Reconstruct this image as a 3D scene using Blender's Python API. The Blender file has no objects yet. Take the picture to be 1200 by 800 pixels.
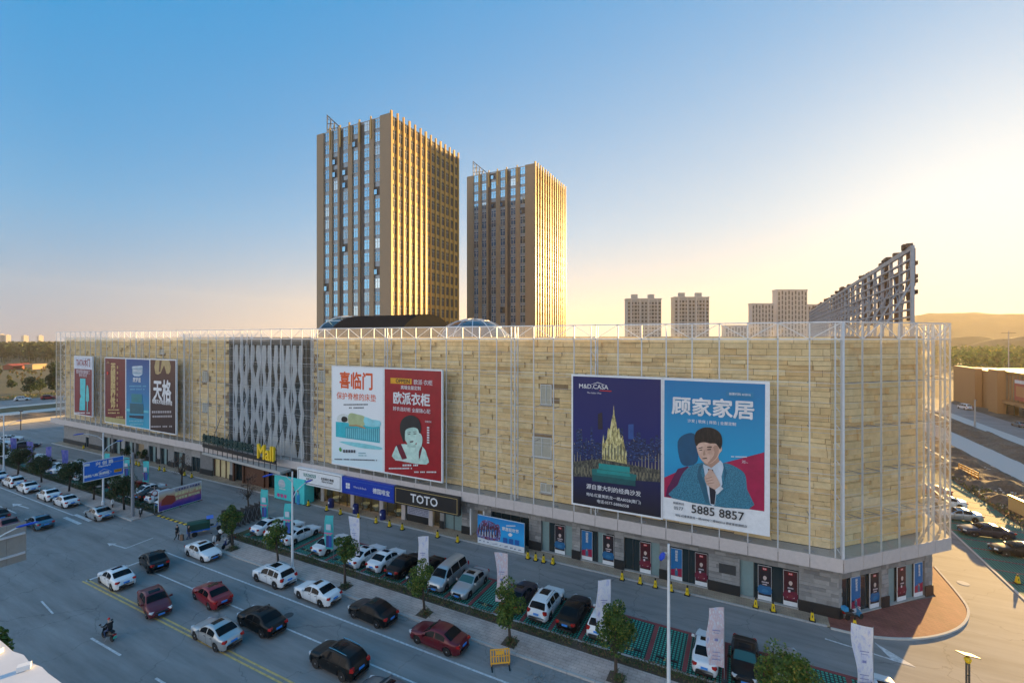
import bpy, bmesh, math, random
from mathutils import Vector, Matrix, Euler, noise
R = math.radians
random.seed(11)
sc = bpy.context.scene
COL = sc.collection
# ------------------------------------------------------------------ camera
cam = bpy.data.cameras.new('camera'); co = bpy.data.objects.new('camera', cam); COL.objects.link(co); sc.camera = co
cam.sensor_width = 36; cam.lens = 36 * 537 / 1200; cam.shift_y = -4 / 1200; cam.clip_start = .2; cam.clip_end = 12000
co.location = (0, 0, 23.3); co.rotation_euler = (R(90), 0, R(26.86))
# ------------------------------------------------------------------ sky + sun
SUN_EL, SUN_AZ = 8.0, 22.7
wd = bpy.data.worlds.new('World'); sc.world = wd; wd.use_nodes = True
nt = wd.node_tree; bg = nt.nodes['Background']
N = nt.nodes.new; L = nt.links.new
def wmath(op, a, b=None, c=None, clamp=False):
    n = N('ShaderNodeMath'); n.operation = op; n.use_clamp = clamp
    for i, v in enumerate((a, b, c)):
        if v is None: continue
        if isinstance(v, (int, float)): n.inputs[i].default_value = v
        else: L(v, n.inputs[i])
    return n.outputs[0]
def wmix(f, a, b):
    n = N('ShaderNodeMix'); n.data_type = 'RGBA'; n.clamp_factor = True
    for k, v in (('Factor', f), ('A', a), ('B', b)):
        if isinstance(v, (int, float)): n.inputs[k].default_value = v
        elif isinstance(v, tuple): n.inputs[k].default_value = (*v, 1)
        else: L(v, n.inputs[k])
    return n.outputs['Result']
sky = N('ShaderNodeTexSky'); sky.sky_type = 'NISHITA'; sky.sun_disc = False
sky.sun_elevation = R(SUN_EL); sky.sun_rotation = R(SUN_AZ); sky.air_density = 1.6; sky.dust_density = 0.0; sky.ozone_density = 3.0
hs = N('ShaderNodeHueSaturation'); hs.inputs['Saturation'].default_value = 1.5; hs.inputs['Value'].default_value = .75
L(sky.outputs[0], hs.inputs['Color'])
base = wmix(.94, hs.outputs[0], (.0 / .12, .068 / .12, .158 / .12))     # clear upper sky, levelled
tc = N('ShaderNodeTexCoord'); sx = N('ShaderNodeSeparateXYZ'); L(tc.outputs['Generated'], sx.inputs[0])
vd = N('ShaderNodeVectorMath'); vd.operation = 'DOT_PRODUCT'; L(tc.outputs['Generated'], vd.inputs[0])
vd.inputs[1].default_value = (math.sin(R(SUN_AZ)) * math.cos(R(SUN_EL)), math.cos(R(SUN_AZ)) * math.cos(R(SUN_EL)), math.sin(R(SUN_EL)))
dot = vd.outputs['Value']; zz = wmath('ABSOLUTE', sx.outputs[2]); dpos = wmath('MAXIMUM', dot, 0.0); dneg = wmath('MINIMUM', dot, 0.0)
kk = wmath('MULTIPLY_ADD', zz, 2.0, wmath('MULTIPLY_ADD', dpos, -3.6, 4.6))                               # haze layer is thicker towards the sun
hz = wmath('EXPONENT', wmath('MULTIPLY', wmath('MULTIPLY', zz, kk), -1.0))
side = wmath('SMOOTH_MIN', wmath('MAXIMUM', wmath('MULTIPLY_ADD', dot, 1.5, .17), 0.0), 1.0, .2)
zf = wmath('MULTIPLY', zz, 4.5, clamp=True)                               # the lowest air is rosy or golden, higher up it pales
hcol = wmix(side, wmix(zf, (.098 / .12, .093 / .12, .10 / .12), (.085 / .12, .135 / .12, .165 / .12)), wmix(zf, (.27 / .12, .205 / .12, .14 / .12), (.205 / .12, .21 / .12, .20 / .12)))
skyc = wmix(wmath('MULTIPLY', hz, .97), base, hcol)
bk = wmath('MULTIPLY', wmath('MULTIPLY', dneg, dneg), wmath('EXPONENT', wmath('MULTIPLY', zz, -.25)))   # pale warm glow added opposite the sun, out of view, to lift the shade
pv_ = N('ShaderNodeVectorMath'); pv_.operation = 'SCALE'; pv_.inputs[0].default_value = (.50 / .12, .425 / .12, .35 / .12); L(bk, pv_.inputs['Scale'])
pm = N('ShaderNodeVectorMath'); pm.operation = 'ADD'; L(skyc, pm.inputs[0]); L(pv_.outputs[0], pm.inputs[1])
glow = wmath('POWER', dpos, 26.0)
vs = N('ShaderNodeVectorMath'); vs.operation = 'SCALE'; vs.inputs[0].default_value = (.7, .5, .25); L(glow, vs.inputs['Scale'])
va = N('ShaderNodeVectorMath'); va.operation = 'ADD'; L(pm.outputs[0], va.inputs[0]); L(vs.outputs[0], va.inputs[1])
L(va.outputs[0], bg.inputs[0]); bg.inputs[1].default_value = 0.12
sun = bpy.data.lights.new('sun', 'SUN'); so = bpy.data.objects.new('sun', sun); COL.objects.link(so)
sun.energy = 4.0; sun.angle = R(.6); sun.color = (1, .62, .22)
so.rotation_euler = (R(90 - SUN_EL), 0, R(180 - SUN_AZ)); so.location = (60, 150, 60)
sc.view_settings.view_transform = 'Standard'; sc.view_settings.look = 'None'
sc.view_settings.exposure = 2.15; sc.view_settings.gamma = 1
sc.cycles.max_bounces = 7; sc.cycles.transparent_max_bounces = 16; sc.cycles.volume_bounces = 0
sc.cycles.use_denoising = True
# ------------------------------------------------------------------ mesh builder
class MB:
    def __init__(s): s.v = []; s.f = []; s.m = []
    def add(s, vs, fs, mi=0):
        k = len(s.v); s.v += [tuple(p) for p in vs]; s.f += [tuple(i + k for i in f) for f in fs]; s.m += [mi] * len(fs); return s
    def box(s, c, d, rz=0, mi=0, tap=1.0):
        x, y, z = d[0] / 2, d[1] / 2, d[2] / 2; vs = []
        cr, sr = math.cos(rz), math.sin(rz)
        for k in (-1, 1):
            t = tap if k > 0 else 1
            for i, j in ((-1, -1), (1, -1), (1, 1), (-1, 1)):
                a, b = i * x * t, j * y * t; vs.append((c[0] + a * cr - b * sr, c[1] + a * sr + b * cr, c[2] + k * z))
        return s.add(vs, [(3, 2, 1, 0), (4, 5, 6, 7), (0, 1, 5, 4), (1, 2, 6, 5), (2, 3, 7, 6), (3, 0, 4, 7)], mi)
    def bb(s, x0, x1, y0, y1, z0, z1, mi=0):
        return s.box(((x0 + x1) / 2, (y0 + y1) / 2, (z0 + z1) / 2), (x1 - x0, y1 - y0, z1 - z0), 0, mi)
    def tube(s, pts, r, n=6, mi=0, cap=True):
        rs = r if isinstance(r, (list, tuple)) else [r] * len(pts)
        P = [Vector(p) for p in pts]; vs = []
        for i, p in enumerate(P):
            t = (P[min(i + 1, len(P) - 1)] - P[max(i - 1, 0)]).normalized()
            a = t.cross(Vector((0, 0, 1)) if abs(t.z) < .9 else Vector((1, 0, 0))).normalized(); b = t.cross(a)
            for k in range(n):
                w = 2 * math.pi * (k + .5) / n; vs.append(p + (a * math.cos(w) + b * math.sin(w)) * rs[i])
        fs = [(i * n + k, i * n + (k + 1) % n, (i + 1) * n + (k + 1) % n, (i + 1) * n + k) for i in range(len(P) - 1) for k in range(n)]
        if cap: fs += [tuple(range(n - 1, -1, -1)), tuple((len(P) - 1) * n + k for k in range(n))]
        return s.add(vs, fs, mi)
    def prism(s, poly, z0, z1, mi=0):
        n = len(poly); vs = [(x, y, z0) for x, y in poly] + [(x, y, z1) for x, y in poly]
        return s.add(vs, [tuple(range(n - 1, -1, -1)), tuple(range(n, 2 * n))] + [(i, (i + 1) % n, n + (i + 1) % n, n + i) for i in range(n)], mi)
    def lathe(s, prof, c=(0, 0, 0), n=12, mi=0, ax='z'):
        vs = []
        for r, h in prof:
            for k in range(n):
                w = 2 * math.pi * k / n; a, b = r * math.cos(w), r * math.sin(w)
                vs.append((c[0] + a, c[1] + b, c[2] + h) if ax == 'z' else ((c[0] + a, c[1] + h, c[2] + b) if ax == 'y' else (c[0] + h, c[1] + a, c[2] + b)))
        m = len(prof)
        fs = [(i * n + k, i * n + (k + 1) % n, (i + 1) * n + (k + 1) % n, (i + 1) * n + k) for i in range(m - 1) for k in range(n)]
        fs += [tuple(range(n - 1, -1, -1)), tuple((m - 1) * n + k for k in range(n))]
        return s.add(vs, fs, mi)
    def grid(s, rows, mi=0, closed=False):
        n = len(rows[0]); vs = [p for r in rows for p in r]
        fs = [(i * n + k, i * n + (k + 1) % n, (i + 1) * n + (k + 1) % n, (i + 1) * n + k) for i in range(len(rows) - 1) for k in range(n if closed else n - 1)]
        return s.add(vs, fs, mi)
    def mesh(s, name, mats, smooth=False):
        me = bpy.data.meshes.new(name); me.from_pydata(s.v, [], s.f)
        mats = mats if isinstance(mats, (list, tuple)) else [mats]
        for m in mats: me.materials.append(M[m] if isinstance(m, str) else m)
        if len(mats) > 1: me.polygons.foreach_set('material_index', s.m)
        if smooth: me.polygons.foreach_set('use_smooth', [True] * len(s.f))
        me.update(); return me
    def build(s, name, mats, parent=None, smooth=False, world=False):
        if world and parent is not None:
            o = Vector(parent.location)
            if parent.parent: o = o + parent.parent.location
            s.v = [(p[0] - o.x, p[1] - o.y, p[2] - o.z) for p in s.v]
        return link(name, s.mesh(name, mats, smooth), parent)
def link(name, data, parent=None):
    o = bpy.data.objects.new(name, data); COL.objects.link(o)
    if parent is not None: o.parent = parent
    return o
def tag(o, label=None, cat=None, group=None, kind=None):
    if label: o['label'] = label
    if cat: o['category'] = cat
    if group: o['group'] = group
    if kind: o['kind'] = kind
    return o
def thing(name, label, cat, loc=(0, 0, 0), rz=0, group=None):
    o = bpy.data.objects.new(name, None); COL.objects.link(o); o.location = loc; o.rotation_euler = (0, 0, rz); o.empty_display_size = .3
    return tag(o, label, cat, group)
def clone(root, loc, rz=0, label=None, mats=None):
    """a copy of a thing with its parts and sub-parts; mats maps a part name to one material"""
    def cp(o, par):
        c = o.copy(); COL.objects.link(c); c.parent = par
        base_name = o.name.split('.')[0]
        if mats and base_name in mats and c.type == 'MESH':
            c.material_slots[0].link = 'OBJECT'; c.material_slots[0].material = M[mats[base_name]]
        for ch in list(kids.get(o.name, ())): cp(ch, c)
        return c
    kids = {}
    def walk(o):
        kids[o.name] = list(o.children)
        for ch in o.children: walk(ch)
    walk(root)
    r = cp(root, None); r.location = loc; r.rotation_euler = (0, 0, rz)
    if label: r['label'] = label
    return r
def struct(name, mb, m, parent=None, smooth=False):
    o = mb.build(name, m, parent, smooth)
    if parent is None: tag(o, kind='structure')
    return o
def pieces(name, items, mats, parent, limit=300, key=None, world=True):
    """items: list of MB (nearest first when key sorts); the first `limit` become parts, the rest one stuff part"""
    if key: items = sorted(items, key=key)
    off = Vector((0, 0, 0))
    if world: off = Vector(parent.location) + (Vector(parent.parent.location) if parent.parent else Vector((0, 0, 0)))
    for it in items[:limit]:
        it.v = [(p[0] - off.x, p[1] - off.y, p[2] - off.z) for p in it.v]; link(name, it.mesh(name, mats), parent)
    rest = MB()
    for it in items[limit:]:
        k = len(rest.v); rest.v += [(p[0] - off.x, p[1] - off.y, p[2] - off.z) for p in it.v]
        rest.f += [tuple(i + k for i in f) for f in it.f]; rest.m += it.m
    if rest.v: tag(rest.build('distant_' + name + 's', mats, parent), kind='stuff')
# ------------------------------------------------------------------ materials
M = {}
class NB:
    """small node helper"""
    def __init__(s, name):
        m = bpy.data.materials.new(name); m.use_nodes = True; s.mat = m; s.t = m.node_tree
        s.bs = s.t.nodes['Principled BSDF']; s.out = s.t.nodes['Material Output']; M[name] = m
    def n(s, typ, **kw):
        x = s.t.nodes.new('ShaderNode' + typ)
        for k, v in kw.items(): setattr(x, k, v)
        return x
    def l(s, a, b): s.t.links.new(a, b)
    def coord(s, kind='Object', scale=None):
        c = s.n('TexCoord').outputs[kind]
        if scale is None: return c
        mp = s.n('Mapping'); mp.inputs['Scale'].default_value = scale; s.l(c, mp.inputs[0]); return mp.outputs[0]
    def noise(s, scale, detail=4, rough=.55, co=None, dim=None):
        x = s.n('TexNoise'); x.inputs['Scale'].default_value = scale; x.inputs['Detail'].default_value = detail; x.inputs['Roughness'].default_value = rough
        if co is not None: s.l(co, x.inputs['Vector'])
        return x.outputs[0]
    def ramp(s, f, stops):
        r = s.n('ValToRGB'); e = r.color_ramp.elements
        while len(e) < len(stops): e.new(.5)
        for q, (p, c) in zip(e, stops):
            q.position = p; q.color = (*c, 1) if isinstance(c, tuple) else (c, c, c, 1)
        s.l(f, r.inputs[0]); return r.outputs[0]
    def mix(s, f, a, b, mode='MIX'):
        x = s.n('Mix', data_type='RGBA', blend_type=mode)
        for k, v in (('Factor', f), ('A', a), ('B', b)):
            if isinstance(v, (int, float)): x.inputs[k].default_value = v
            elif isinstance(v, tuple): x.inputs[k].default_value = (*v, 1)
            else: s.l(v, x.inputs[k])
        return x.outputs['Result']
    def math(s, op, a, b=0.0, c=0.0):
        x = s.n('Math', operation=op)
        for i, v in enumerate((a, b, c)):
            if isinstance(v, (int, float)): x.inputs[i].default_value = v
            else: s.l(v, x.inputs[i])
        return x.outputs[0]
    def set(s, col=None, rough=None, metal=None, bump=None, bstr=.3, bdist=.02, **kw):
        for k, v in (('Base Color', col), ('Roughness', rough), ('Metallic', metal)):
            if v is None: continue
            if isinstance(v, tuple): s.bs.inputs[k].default_value = (*v, 1)
            elif isinstance(v, (int, float)): s.bs.inputs[k].default_value = v
            else: s.l(v, s.bs.inputs[k])
        for k, v in kw.items(): s.bs.inputs[k].default_value = v
        if bump is not None:
            b = s.n('Bump'); b.inputs['Strength'].default_value = bstr; b.inputs['Distance'].default_value = bdist; s.l(bump, b.inputs['Height']); s.l(b.outputs[0], s.bs.inputs['Normal'])
        return s.mat
def plain(name, col, rough=.6, metal=0, var=.12, scale=3.0, **kw):
    b = NB(name)
    nz = b.noise(scale, 5, .6, b.coord())
    c = b.mix(1.0, tuple(col), b.ramp(nz, [(.3, 1 - var), (.7, 1 + var * .4 if 1 + var * .4 <= 1 else 1.0)]), 'MULTIPLY')
    return b.set(c, rough, metal, **kw)
for nm, c, r, mt in [
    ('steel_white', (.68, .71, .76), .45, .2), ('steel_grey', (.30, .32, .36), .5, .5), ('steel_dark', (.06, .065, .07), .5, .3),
    ('white_paint', (.78, .79, .80), .45, 0), ('board_white', (.80, .81, .83), .5, 0), ('black', (.012, .012, .014), .5, 0),
    ('plinth_dark', (.022, .024, .027), .35, 0), ('concrete_fascia', (.56, .50, .48), .6, 0), ('concrete', (.42, .41, .39), .8, 0),
    ('concrete_pale', (.55, .53, .49), .85, 0), ('roof_deck', (.32, .31, .30), .85, 0), ('curtain_teal', (.20, .30, .31), .5, 0),
    ('rubber', (.012, .012, .013), .75, 0), ('rim', (.55, .56, .58), .28, .85), ('plastic_dark', (.02, .021, .023), .45, 0),
    ('plate_blue', (.05, .28, .78), .4, 0), ('lamp_red', (.42, .012, .012), .2, 0), ('lamp_clear', (.70, .73, .76), .12, .2),
    ('chrome', (.75, .76, .78), .15, 1), ('yellow_plastic', (.85, .56, .01), .45, 0), ('orange_plastic', (.85, .36, .01), .45, 0),
    ('sign_blue', (.01, .16, .66), .4, 0), ('lamp_blue', (.01, .07, .55), .35, 0), ('bin_blue', (.008, .02, .14), .4, 0),
    ('white_line', (.52, .54, .55), .7, 0), ('yellow_line', (.55, .40, .12), .7, 0), ('bark', (.07, .052, .04), .9, 0),
    ('kerb_stone', (.46, .44, .42), .85, 0), ('soil', (.10, .072, .05), .95, 0), ('teal_print', (.06, .62, .62), .55, 0),
    ('green_tarp', (.012, .07, .045), .6, 0), ('skin', (.55, .34, .25), .55, 0), ('cloth_black', (.012, .013, .016), .8, 0),
    ('cloth_brown', (.20, .12, .08), .8, 0), ('cloth_blue', (.03, .06, .14), .8, 0), ('helmet_red', (.62, .012, .02), .25, 0), ('letter_green', (.012, .05, .045), .4, 0),
    ('letter_amber', (.92, .60, .02), .4, 0), ('foam', (.62, .42, .16), .8, 0), ('membrane', (.62, .64, .68), .7, 0),
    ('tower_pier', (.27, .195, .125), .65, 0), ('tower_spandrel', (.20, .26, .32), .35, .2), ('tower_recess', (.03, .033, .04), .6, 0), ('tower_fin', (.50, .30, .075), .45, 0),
    ('tower_sill', (.50, .48, .44), .6, 0), ('apartment_wall', (.36, .345, .33), .8, 0), ('apartment_pale', (.50, .45, .42), .8, 0),
    ('brown_mall', (.42, .21, .08), .75, 0), ('shed_red', (.26, .045, .025), .7, 0), ('shed_cream', (.70, .58, .32), .7, 0),
    ('red_print', (.34, .008, .014), .5, 0), ('interior_warm', (.30, .22, .13), .7, 0), ('interior_dark', (.03, .03, .032), .8, 0), ('brown_wood', (.12, .05, .028), .5, 0),
    ('screen_panel', (.50, .53, .57), .5, .1), ('blind', (.50, .48, .40), .7, 0), ('back_board', (.34, .32, .29), .7, 0), ('gold_print', (.72, .52, .20), .5, 0),
    ]:
    plain(nm, c, r, mt)
def flat(name, col, rough=.5, **kw):
    if name not in M: NB(name).set(tuple(col), rough, **kw)
    return name
# car paints
def paint(name, col, metal=.3, coat=.42):
    b = NB(name); b.set(tuple(col), .36, metal, **{'Coat Weight': coat, 'Coat Roughness': .05, 'Specular IOR Level': coat * .8})
paint('paint_white', (.74, .75, .76), 0); paint('paint_black', (.004, .005, .006), 0, .22); paint('paint_red', (.26, .008, .016), .2); paint('paint_maroon', (.13, .006, .014), .2)
paint('paint_silver', (.45, .47, .48), .6); paint('paint_blue', (.06, .16, .24), .5); paint('paint_navy', (.012, .018, .04), .3); paint('paint_grey', (.16, .17, .18), .5)
NB('car_glass').set((.006, .009, .012), .04, 0, **{'Specular IOR Level': .1})
NB('car_glass_green').set((.03, .10, .095), .05, 0, **{'Specular IOR Level': .5})
NB('window_glass').set((.02, .035, .05), .05, 0, **{'Specular IOR Level': 1.0, 'Coat Weight': .6, 'Coat Roughness': .03})
NB('shop_glass').set((.016, .03, .036), .06, 0, **{'Specular IOR Level': .7})
b = NB('tower_glass'); c = b.ramp(b.n('ObjectInfo').outputs['Random'], [(.0, (.09, .25, .42)), (.5, (.15, .36, .55)), (.85, (.07, .16, .25)), (1.0, (.36, .48, .56))])
b.set(c, .06, .85)
# mall skin: thin clear glass with a little dust; reflection by angle, the same from both sides
def sheet_glass(name, tint, rough, dust, base_r=.045):
    b = NB(name); ge = b.n('NewGeometry'); dp = b.n('VectorMath', operation='DOT_PRODUCT'); b.l(ge.outputs['Incoming'], dp.inputs[0]); b.l(ge.outputs['Normal'], dp.inputs[1])
    f5 = b.math('POWER', b.math('SUBTRACT', 1.0, b.math('ABSOLUTE', dp.outputs['Value'])), 3.6)
    F = b.math('MULTIPLY_ADD', f5, .9, base_r)
    tr = b.n('BsdfTransparent'); tr.inputs[0].default_value = (*tint, 1); gl = b.n('BsdfGlossy'); gl.inputs['Roughness'].default_value = rough
    src = tr.outputs[0]
    if dust:
        d1 = b.n('BsdfTranslucent'); d1.inputs[0].default_value = (.85, .78, .66, 1); d2 = b.n('BsdfDiffuse'); d2.inputs[0].default_value = (.85, .83, .80, 1); dz = b.n('MixShader'); dz.inputs[0].default_value = .5; b.l(d1.outputs[0], dz.inputs[1]); b.l(d2.outputs[0], dz.inputs[2]); nz = b.noise(.35, 5, .6, b.coord())
        m0 = b.n('MixShader'); b.l(b.ramp(nz, [(.3, dust * .5), (.8, dust * 1.4)]), m0.inputs[0]); b.l(src, m0.inputs[1]); b.l(dz.outputs[0], m0.inputs[2]); src = m0.outputs[0]
    m1 = b.n('MixShader'); b.l(F, m1.inputs[0]); b.l(src, m1.inputs[1]); b.l(gl.outputs[0], m1.inputs[2]); b.l(m1.outputs[0], b.out.inputs['Surface'])
sheet_glass('skin_glass', (.95, .96, .96), .03, .10, .06); sheet_glass('clear_glass', (.66, .75, .75), .03, 0, .06)
# asphalt
b = NB('asphalt'); oc = b.coord()
big = b.noise(.11, 6, .62, oc); fine = b.noise(38, 3, .7, oc); st = b.noise(.6, 5, .65, b.coord(scale=(.18, 1.6, 1)))
c = b.ramp(big, [(.28, (.16, .156, .15)), (.5, (.25, .243, .235)), (.75, (.34, .328, .315))])
c = b.mix(.6, c, b.ramp(st, [(.3, (.16, .156, .152)), (.7, (.36, .348, .335))]))
c = b.mix(.5, c, b.ramp(fine, [(.3, .62), (.75, 1.0)]), 'MULTIPLY')
vo = b.n('TexVoronoi', feature='DISTANCE_TO_EDGE'); vo.inputs['Scale'].default_value = .14; wv = b.mix(.08, oc, b.n('TexNoise').outputs['Color']); b.l(oc, vo.inputs['Vector'])
nz2 = b.n('TexNoise'); nz2.inputs['Scale'].default_value = .9; nz2.inputs['Detail'].default_value = 5; b.l(oc, nz2.inputs['Vector'])
warp = b.n('VectorMath', operation='MULTIPLY_ADD'); b.l(nz2.outputs['Color'], warp.inputs[0]); warp.inputs[1].default_value = (1.6, 1.6, 0); b.l(oc, warp.inputs[2]); b.l(warp.outputs[0], vo.inputs['Vector'])
c = b.mix(b.ramp(vo.outputs['Distance'], [(.0, .5), (.005, .0)]), c, (.035, .036, .038))
sp_ = b.noise(1.3, 6, .7, b.coord(scale=(.5, 1.2, 1))); c = b.mix(b.ramp(sp_, [(.66, .0), (.74, .55)]), c, (.06, .058, .056))
b.set(c, .82, 0, bump=fine, bstr=.35, bdist=.006)
# paving
def brickmat(name, c1, c2, mor, w, h, ms, rough=.8, rot=0, var=.25, sq=1.0, off=.5):
    b = NB(name); mp = b.n('Mapping'); mp.inputs['Rotation'].default_value = (0, 0, rot); b.l(b.coord(), mp.inputs[0])
    br = b.n('TexBrick'); br.offset = off; br.inputs['Scale'].default_value = 1; br.inputs['Brick Width'].default_value = w; br.inputs['Row Height'].default_value = h
    br.inputs['Mortar Size'].default_value = ms; br.inputs['Mortar Smooth'].default_value = .2
    br.inputs['Color1'].default_value = (*c1, 1); br.inputs['Color2'].default_value = (*c2, 1); br.inputs['Mortar'].default_value = (*mor, 1)
    b.l(mp.outputs[0], br.inputs[0])
    nz = b.noise(.5, 6, .65, mp.outputs[0]); c = b.mix(1.0, br.outputs['Color'], b.ramp(nz, [(.25, 1 - 2 * var), (.7, 1.0)]), 'MULTIPLY')
    b.set(c, rough, 0, bump=br.outputs['Fac'], bstr=-.3, bdist=.01)
brickmat('pavement_tile', (.58, .44, .38), (.64, .50, .43), (.30, .24, .21), .6, .3, .012)
brickmat('apron_tile', (.52, .41, .28), (.46, .34, .25), (.22, .18, .15), .4, .2, .012)
brickmat('red_brick', (.30, .085, .065), (.36, .12, .09), (.16, .07, .06), .4, .2, .014, rot=R(45))
brickmat('lane_red', (.38, .075, .08), (.32, .06, .065), (.12, .04, .04), .2, .1, .012)
brickmat('green_paver', (.03, .36, .27), (.04, .42, .31), (.008, .03, .028), .25, .25, .055, var=.15, off=0.0)
brickmat('plaza_tile', (.19, .20, .21), (.23, .235, .24), (.12, .12, .125), 1.2, .6, .02)
# stone, random by island/object
def stone(name, stops, rough=.8, sc_=1.5, bs_=.5):
    b = NB(name); g = b.n('NewGeometry').outputs['Random Per Island']; oi = b.n('ObjectInfo').outputs['Random']
    rnd = b.math('FRACT', b.math('ADD', g, oi)); c = b.ramp(rnd, stops)
    nz = b.noise(sc_, 7, .65, b.coord()); c = b.mix(1.0, c, b.ramp(nz, [(.25, .72), (.65, 1.0)]), 'MULTIPLY')
    b.set(c, rough, 0, bump=b.noise(sc_ * 4, 5, .6, b.coord()), bstr=bs_, bdist=.03)
stone('buff_stone', [(.0, (.80, .55, .25)), (.12, (.88, .63, .30)), (.5, (.94, .70, .35)), (.8, (.97, .76, .42)), (1.0, (.86, .60, .27))])
stone('grey_stone', [(.0, (.20, .20, .205)), (.4, (.28, .28, .28)), (.8, (.36, .355, .35)), (1.0, (.24, .24, .24))])
b = NB('buff_wall'); oc = b.coord(); nz = b.noise(.4, 6, .6, oc); b.set(b.ramp(nz, [(.3, (.22, .13, .05)), (.7, (.32, .20, .085))]), .85)
b = NB('dry_ground'); oc = b.coord(); n1 = b.noise(.02, 8, .68, oc); n2 = b.noise(.5, 6, .65, oc)
c = b.ramp(n1, [(.32, (.065, .075, .028)), (.46, (.14, .115, .05)), (.56, (.10, .10, .04)), (.7, (.22, .155, .085))])
b.set(b.mix(1.0, c, b.ramp(n2, [(.3, .5), (.7, 1.0)]), 'MULTIPLY'), .95, bump=n2, bstr=.6, bdist=.2)
b = NB('earth'); oc = b.coord(); n1 = b.noise(.16, 8, .7, oc); n2 = b.noise(2.2, 6, .65, oc)
c = b.ramp(n1, [(.3, (.075, .058, .045)), (.5, (.16, .125, .095)), (.72, (.25, .20, .155))])
b.set(b.mix(1.0, c, b.ramp(n2, [(.3, .45), (.7, 1.0)]), 'MULTIPLY'), .95, bump=n2, bstr=.9, bdist=.15)
def leafmat(name, stops):
    b = NB(name); g = b.n('NewGeometry').outputs['Random Per Island']; c = b.ramp(g, stops); b.set(c, .55, 0)
    dif = b.n('BsdfTranslucent'); b.l(c, dif.inputs[0]); ms = b.n('MixShader'); ms.inputs[0].default_value = .28; b.l(b.bs.outputs[0], ms.inputs[1]); b.l(dif.outputs[0], ms.inputs[2]); b.l(ms.outputs[0], b.out.inputs['Surface'])
leafmat('leaf_green', [(.0, (.022, .065, .012)), (.5, (.05, .12, .02)), (.85, (.11, .19, .03)), (1.0, (.30, .26, .03))])
leafmat('leaf_dark', [(.0, (.014, .035, .012)), (.6, (.03, .065, .02)), (1.0, (.06, .10, .03))])
leafmat('leaf_bright', [(.0, (.03, .08, .012)), (.5, (.08, .15, .02)), (.9, (.15, .22, .03)), (1.0, (.32, .24, .03))])
leafmat('leaf_hedge', [(.0, (.035, .075, .018)), (.5, (.085, .12, .035)), (.8, (.19, .15, .06)), (1.0, (.24, .11, .06))])
leafmat('leaf_wood', [(.0, (.008, .025, .008)), (.6, (.016, .045, .014)), (1.0, (.035, .065, .02))])
NB('matte_dark').set((.02, .021, .023), .9, 0, **{'Specular IOR Level': 0.0})
NB('side_glass').set((.04, .045, .05), .38, 0, **{'Specular IOR Level': .25})
leafmat('leaf_red', [(.0, (.06, .03, .022)), (.6, (.10, .05, .035)), (1.0, (.15, .08, .05))])
# ------------------------------------------------------------------ the ground and its surfaces
def sheet(name, poly, z, m, thick=None):
    b = MB()
    if thick: b.prism(poly, z - thick, z)
    else: b.add([(x, y, z) for x, y in poly], [tuple(range(len(poly)))])
    return struct(name, b, m)
def rect(x0, x1, y0, y1): return [(x0, y0), (x1, y0), (x1, y1), (x0, y1)]
b = MB()
rows = []
for i in range(61):
    rr = 0 if i == 0 else 6 * (1.118 ** i); rows.append([(-40 + rr * math.cos(2 * math.pi * k / 72), 60 + rr * math.sin(2 * math.pi * k / 72), -.06) for k in range(72)])
b.grid(rows, closed=True); struct('ground', b, 'dry_ground')
sheet('main_road', rect(-420, 60, -40, 30.1), 0, 'asphalt')
lane = rect(-137.5, 22.3, 38.8, 44.45); sheet('service_lane', lane, -.002, 'asphalt')
sheet('junction', rect(14.2, 60, 30.1, 38.8), -.002, 'asphalt')
sheet('junction_mouth', rect(22.3, 60, 38.8, 44.0), -.003, 'asphalt')
sheet('side_road', rect(8, 22.3, 44.45, 240), -.003, 'asphalt')
sheet('entrance_drive', rect(-69.5, -54, 30.1, 38.8), .002, 'asphalt')
sheet('side_car_park', rect(22.3, 30.5, 44.0, 130), -.003, 'green_paver')
sheet('far_car_park', rect(-176, -137.5, 30.1, 76), -.004, 'asphalt')
PV = 'pavement_tile'
sheet('pavement', rect(-54, 14.2, 30.3, 32.6), .13, PV, .16)
sheet('pavement.001', rect(-176, -69.5, 30.3, 32.6), .13, PV, .16)
sheet('planting_strip', rect(-54, 10.5, 32.62, 33.62), .1, 'soil', .13)
sheet('planting_strip.001', rect(-128, -69.5, 32.62, 33.62), .1, 'soil', .13)
st_e = MB(); st_e.bb(-54, 10.5, 33.62, 33.78, -.03, .14); st_e.bb(-128, -69.5, 33.62, 33.78, -.03, .14); struct('bed_edging', st_e, 'kerb_stone')
sheet('parking_bays', rect(-53, 9.8, 33.78, 38.8), .004, 'green_paver')
sheet('parking_bays.001', rect(-128, -69.5, 33.78, 38.8), .004, 'green_paver')
# red bay dividers and borders
BAY0 = -3.75; PITCH = 2.53
bm = MB()
for k in range(-5, 20):
    x = BAY0 - PITCH * k
    if -53 < x < 9.6: bm.bb(x - .16, x + .16, 34.0, 38.5, -.02, .009)
for k in range(23): bm.bb(-70.6 - PITCH * k - .16, -70.6 - PITCH * k + .16, 34.0, 38.5, -.02, .009)
bm.bb(-53, 9.8, 38.52, 38.78, -.02, .0085); bm.bb(-53, 9.8, 33.8, 33.98, -.02, .0085); bm.bb(-128, -69.5, 38.52, 38.78, -.02, .0085)
struct('bay_markings', bm, 'lane_red')
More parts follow.
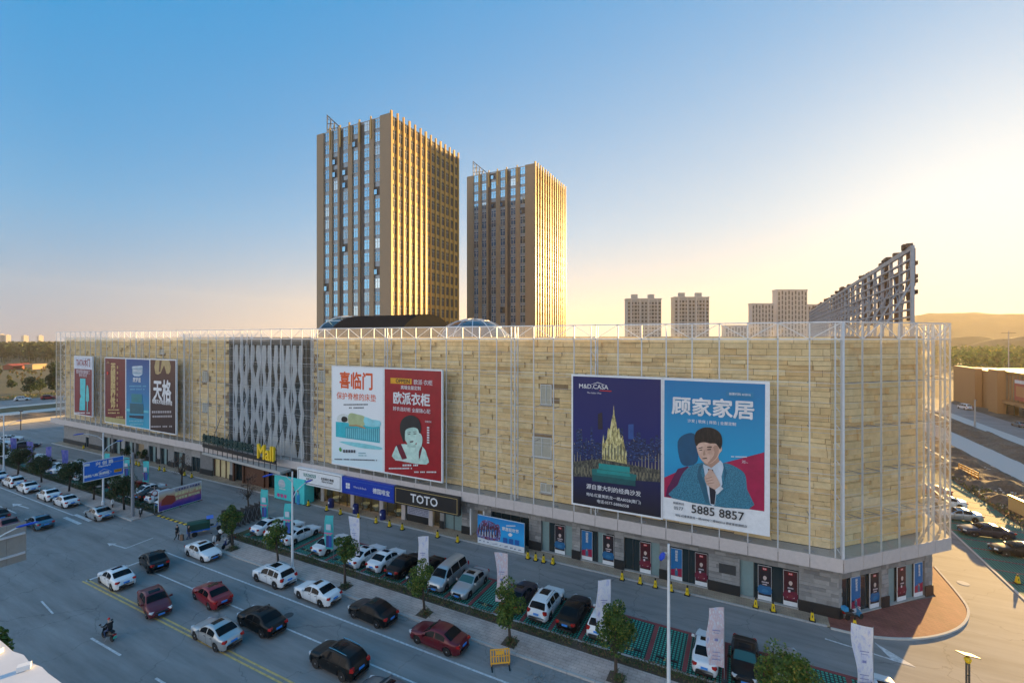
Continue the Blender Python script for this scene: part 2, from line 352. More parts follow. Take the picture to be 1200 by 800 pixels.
# kerb stones
def kerb(name, segs, y0, y1, z, par_name='kerb', m='kerb_stone', ln=1.0):
    par = bpy.data.objects.new(name, None); COL.objects.link(par); tag(par, kind='structure')
    k0 = MB().box((0, 0, 0), (ln - .025, y1 - y0, z + .1)).mesh('kerb_stone', m)
    for x0, x1 in segs:
        n = int(round((x1 - x0) / ln))
        for i in range(n):
            o = link('kerb_stone', k0, par); o.location = (x0 + (i + .5) * ln, (y0 + y1) / 2 + random.uniform(-.008, .008), z / 2 - .05 + random.uniform(-.006, .006))
    return par
kerb('kerb', [(-54, 14)], 30.11, 30.29, .135)
kb = MB(); kb.bb(-176, -69.5, 30.11, 30.29, -.05, .135); struct('kerb_run', kb, 'kerb_stone')
# shop-front apron with its kerb and the round brick corner
sheet('shop_apron', rect(-137, 6.2, 44.62, 47.2), .10, 'apron_tile', .14)
kerb('apron_kerb', [(-36, 6)], 44.46, 44.61, .105, ln=1.5)
kb = MB(); kb.bb(-137, -36, 44.46, 44.61, -.05, .105); struct('apron_kerb_run', kb, 'kerb_stone')
arc0 = [(6.2, 44.42), (8.6, 44.55), (11.2, 45.5), (13.6, 47.2), (15.6, 49.5), (16.9, 52.2), (17.25, 55), (17.2, 61)]
arc = []
for i in range(len(arc0) - 1):
    q = [Vector(arc0[max(0, min(len(arc0) - 1, i + k - 1))]) for k in range(4)]
    for j in range(5):
        t = j / 5; p = .5 * ((2 * q[1]) + (q[2] - q[0]) * t + (2 * q[0] - 5 * q[1] + 4 * q[2] - q[3]) * t * t + (3 * q[1] - q[0] - 3 * q[2] + q[3]) * t ** 3); arc.append((p.x, p.y))
arc.append(arc0[-1])
sheet('brick_corner', arc + [(15.4, 61), (15.4, 54), (6.6, 46.4), (6.2, 46.4)], .085, 'red_brick', .12)
kb = MB()
for (xa, ya), (xb, yb) in zip(arc[:-1], arc[1:]):
    l = math.hypot(xb - xa, yb - ya); nx, ny = (yb - ya) / l, -(xb - xa) / l
    kb.prism([(xa + nx * .17, ya + ny * .17), (xb + nx * .17, yb + ny * .17), (xb, yb), (xa, ya)], -.05, .12)
struct('brick_corner_kerb', kb, 'concrete_pale')
kb = MB(); kb.bb(22.2, 22.42, 44.2, 130, -.04, .06); struct('side_kerb', kb, 'concrete_pale')
kb = MB()
for k in range(28): kb.bb(22.45, 30.2, 47 + k * 2.7 - .1, 47 + k * 2.7 + .1, -.02, .006)
struct('side_bay_markings', kb, 'lane_red')
# worn asphalt patches and painted lines
b = MB()
for x0, x1, y0, y1 in [(-8.6, -7.4, 41.6, 42.3), (-17, -14.5, 28.2, 30.0), (-13, -3, 27.9, 30.05), (-62, -57.5, 34, 36.5), (-35, -33.8, 26.0, 26.8), (-70, -66, 13, 16), (-48, -44.6, 26.2, 27.2), (-31, -27, 18.3, 19.6), (-60, -56.9, 22.2, 24.4), (-75, -71, 20, 22.4), (-88, -83, 18, 19.5), (-24, -21.4, 41, 43.6), (-44, -41, 40, 41.4), (-66, -61, 40.2, 42.2), (-52, -50.4, 13.5, 15.2)]:
    b.add([(x0, y0, .003), (x1, y0 + .1, .003), (x1 - .1, y1, .003), (x0 + .15, y1, .003)], [(0, 1, 2, 3)])
plain('asphalt_patch', (.27, .265, .26), .85, 0, .35, 5); struct('road_patches', b, 'asphalt_patch')
b = MB()
def line(mb, x0, y0, x1, y1, w, z=.006):
    l = math.hypot(x1 - x0, y1 - y0); nx, ny = -(y1 - y0) / l * w / 2, (x1 - x0) / l * w / 2
    mb.add([(x0 - nx, y0 - ny, z), (x1 - nx, y1 - ny, z), (x1 + nx, y1 + ny, z), (x0 + nx, y0 + ny, z)], [(0, 1, 2, 3)])
line(b, -56.2, 27.5, 20, 27.5, .16); line(b, -400, 28.0, -78.6, 27.7, .16)
line(b, -56.35, 20.75, -56.1, 27.58, .28)
line(b, -53, 24.6, -12, 24.7, .14)
for x in range(-140, -80, 12): line(b, x, 24.6, x + 5.5, 24.6, .14)
line(b, -45.3, 17.0, -40.9, 17.05, .16); line(b, -55.6, 17.4, -52.2, 17.05, .13); line(b, -36, 17, -31, 17, .16)
for i, y in enumerate((26.9, 27.95, 28.95, 29.7)): line(b, -78.9, y, -74.3, y - .1, .42)
line(b, -63.7, 25.8, -61.2, 26.0, .16, .007); line(b, -61.2, 26.0, -61.55, 28.8, .14)
b.add([(-64.6, 25.7, .007), (-63.5, 25.45, .007), (-63.5, 26.15, .007)], [(0, 1, 2)])
line(b, -90.5, 25.9, -87.5, 26.1, .2); b.add([(-92, 25.8, .007), (-90.4, 25.4, .007), (-90.4, 26.4, .007)], [(0, 1, 2)])
line(b, 5.6, 42.7, 10.3, 42.0, .16); b.add([(10.9, 41.9, .007), (9.6, 42.0, .007), (8.9, 43.9, .007), (9.9, 42.9, .007)], [(0, 1, 2, 3)])
plain('worn_white_line', (.74, .74, .74), .75, 0, .5, 4); struct('road_markings', b, 'worn_white_line')
b = MB(); line(b, -56.6, 20.6, 15, 20.6, .15); line(b, -56.6, 20.95, 15, 20.95, .15); line(b, -400, 20.6, -80, 20.6, .15); line(b, -400, 20.95, -80, 20.95, .15)
plain('worn_yellow_line', (.74, .52, .18), .75, 0, .45, 3); struct('centre_lines', b, 'worn_yellow_line')
# striped speed hump across the entrance
hump = thing('speed_hump', 'yellow and black striped speed hump across the mall entrance drive', 'speed hump', (-63.5, 32.7, 0))
for i in range(22):
    o = MB().prism([(-.25, -.16), (.25, -.16), (.25, .16), (-.25, .16)], .0, .05).build('hump_block', 'yellow_plastic' if i % 2 else 'black', hump); o.location = (-5.4 + i * .5, 0, .002)
mh = MB().lathe([(.45, 0), (.45, .02)], (0, 0, 0), 20).build('manhole_cover', 'concrete_pale'); mh.location = (18.6, 58.3, -.002); tag(mh, 'round pale manhole cover in the sunlit side road', 'manhole cover')
mh = MB().lathe([(.4, 0), (.4, .008)], (0, 0, 0), 20).build('manhole_cover', 'steel_dark'); mh.location = (-34.2, 25.9, .001); tag(mh, 'dark manhole cover in the lane beside the black sedan', 'manhole cover')
# numbered bays with wheel stops
TEXTS = []
ORD = 'first second third fourth fifth sixth seventh eighth ninth tenth eleventh twelfth thirteenth fourteenth fifteenth sixteenth seventeenth eighteenth nineteenth twentieth'.split() + ['twenty-first', 'twenty-second', 'twenty-third', 'twenty-fourth']
def text(parent, s, loc, size, mat, rot=(0, 0, 0), align='CENTER', bold=0.0, sx=1.0, name='lettering', ext=.002):
    c = bpy.data.curves.new(name, 'FONT'); c.body = s; c.size = size; c.align_x = align; c.align_y = 'CENTER'; c.resolution_u = 2; c.extrude = ext
    c.materials.append(M[mat]); o = link(name, c, parent); o.location = loc; o.rotation_euler = rot; o.scale = (sx, 1, 1); TEXTS.append((o, bold)); return o
def settle_texts():
    """turn every text into a plain mesh, thickened by shifted copies where it is bold"""
    bpy.context.view_layer.update(); dg = bpy.context.evaluated_depsgraph_get()
    for o, bold in TEXTS:
        me = bpy.data.meshes.new_from_object(o.evaluated_get(dg)); vs = [tuple(v.co) for v in me.vertices]; fs = [tuple(p.vertices) for p in me.polygons]
        mt = o.data.materials[0]; b = MB(); b.add(vs, fs)
        if bold > 0:
            for i, (dx, dy) in enumerate(((1, 0), (-1, 0), (0, 1), (0, -1), (.7, .7), (-.7, -.7))): b.add([(x + dx * bold, y + dy * bold, z + .0006 * (i + 1)) for x, y, z in vs], fs)
        nm = o.name; par = o.parent; loc = o.location.copy(); rot = o.rotation_euler.copy(); scl = o.scale.copy(); cv = o.data
        bpy.data.objects.remove(o); bpy.data.curves.remove(cv); bpy.data.meshes.remove(me)
        n = link(nm.split('.')[0], b.mesh(nm.split('.')[0], mt), par); n.location = loc; n.rotation_euler = rot; n.scale = scl
ws = MB().box((-.45, 0, .05), (.62, .14, .1), tap=.85).box((.45, 0, .05), (.62, .14, .1), tap=.85).mesh('wheel_stop', 'rubber')
for k in range(-4, 18):
    x = BAY0 - PITCH * (k + .5)
    o = link('wheel_stop', ws); o.location = (x, 34.7, .006); tag(o, 'pair of black wheel stops in the %s green bay from the junction end' % ORD[k + 4], 'wheel stop', 'wheel stops of the green bays')
    n = text(o, str(26 + k), (0, -.02, .006), .5, 'yellow_line', ext=.001); n.name = 'bay_number'
# ------------------------------------------------------------------ earth, pale tracks and hills
def patch(name, x0, x1, y0, y1, nx, ny, hfun, m, z0=0):
    b = MB(); rows = []
    for j in range(ny + 1):
        rows.append([(x0 + (x1 - x0) * i / nx, y0 + (y1 - y0) * j / ny, z0 + hfun(x0 + (x1 - x0) * i / nx, y0 + (y1 - y0) * j / ny)) for i in range(nx + 1)])
    b.grid(rows); return struct(name, b, m, smooth=True)
def edge(x, a, b_, w=2.0): return max(0, min(1, (x - a) / w)) * max(0, min(1, (b_ - x) / w))
def nz3(x, y, s, o=0): return noise.fractal(Vector((x * s, y * s, o)), 1.0, 2.0, 5)
patch('earth_bank', 30.5, 40.5, 60, 190, 30, 260, lambda x, y: -.03 + edge(x, 30.5, 40.5) * edge(y, 60, 190, 4) * (.55 + .9 * nz3(x, y, .25)), 'earth')
patch('earth_bank.001', 46, 54, 90, 230, 26, 240, lambda x, y: -.03 + edge(x, 46, 54) * edge(y, 90, 230, 4) * (.7 + 1.1 * nz3(x, y, .2, 3)), 'earth')
sheet('concrete_track', rect(40.3, 46.2, 44, 300), -.01, 'concrete_pale'); sheet('concrete_track.001', rect(53.8, 57.5, 60, 300), -.012, 'concrete_pale')
sheet('far_street', rect(57.5, 66, 60, 420), -.02, 'asphalt')
patch('earth_plain', 66, 190, 60, 420, 40, 60, lambda x, y: -.03, 'earth')
# left: bare strips between the car park and the fields
sheet('concrete_track.002', rect(-184, -176, 20, 160), -.01, 'concrete_pale'); sheet('concrete_track.003', rect(-206, -198, 20, 200), -.012, 'concrete_pale')
patch('earth_strip', -198, -184, 25, 180, 14, 150, lambda x, y: -.03 + edge(x, -198, -184) * (.2 + .5 * nz3(x, y, .2)), 'earth')
sheet('far_track', rect(-246, -224, 20, 260), -.014, 'asphalt'); sheet('concrete_track.004', rect(-224, -219, 20, 260), -.013, 'concrete_pale')
patch('earth_strip.001', -219, -206, 25, 200, 14, 150, lambda x, y: -.03 + edge(x, -219, -206) * (.15 + .4 * nz3(x, y, .2, 5)), 'dry_ground')
kb = MB(); kb.bb(-176.2, -175.8, 30, 76, 0, 1.0); tag(kb.build('low_wall', 'concrete'), 'low grey concrete wall along the far edge of the car park', 'wall')
# hills towards the sun
def hill(name, cx, cy, rx, ry, h, seed, m):
    b = MB(); rows = []
    for i in range(26):
        t = i / 25
        row = []
        for k in range(64):
            a = 2 * math.pi * k / 64; wob = 1 + .16 * noise.noise(Vector((math.cos(a) * 1.5, math.sin(a) * 1.5, seed)))
            x, y = cx + rx * t * wob * math.cos(a), cy + ry * t * wob * math.sin(a)
            p = .5 + .5 * math.cos(math.pi * t); hh = h * p * (1 + .25 * nz3(x, y, 2.2 / rx, seed)) - 2
            row.append((x, y, hh))
        rows.append(row)
    b.grid(rows, closed=True); return struct(name, b, m, smooth=True)
b = NB('hill_scrub'); oc = b.coord(); n1 = b.noise(.012, 8, .7, oc); b.set(b.ramp(n1, [(.3, (.03, .045, .02)), (.6, (.07, .08, .035)), (.8, (.12, .10, .06))]), .95)
hill('hills', 700, 2260, 760, 420, 122, 1.0, 'hill_scrub'); hill('hills.001', 1650, 2500, 700, 420, 120, 7.0, 'hill_scrub')
hill('hills.002', 375, 1200, 150, 110, 28, 4.0, 'hill_scrub'); hill('hills.003', 420, 1000, 170, 110, 30, 9.0, 'hill_scrub')
# ------------------------------------------------------------------ the mall
MALL = (-64.0, 60.0, 0.0)
mall = thing('mall_building', 'long mall of buff stone behind a steel and glass skin, cut at its corner', 'building', MALL)
CH = math.sqrt(.5)
def front(k): return (7.1 - 2.27 * k, 44.95)                      # skin post k along the front
def cham(k): return (7.1 + 2.2 * CH * k, 44.95 + 2.2 * CH * k)    # skin post k round the cut corner
NF, NC = 63, 6
def up(b, name, m, **k): return b.build(name, m, mall, world=True, **k)
foot = [(-136, 46.6), (6.5, 46.6), (14.6, 54.7), (14.6, 165), (-40, 165), (-40, 96), (-136, 96)]
up(MB().prism(foot, 5.52, 22.4), 'upper_wall', 'buff_wall')
rw = MB()
for (xa, ya), (xb, yb) in zip(foot, foot[1:] + foot[:1]):
    l = math.hypot(xb - xa, yb - ya); dx, dy = (xb - xa) / l, (yb - ya) / l; nx, ny = -dy * .3, dx * .3
    rw.prism([(xa, ya), (xb, yb), (xb + nx, yb + ny), (xa + nx, ya + ny)], 22.4, 23.45)
up(rw, 'parapet', 'buff_wall')
deck = MB().prism([(x * .999 - .2, y + .4) for x, y in foot], 22.401, 22.43); up(deck, 'roof_deck', 'roof_deck')
# ---- stone courses on the upper wall
WIN = [(-20.0, -18.7, 16.0, 18.2), (-21.0, -18.7, 10.2, 12.4), (-20.0, -18.7, 6.4, 7.4), (-107.6, -106.4, 14, 15.6), (-97, -95.5, 20.4, 21.2), (-35.6, -34.4, 10.6, 12.0), (-83.4, -82.2, 15.8, 17.6), (-83.4, -82.2, 10.6, 12.2), (-54.9, -53.6, 17, 18.6)]
def blocked(x0, x1, z0, z1):
    if x1 > -74.8 and x0 < -56.8 : return True
    return any(x1 > a and x0 < b_ and z1 > c and z0 < d for a, b_, c, d in WIN)
stones = []
random.seed(5)
def stone_face(ox, oy, dx, dy, length, z0, z1, lo, hi, hmin, hmax, test=None, outd=(.05, .24)):
    nx, ny = dy, -dx; z = z0; out = []
    while z < z1 - .12:
        h = min(random.uniform(hmin, hmax), z1 - z); s = -random.uniform(0, lo)
        while s < length - .05:
            w = random.uniform(lo, hi); a, c = max(s, 0), min(s + w, length); s += w
            if c - a < .12: continue
            if test and test(ox + dx * a, ox + dx * c, z, z + h):
                hit = [q for q in WIN if ox + c > q[0] and ox + a < q[1] and z + h > q[2] and z < q[3]]
                if not hit: continue
                q = hit[0]
                if q[0] - (ox + a) > .1: c = q[0] - ox
                elif ox + c - q[1] > .1: a = q[1] - ox
                else: continue
            t = (random.uniform(*outd) if random.random() < .45 else outd[0] + random.uniform(.004, .05)) if outd[1] > .1 else random.uniform(*outd); g = .017 if outd[1] > .1 else .012
            q = [(ox + dx * (a + g), oy + dy * (a + g)), (ox + dx * (c - g), oy + dy * (c - g))]
            b = MB().prism([(q[0][0] + nx * t, q[0][1] + ny * t), (q[1][0] + nx * t, q[1][1] + ny * t), (q[1][0] - nx * .1, q[1][1] - ny * .1), (q[0][0] - nx * .1, q[0][1] - ny * .1)], z + g, z + h - g)
            out.append(b)
        z += h
    return out
stones += stone_face(-136, 46.6, 1, 0, 142.5, 5.54, 23.4, 1.0, 3.4, .34, .62, blocked, (.02, .46))
stones += stone_face(6.5, 46.6, CH, CH, 11.45, 5.54, 23.4, 1.0, 3.2, .34, .62, None, (.02, .46))
# recessed openings: the short stones beside windows close the holes
pieces('facing_stone', stones, 'buff_stone', mall, 300, key=lambda b: (b.v[0][0]) ** 2 + (b.v[0][1]) ** 2 + (b.v[0][2] - 14) ** 2)
for a, b_, c, d in WIN:
    w = up(MB().bb(a + .05, b_ - .05, 46.5, 46.62, c + .05, d - .05), 'window', 'blind')
    fr = MB()
    for q in ((a, a + .08, c, d), (b_ - .08, b_, c, d), (a + .08, b_ - .08, c, c + .08), (a + .08, b_ - .08, d - .08, d), ((a + b_) / 2 - .03, (a + b_) / 2 + .03, c + .08, d - .08)): fr.bb(q[0], q[1], 46.42, 46.56, q[2], q[3])
    fr.v = [(p[0] - MALL[0], p[1] - MALL[1], p[2]) for p in fr.v]; fr.build('frame', 'white_paint', w)
    up(MB().bb(a - .1, b_ + .1, 46.28, 46.5, c - .14, c - .02), 'sill', 'concrete')
# ---- canopy round the first floor
cx_out = [(-137.6, 44.8), (7.16, 44.8), (16.6, 54.24), (16.6, 62)]
up(MB().prism([(-137.6, 44.86), (7.13, 44.86), (16.5, 54.2), (16.5, 62), (14.5, 62), (14.5, 54.7), (6.4, 46.62), (-137.6, 46.62)], 5.2, 5.46), 'canopy_deck', 'concrete')
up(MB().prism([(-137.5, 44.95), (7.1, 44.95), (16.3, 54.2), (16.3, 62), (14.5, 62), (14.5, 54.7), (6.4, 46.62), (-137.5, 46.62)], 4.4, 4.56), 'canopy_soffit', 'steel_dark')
fas = []
def fascia(p, q, skip=None):
    l = math.hypot(q[0] - p[0], q[1] - p[1]); dx, dy = (q[0] - p[0]) / l, (q[1] - p[1]) / l; nx, ny = dy, -dx
    a = (p[0] + dx * .02, p[1] + dy * .02); c = (q[0] - dx * .02, q[1] - dy * .02); t = .07
    fas.append(MB().prism([(a[0] + nx * t, a[1] + ny * t), (c[0] + nx * t, c[1] + ny * t), c, a], 4.47 + random.uniform(-.008, .008), 5.56 + random.uniform(-.006, .006)))
for k in range(NF + 1): fascia((front(k + 1)[0], 44.79), (front(k)[0], 44.79))
for k in range(NC): fascia((cham(k)[0], 44.79 + 2.2 * CH * k), (cham(k + 1)[0], 44.79 + 2.2 * CH * (k + 1)))
pieces('fascia_panel', fas, 'concrete_fascia', mall)
# ---- steel skin
def post(x, y, z0=5.46, z1=24.62, w=.1, rz=0): return MB().box((x, y, (z0 + z1) / 2), (w, w, z1 - z0), rz)
for k in range(NF + 1): up(post(*front(k), w=.1 if k else .17, rz=0 if k else R(22)), 'mullion', 'steel_white')
for k in range(1, NC + 1): up(post(*cham(k), rz=R(45)), 'mullion', 'steel_white')
ROWS = [5.56, 8.5, 12.2, 15.9, 19.6, 23.2, 24.6]
for z in ROWS[1:]:
    r = .016 if z < 23 else .05
    up(MB().bb(-136, 7.1, 44.95 - r, 44.95 + r, z - r, z + r), 'rail', 'steel_white')
    b = MB(); c0, c1 = cham(0), cham(NC); b.tube([(c0[0], c0[1], z), (c1[0], c1[1], z)], r * 1.3, 4); up(b, 'rail', 'steel_white')
for z in [6.9 + 1.235 * k for k in range(13)]:
    if min(abs(z - q) for q in ROWS) < .3: continue
    up(MB().bb(-136, 7.1, 44.95 - .011, 44.95 + .011, z - .011, z + .011), 'transom', 'steel_white'); c0, c1 = cham(0), cham(NC); up(MB().tube([(c0[0], c0[1], z), (c1[0], c1[1], z)], .013, 4), 'transom', 'steel_white')
for i, (P, n) in enumerate(((front, NF), (cham, NC))):
    for k in range(n):
        a, c = P(k), P(k + 1); z0, z1 = (23.2, 24.6) if k % 2 else (24.6, 23.2)
        up(MB().tube([(a[0], a[1], z0), (c[0], c[1], z1)], .04, 4), 'brace', 'steel_white')
# lattice masts and wall struts behind the skin
def mast(x, y, dx, dy):
    b = MB(); nx, ny = -dy, dx; ax, ay = x - dx * .5 + nx * .1, y - dy * .5 + ny * .1; bx, by = x + nx * .75, y + ny * .75
    for px, py in ((ax, ay), (bx, by)): b.box((px, py, 15), (.1, .1, 19), math.atan2(dy, dx))
    for i in range(13):
        z = 5.7 + i * 1.42
        b.tube([(x, y, z), (bx, by, z + 1.42)] if i % 2 else [(bx, by, z), (x, y, z + 1.42)], .03, 4); b.tube([(x, y, z), (ax, ay, z + .7)], .025, 4)
    return b
for k in (0, 9, 13, 21, 27, 34, 41, 48, 55, 62): up(mast(*front(k), 1, 0), 'lattice_mast', 'steel_white')
for k in (5, 6): up(mast(*cham(k), CH, CH), 'lattice_mast', 'steel_white')
st = MB()
for k in range(NF + 1):
    x, y = front(k)
    for z in (8.5, 12.2, 15.9, 19.6): st.tube([(x, y, z), (x, 46.6, z - .05)], .03, 4)
    if k % 2: st.bb(x - .35, x + .35, 45.4, 45.5, 5.47, 5.6)
for k in range(1, NC + 1):
    x, y = cham(k)
    for z in (8.5, 12.2, 15.9, 19.6): st.tube([(x, y, z), (x - 1.2 * CH, y + 1.2 * CH, z - .05)], .035, 4); st.tube([(x, y, z), (x - 1.2 * CH - .8, y + 1.2 * CH - .8, z - .05)], .025, 4)
up(st, 'wall_struts', 'steel_grey')
# end frame at the cut corner: the skin returns along the side
side = MB()
x0, y0 = cham(NC)
for k in range(1, 8): side.box((x0, y0 + 2.2 * k, 15), (.1, .1, 19.2))
for z in ROWS[1:]: side.bb(x0 - .05, x0 + .05, y0, y0 + 15.4, z - .05, z + .05)
for k in range(7): side.tube([(x0, y0 + 2.2 * k, 23.2 if k % 2 else 24.6), (x0, y0 + 2.2 * k + 2.2, 24.6 if k % 2 else 23.2)], .04, 4)
up(side, 'side_frame', 'steel_white')
# panes
panes = []
for P, n in ((front, NF), (cham, NC)):
    for k in range(n):
        a, c = P(k), P(k + 1); l = math.hypot(c[0] - a[0], c[1] - a[1]); dx, dy = (c[0] - a[0]) / l, (c[1] - a[1]) / l
        nx, ny = (dy, -dx) if P is cham else (-dy, dx)
        for z0, z1 in zip(ROWS[:-1], ROWS[1:]):
            o = .10; ti = random.uniform(-.006, .006); tj = random.uniform(-.006, .006)
            p = (a[0] + dx * .015 + nx * (o + ti), a[1] + dy * .015 + ny * (o + ti)); q = (c[0] - dx * .015 + nx * (o - ti), c[1] - dy * .015 + ny * (o - ti))
            panes.append(MB().add([(*p, z0 + .012), (*q, z0 + .012), (q[0] + nx * tj, q[1] + ny * tj, z1 - .012), (p[0] + nx * tj, p[1] + ny * tj, z1 - .012)], [(0, 1, 2, 3) if P is cham else (3, 2, 1, 0)]))
for k in range(7):
    for z0, z1 in zip(ROWS[:-1], ROWS[1:]):
        panes.append(MB().add([(x0 + .1, y0 + 2.2 * k + .01, z0 + .01), (x0 + .1, y0 + 2.2 * k + 2.19, z0 + .01), (x0 + .1, y0 + 2.2 * k + 2.19, z1 - .01), (x0 + .1, y0 + 2.2 * k + .01, z1 - .01)], [(0, 1, 2, 3)]))
pieces('glass_pane', panes, 'skin_glass', mall, 300, key=lambda b: b.v[0][0] ** 2 + b.v[0][1] ** 2)
# ---- entrance screen of leaning white blades over dark glazing
up(MB().bb(-75, -56.7, 46.45, 46.62, 5.54, 23.0), 'screen_backing', 'shop_glass')
up(MB().bb(-75.1, -74.75, 45.9, 46.5, 5.5, 23.4).bb(-56.95, -56.6, 45.9, 46.5, 5.5, 23.4).bb(-74.75, -56.95, 45.95, 46.5, 22.3, 23.4), 'screen_frame', 'steel_dark')
random.seed(21)
nb = 12; XL = [-74.15 + i * 16.7 / nb for i in range(nb + 1)]
gaps = []
for i in range(nb + 1):
    # narrow slit at the top, then slender staggered diamonds: (centre z, half height, half width)
    g_ = [(22.4, random.uniform(2.2, 4.6), random.uniform(.3, .5))]; z = 18.5 - (2.2 if i % 2 else 0) + random.uniform(-.6, .6)
    while z > 6.5:
        g_.append((z, random.uniform(1.9, 2.9), random.uniform(.40, .68))); z -= random.uniform(4.2, 5.6)
    gaps.append(g_)
def gap(i, z): return max([.012] + [w * (1 - abs(z - c) / h) for c, h, w in gaps[i]])
for i in range(nb):
    zs = sorted({5.56, 22.2} | {round(q, 3) for g_ in (gaps[i], gaps[i + 1]) for c, h, w in g_ for q in (c - h, c, c + h) if 5.56 < q < 22.2}, reverse=True)
    y = 46.02 + .06 * (i % 2); b = MB()
    fr_ = [[(XL[i] + gap(i, z), y, z), (XL[i + 1] - gap(i + 1, z), y, z)] for z in zs]; b.grid(fr_)
    b.grid([[(p[0][0], y + .1, p[0][2]), p[0]] for p in fr_]); b.grid([[p[1], (p[1][0], y + .1, p[1][2])] for p in fr_])
    up(b, 'screen_blade', 'screen_panel')
# ---- sloping entrance porch
porch = [(-80.2, 44.55), (-58.4, 42.9), (-58.4, 44.72), (-80.2, 44.72)]
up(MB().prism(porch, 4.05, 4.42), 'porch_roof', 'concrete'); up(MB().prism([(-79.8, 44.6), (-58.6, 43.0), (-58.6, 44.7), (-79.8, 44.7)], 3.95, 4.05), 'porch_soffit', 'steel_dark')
# ---- ground floor
Y0 = 46.05
def gwall(x0, x1, z0=.0, z1=4.4, y=Y0, m='grey_stone'): return MB().bb(x0, x1, y, y + .5, z0, z1)
up(MB().prism([(-135.4, 47.6), (6.0, 47.6), (13.6, 55.2), (13.6, 160), (-41, 160), (-41, 95), (-135.4, 95)], .02, 4.38), 'ground_floor_core', 'interior_dark')
openings = [(-125.1, -123.7, 2.3), (-117.5, -114.2, 3.1), (-113.5, -110.1, 3.1), (-108.8, -105.2, 3.1), (-104.7, -101.6, 3.1), (-100, -97.1, 3.1), (-96.1, -93.4, 3.1), (-91.5, -88, 3.0), (-86, -83.4, 2.7), (-79.8, -75.1, 3.1), (-74.2, -57.4, 3.7), (-56.6, -33.2, 3.0), (-32.6, -30.0, 3.0), (-28.9, -26.9, 3.2), (-26.0, -21.2, 3.4), (-19.75, -16.2, 3.4), (-15.3, -11.7, 3.4), (-10.75, -7.3, 3.4), (-6.4, -2.95, 3.4), (-.34, 4.17, 3.4)]
cur = -135.4; gs = []
def stone_wall(ox, oy, dx, dy, ln, z0, z1, near):
    if near: gs.extend(stone_face(ox, oy, dx, dy, ln, z0, z1, .5, 1.5, .24, .42, None, (.008, .06)))
for x0, x1, h in openings + [(7.0, 7.0, 0)]:
    if x0 - cur > .05:
        up(gwall(cur, x0, 0, 4.4), 'stone_pier', 'grey_stone')
        stone_wall(cur, Y0, 1, 0, x0 - cur, 1.0, 4.4, x0 > -34)
        up(MB().bb(cur - .03, x0 + .03, Y0 - .1, Y0, .1, 1.0), 'plinth', 'plinth_dark')
    if x1 > x0:
        up(gwall(x0, x1, h, 4.4), 'lintel', 'grey_stone'); stone_wall(x0, Y0, 1, 0, x1 - x0, h, 4.4, x0 > -34)
    cur = max(cur, x1)
# the cut corner: two wide openings between stone piers
def cpt(s, o=0): return (7.0 + CH * s + CH * o, 46.05 + CH * s - CH * o)
def cbox(s0, s1, z0, z1, t0=0, t1=.5):
    return MB().prism([cpt(s0, -t0), cpt(s1, -t0), cpt(s1, -t1), cpt(s0, -t1)], z0, z1)
for s0, s1, h in [(0, .35, 4.4), (5.0, 5.9, 4.4), (10.6, 11.6, 4.4)]:
    up(cbox(s0, s1, 0, 4.4), 'stone_pier', 'grey_stone'); up(cbox(s0 - .03, s1 + .03, .1, 1.0, -.1, 0), 'plinth', 'plinth_dark')
    c = cpt(s0); gs += stone_face(c[0], c[1], CH, CH, s1 - s0, 1.0, 4.4, .4, .9, .3, .5, None, (.008, .05))
for s0, s1 in ((.35, 5.0), (5.9, 10.6)):
    up(cbox(s0, s1, 3.3, 4.4), 'lintel', 'grey_stone'); c = cpt(s0); gs += stone_face(c[0], c[1], CH, CH, s1 - s0, 3.3, 4.4, .5, 1.4, .25, .4, None, (.008, .05))
up(MB().bb(14.6, 15.2, 54.3, 62, 0, 4.4), 'side_wall', 'grey_stone'); up(MB().bb(15.2, 15.3, 54.4, 62, .05, 1.0), 'plinth', 'plinth_dark')
pieces('wall_stone', gs, 'grey_stone', mall, 300, key=lambda b: b.v[0][0] ** 2 + b.v[0][1] ** 2)
# glazing of the openings
def glaze(x0, x1, h, n, curtains=(), m='shop_glass', y=46.32):
    w = (x1 - x0) / n
    for i in range(n):
        o = up(MB().bb(x0 + i * w + .03, x0 + (i + 1) * w - .03, y, y + .04, .16, h - .03), 'shop_window', 'curtain_teal' if i in curtains else m)
    fr = MB()
    for i in range(n + 1): fr.bb(x0 + i * w - .035, x0 + i * w + .035, y - .05, y + .06, .1, h)
    fr.bb(x0, x1, y - .05, y + .06, h - .07, h - .002); up(fr, 'window_frame', 'steel_dark')
glaze(-125.1, -123.7, 2.3, 1)
for x0, x1 in ((-117.5, -114.2), (-113.5, -110.1), (-108.8, -105.2), (-100, -97.1), (-96.1, -93.4), (-91.5, -88)): glaze(x0, x1, 3.1, 3, (1,))
up(MB().bb(-104.6, -101.7, 46.5, 46.56, .1, 3.1), 'doorway_back', 'interior_warm'); glaze(-86, -83.4, 2.7, 2)
up(MB().bb(-79.7, -75.2, 46.45, 46.5, .12, 3.05), 'display_window', 'shed_cream')
df = MB()
for i in range(4): df.bb(-79.8 + i * 1.55, -79.7 + i * 1.55, 46.3, 46.44, .1, 3.1)
up(df, 'window_frame', 'brown_wood')
# main entrance behind the porch
glaze(-74.2, -57.4, 3.7, 11, (), 'shop_glass', 46.6)
for x in (-74.0, -71.5, -66.5, -63.6, -61.0, -58.0): up(MB().bb(x - .16, x + .16, 45.9, 46.2, .1, 4.0), 'entrance_post', 'brown_wood')
up(MB().bb(-72, -65.5, 46.15, 46.2, .12, 3.2), 'entrance_shutter', 'brown_wood')
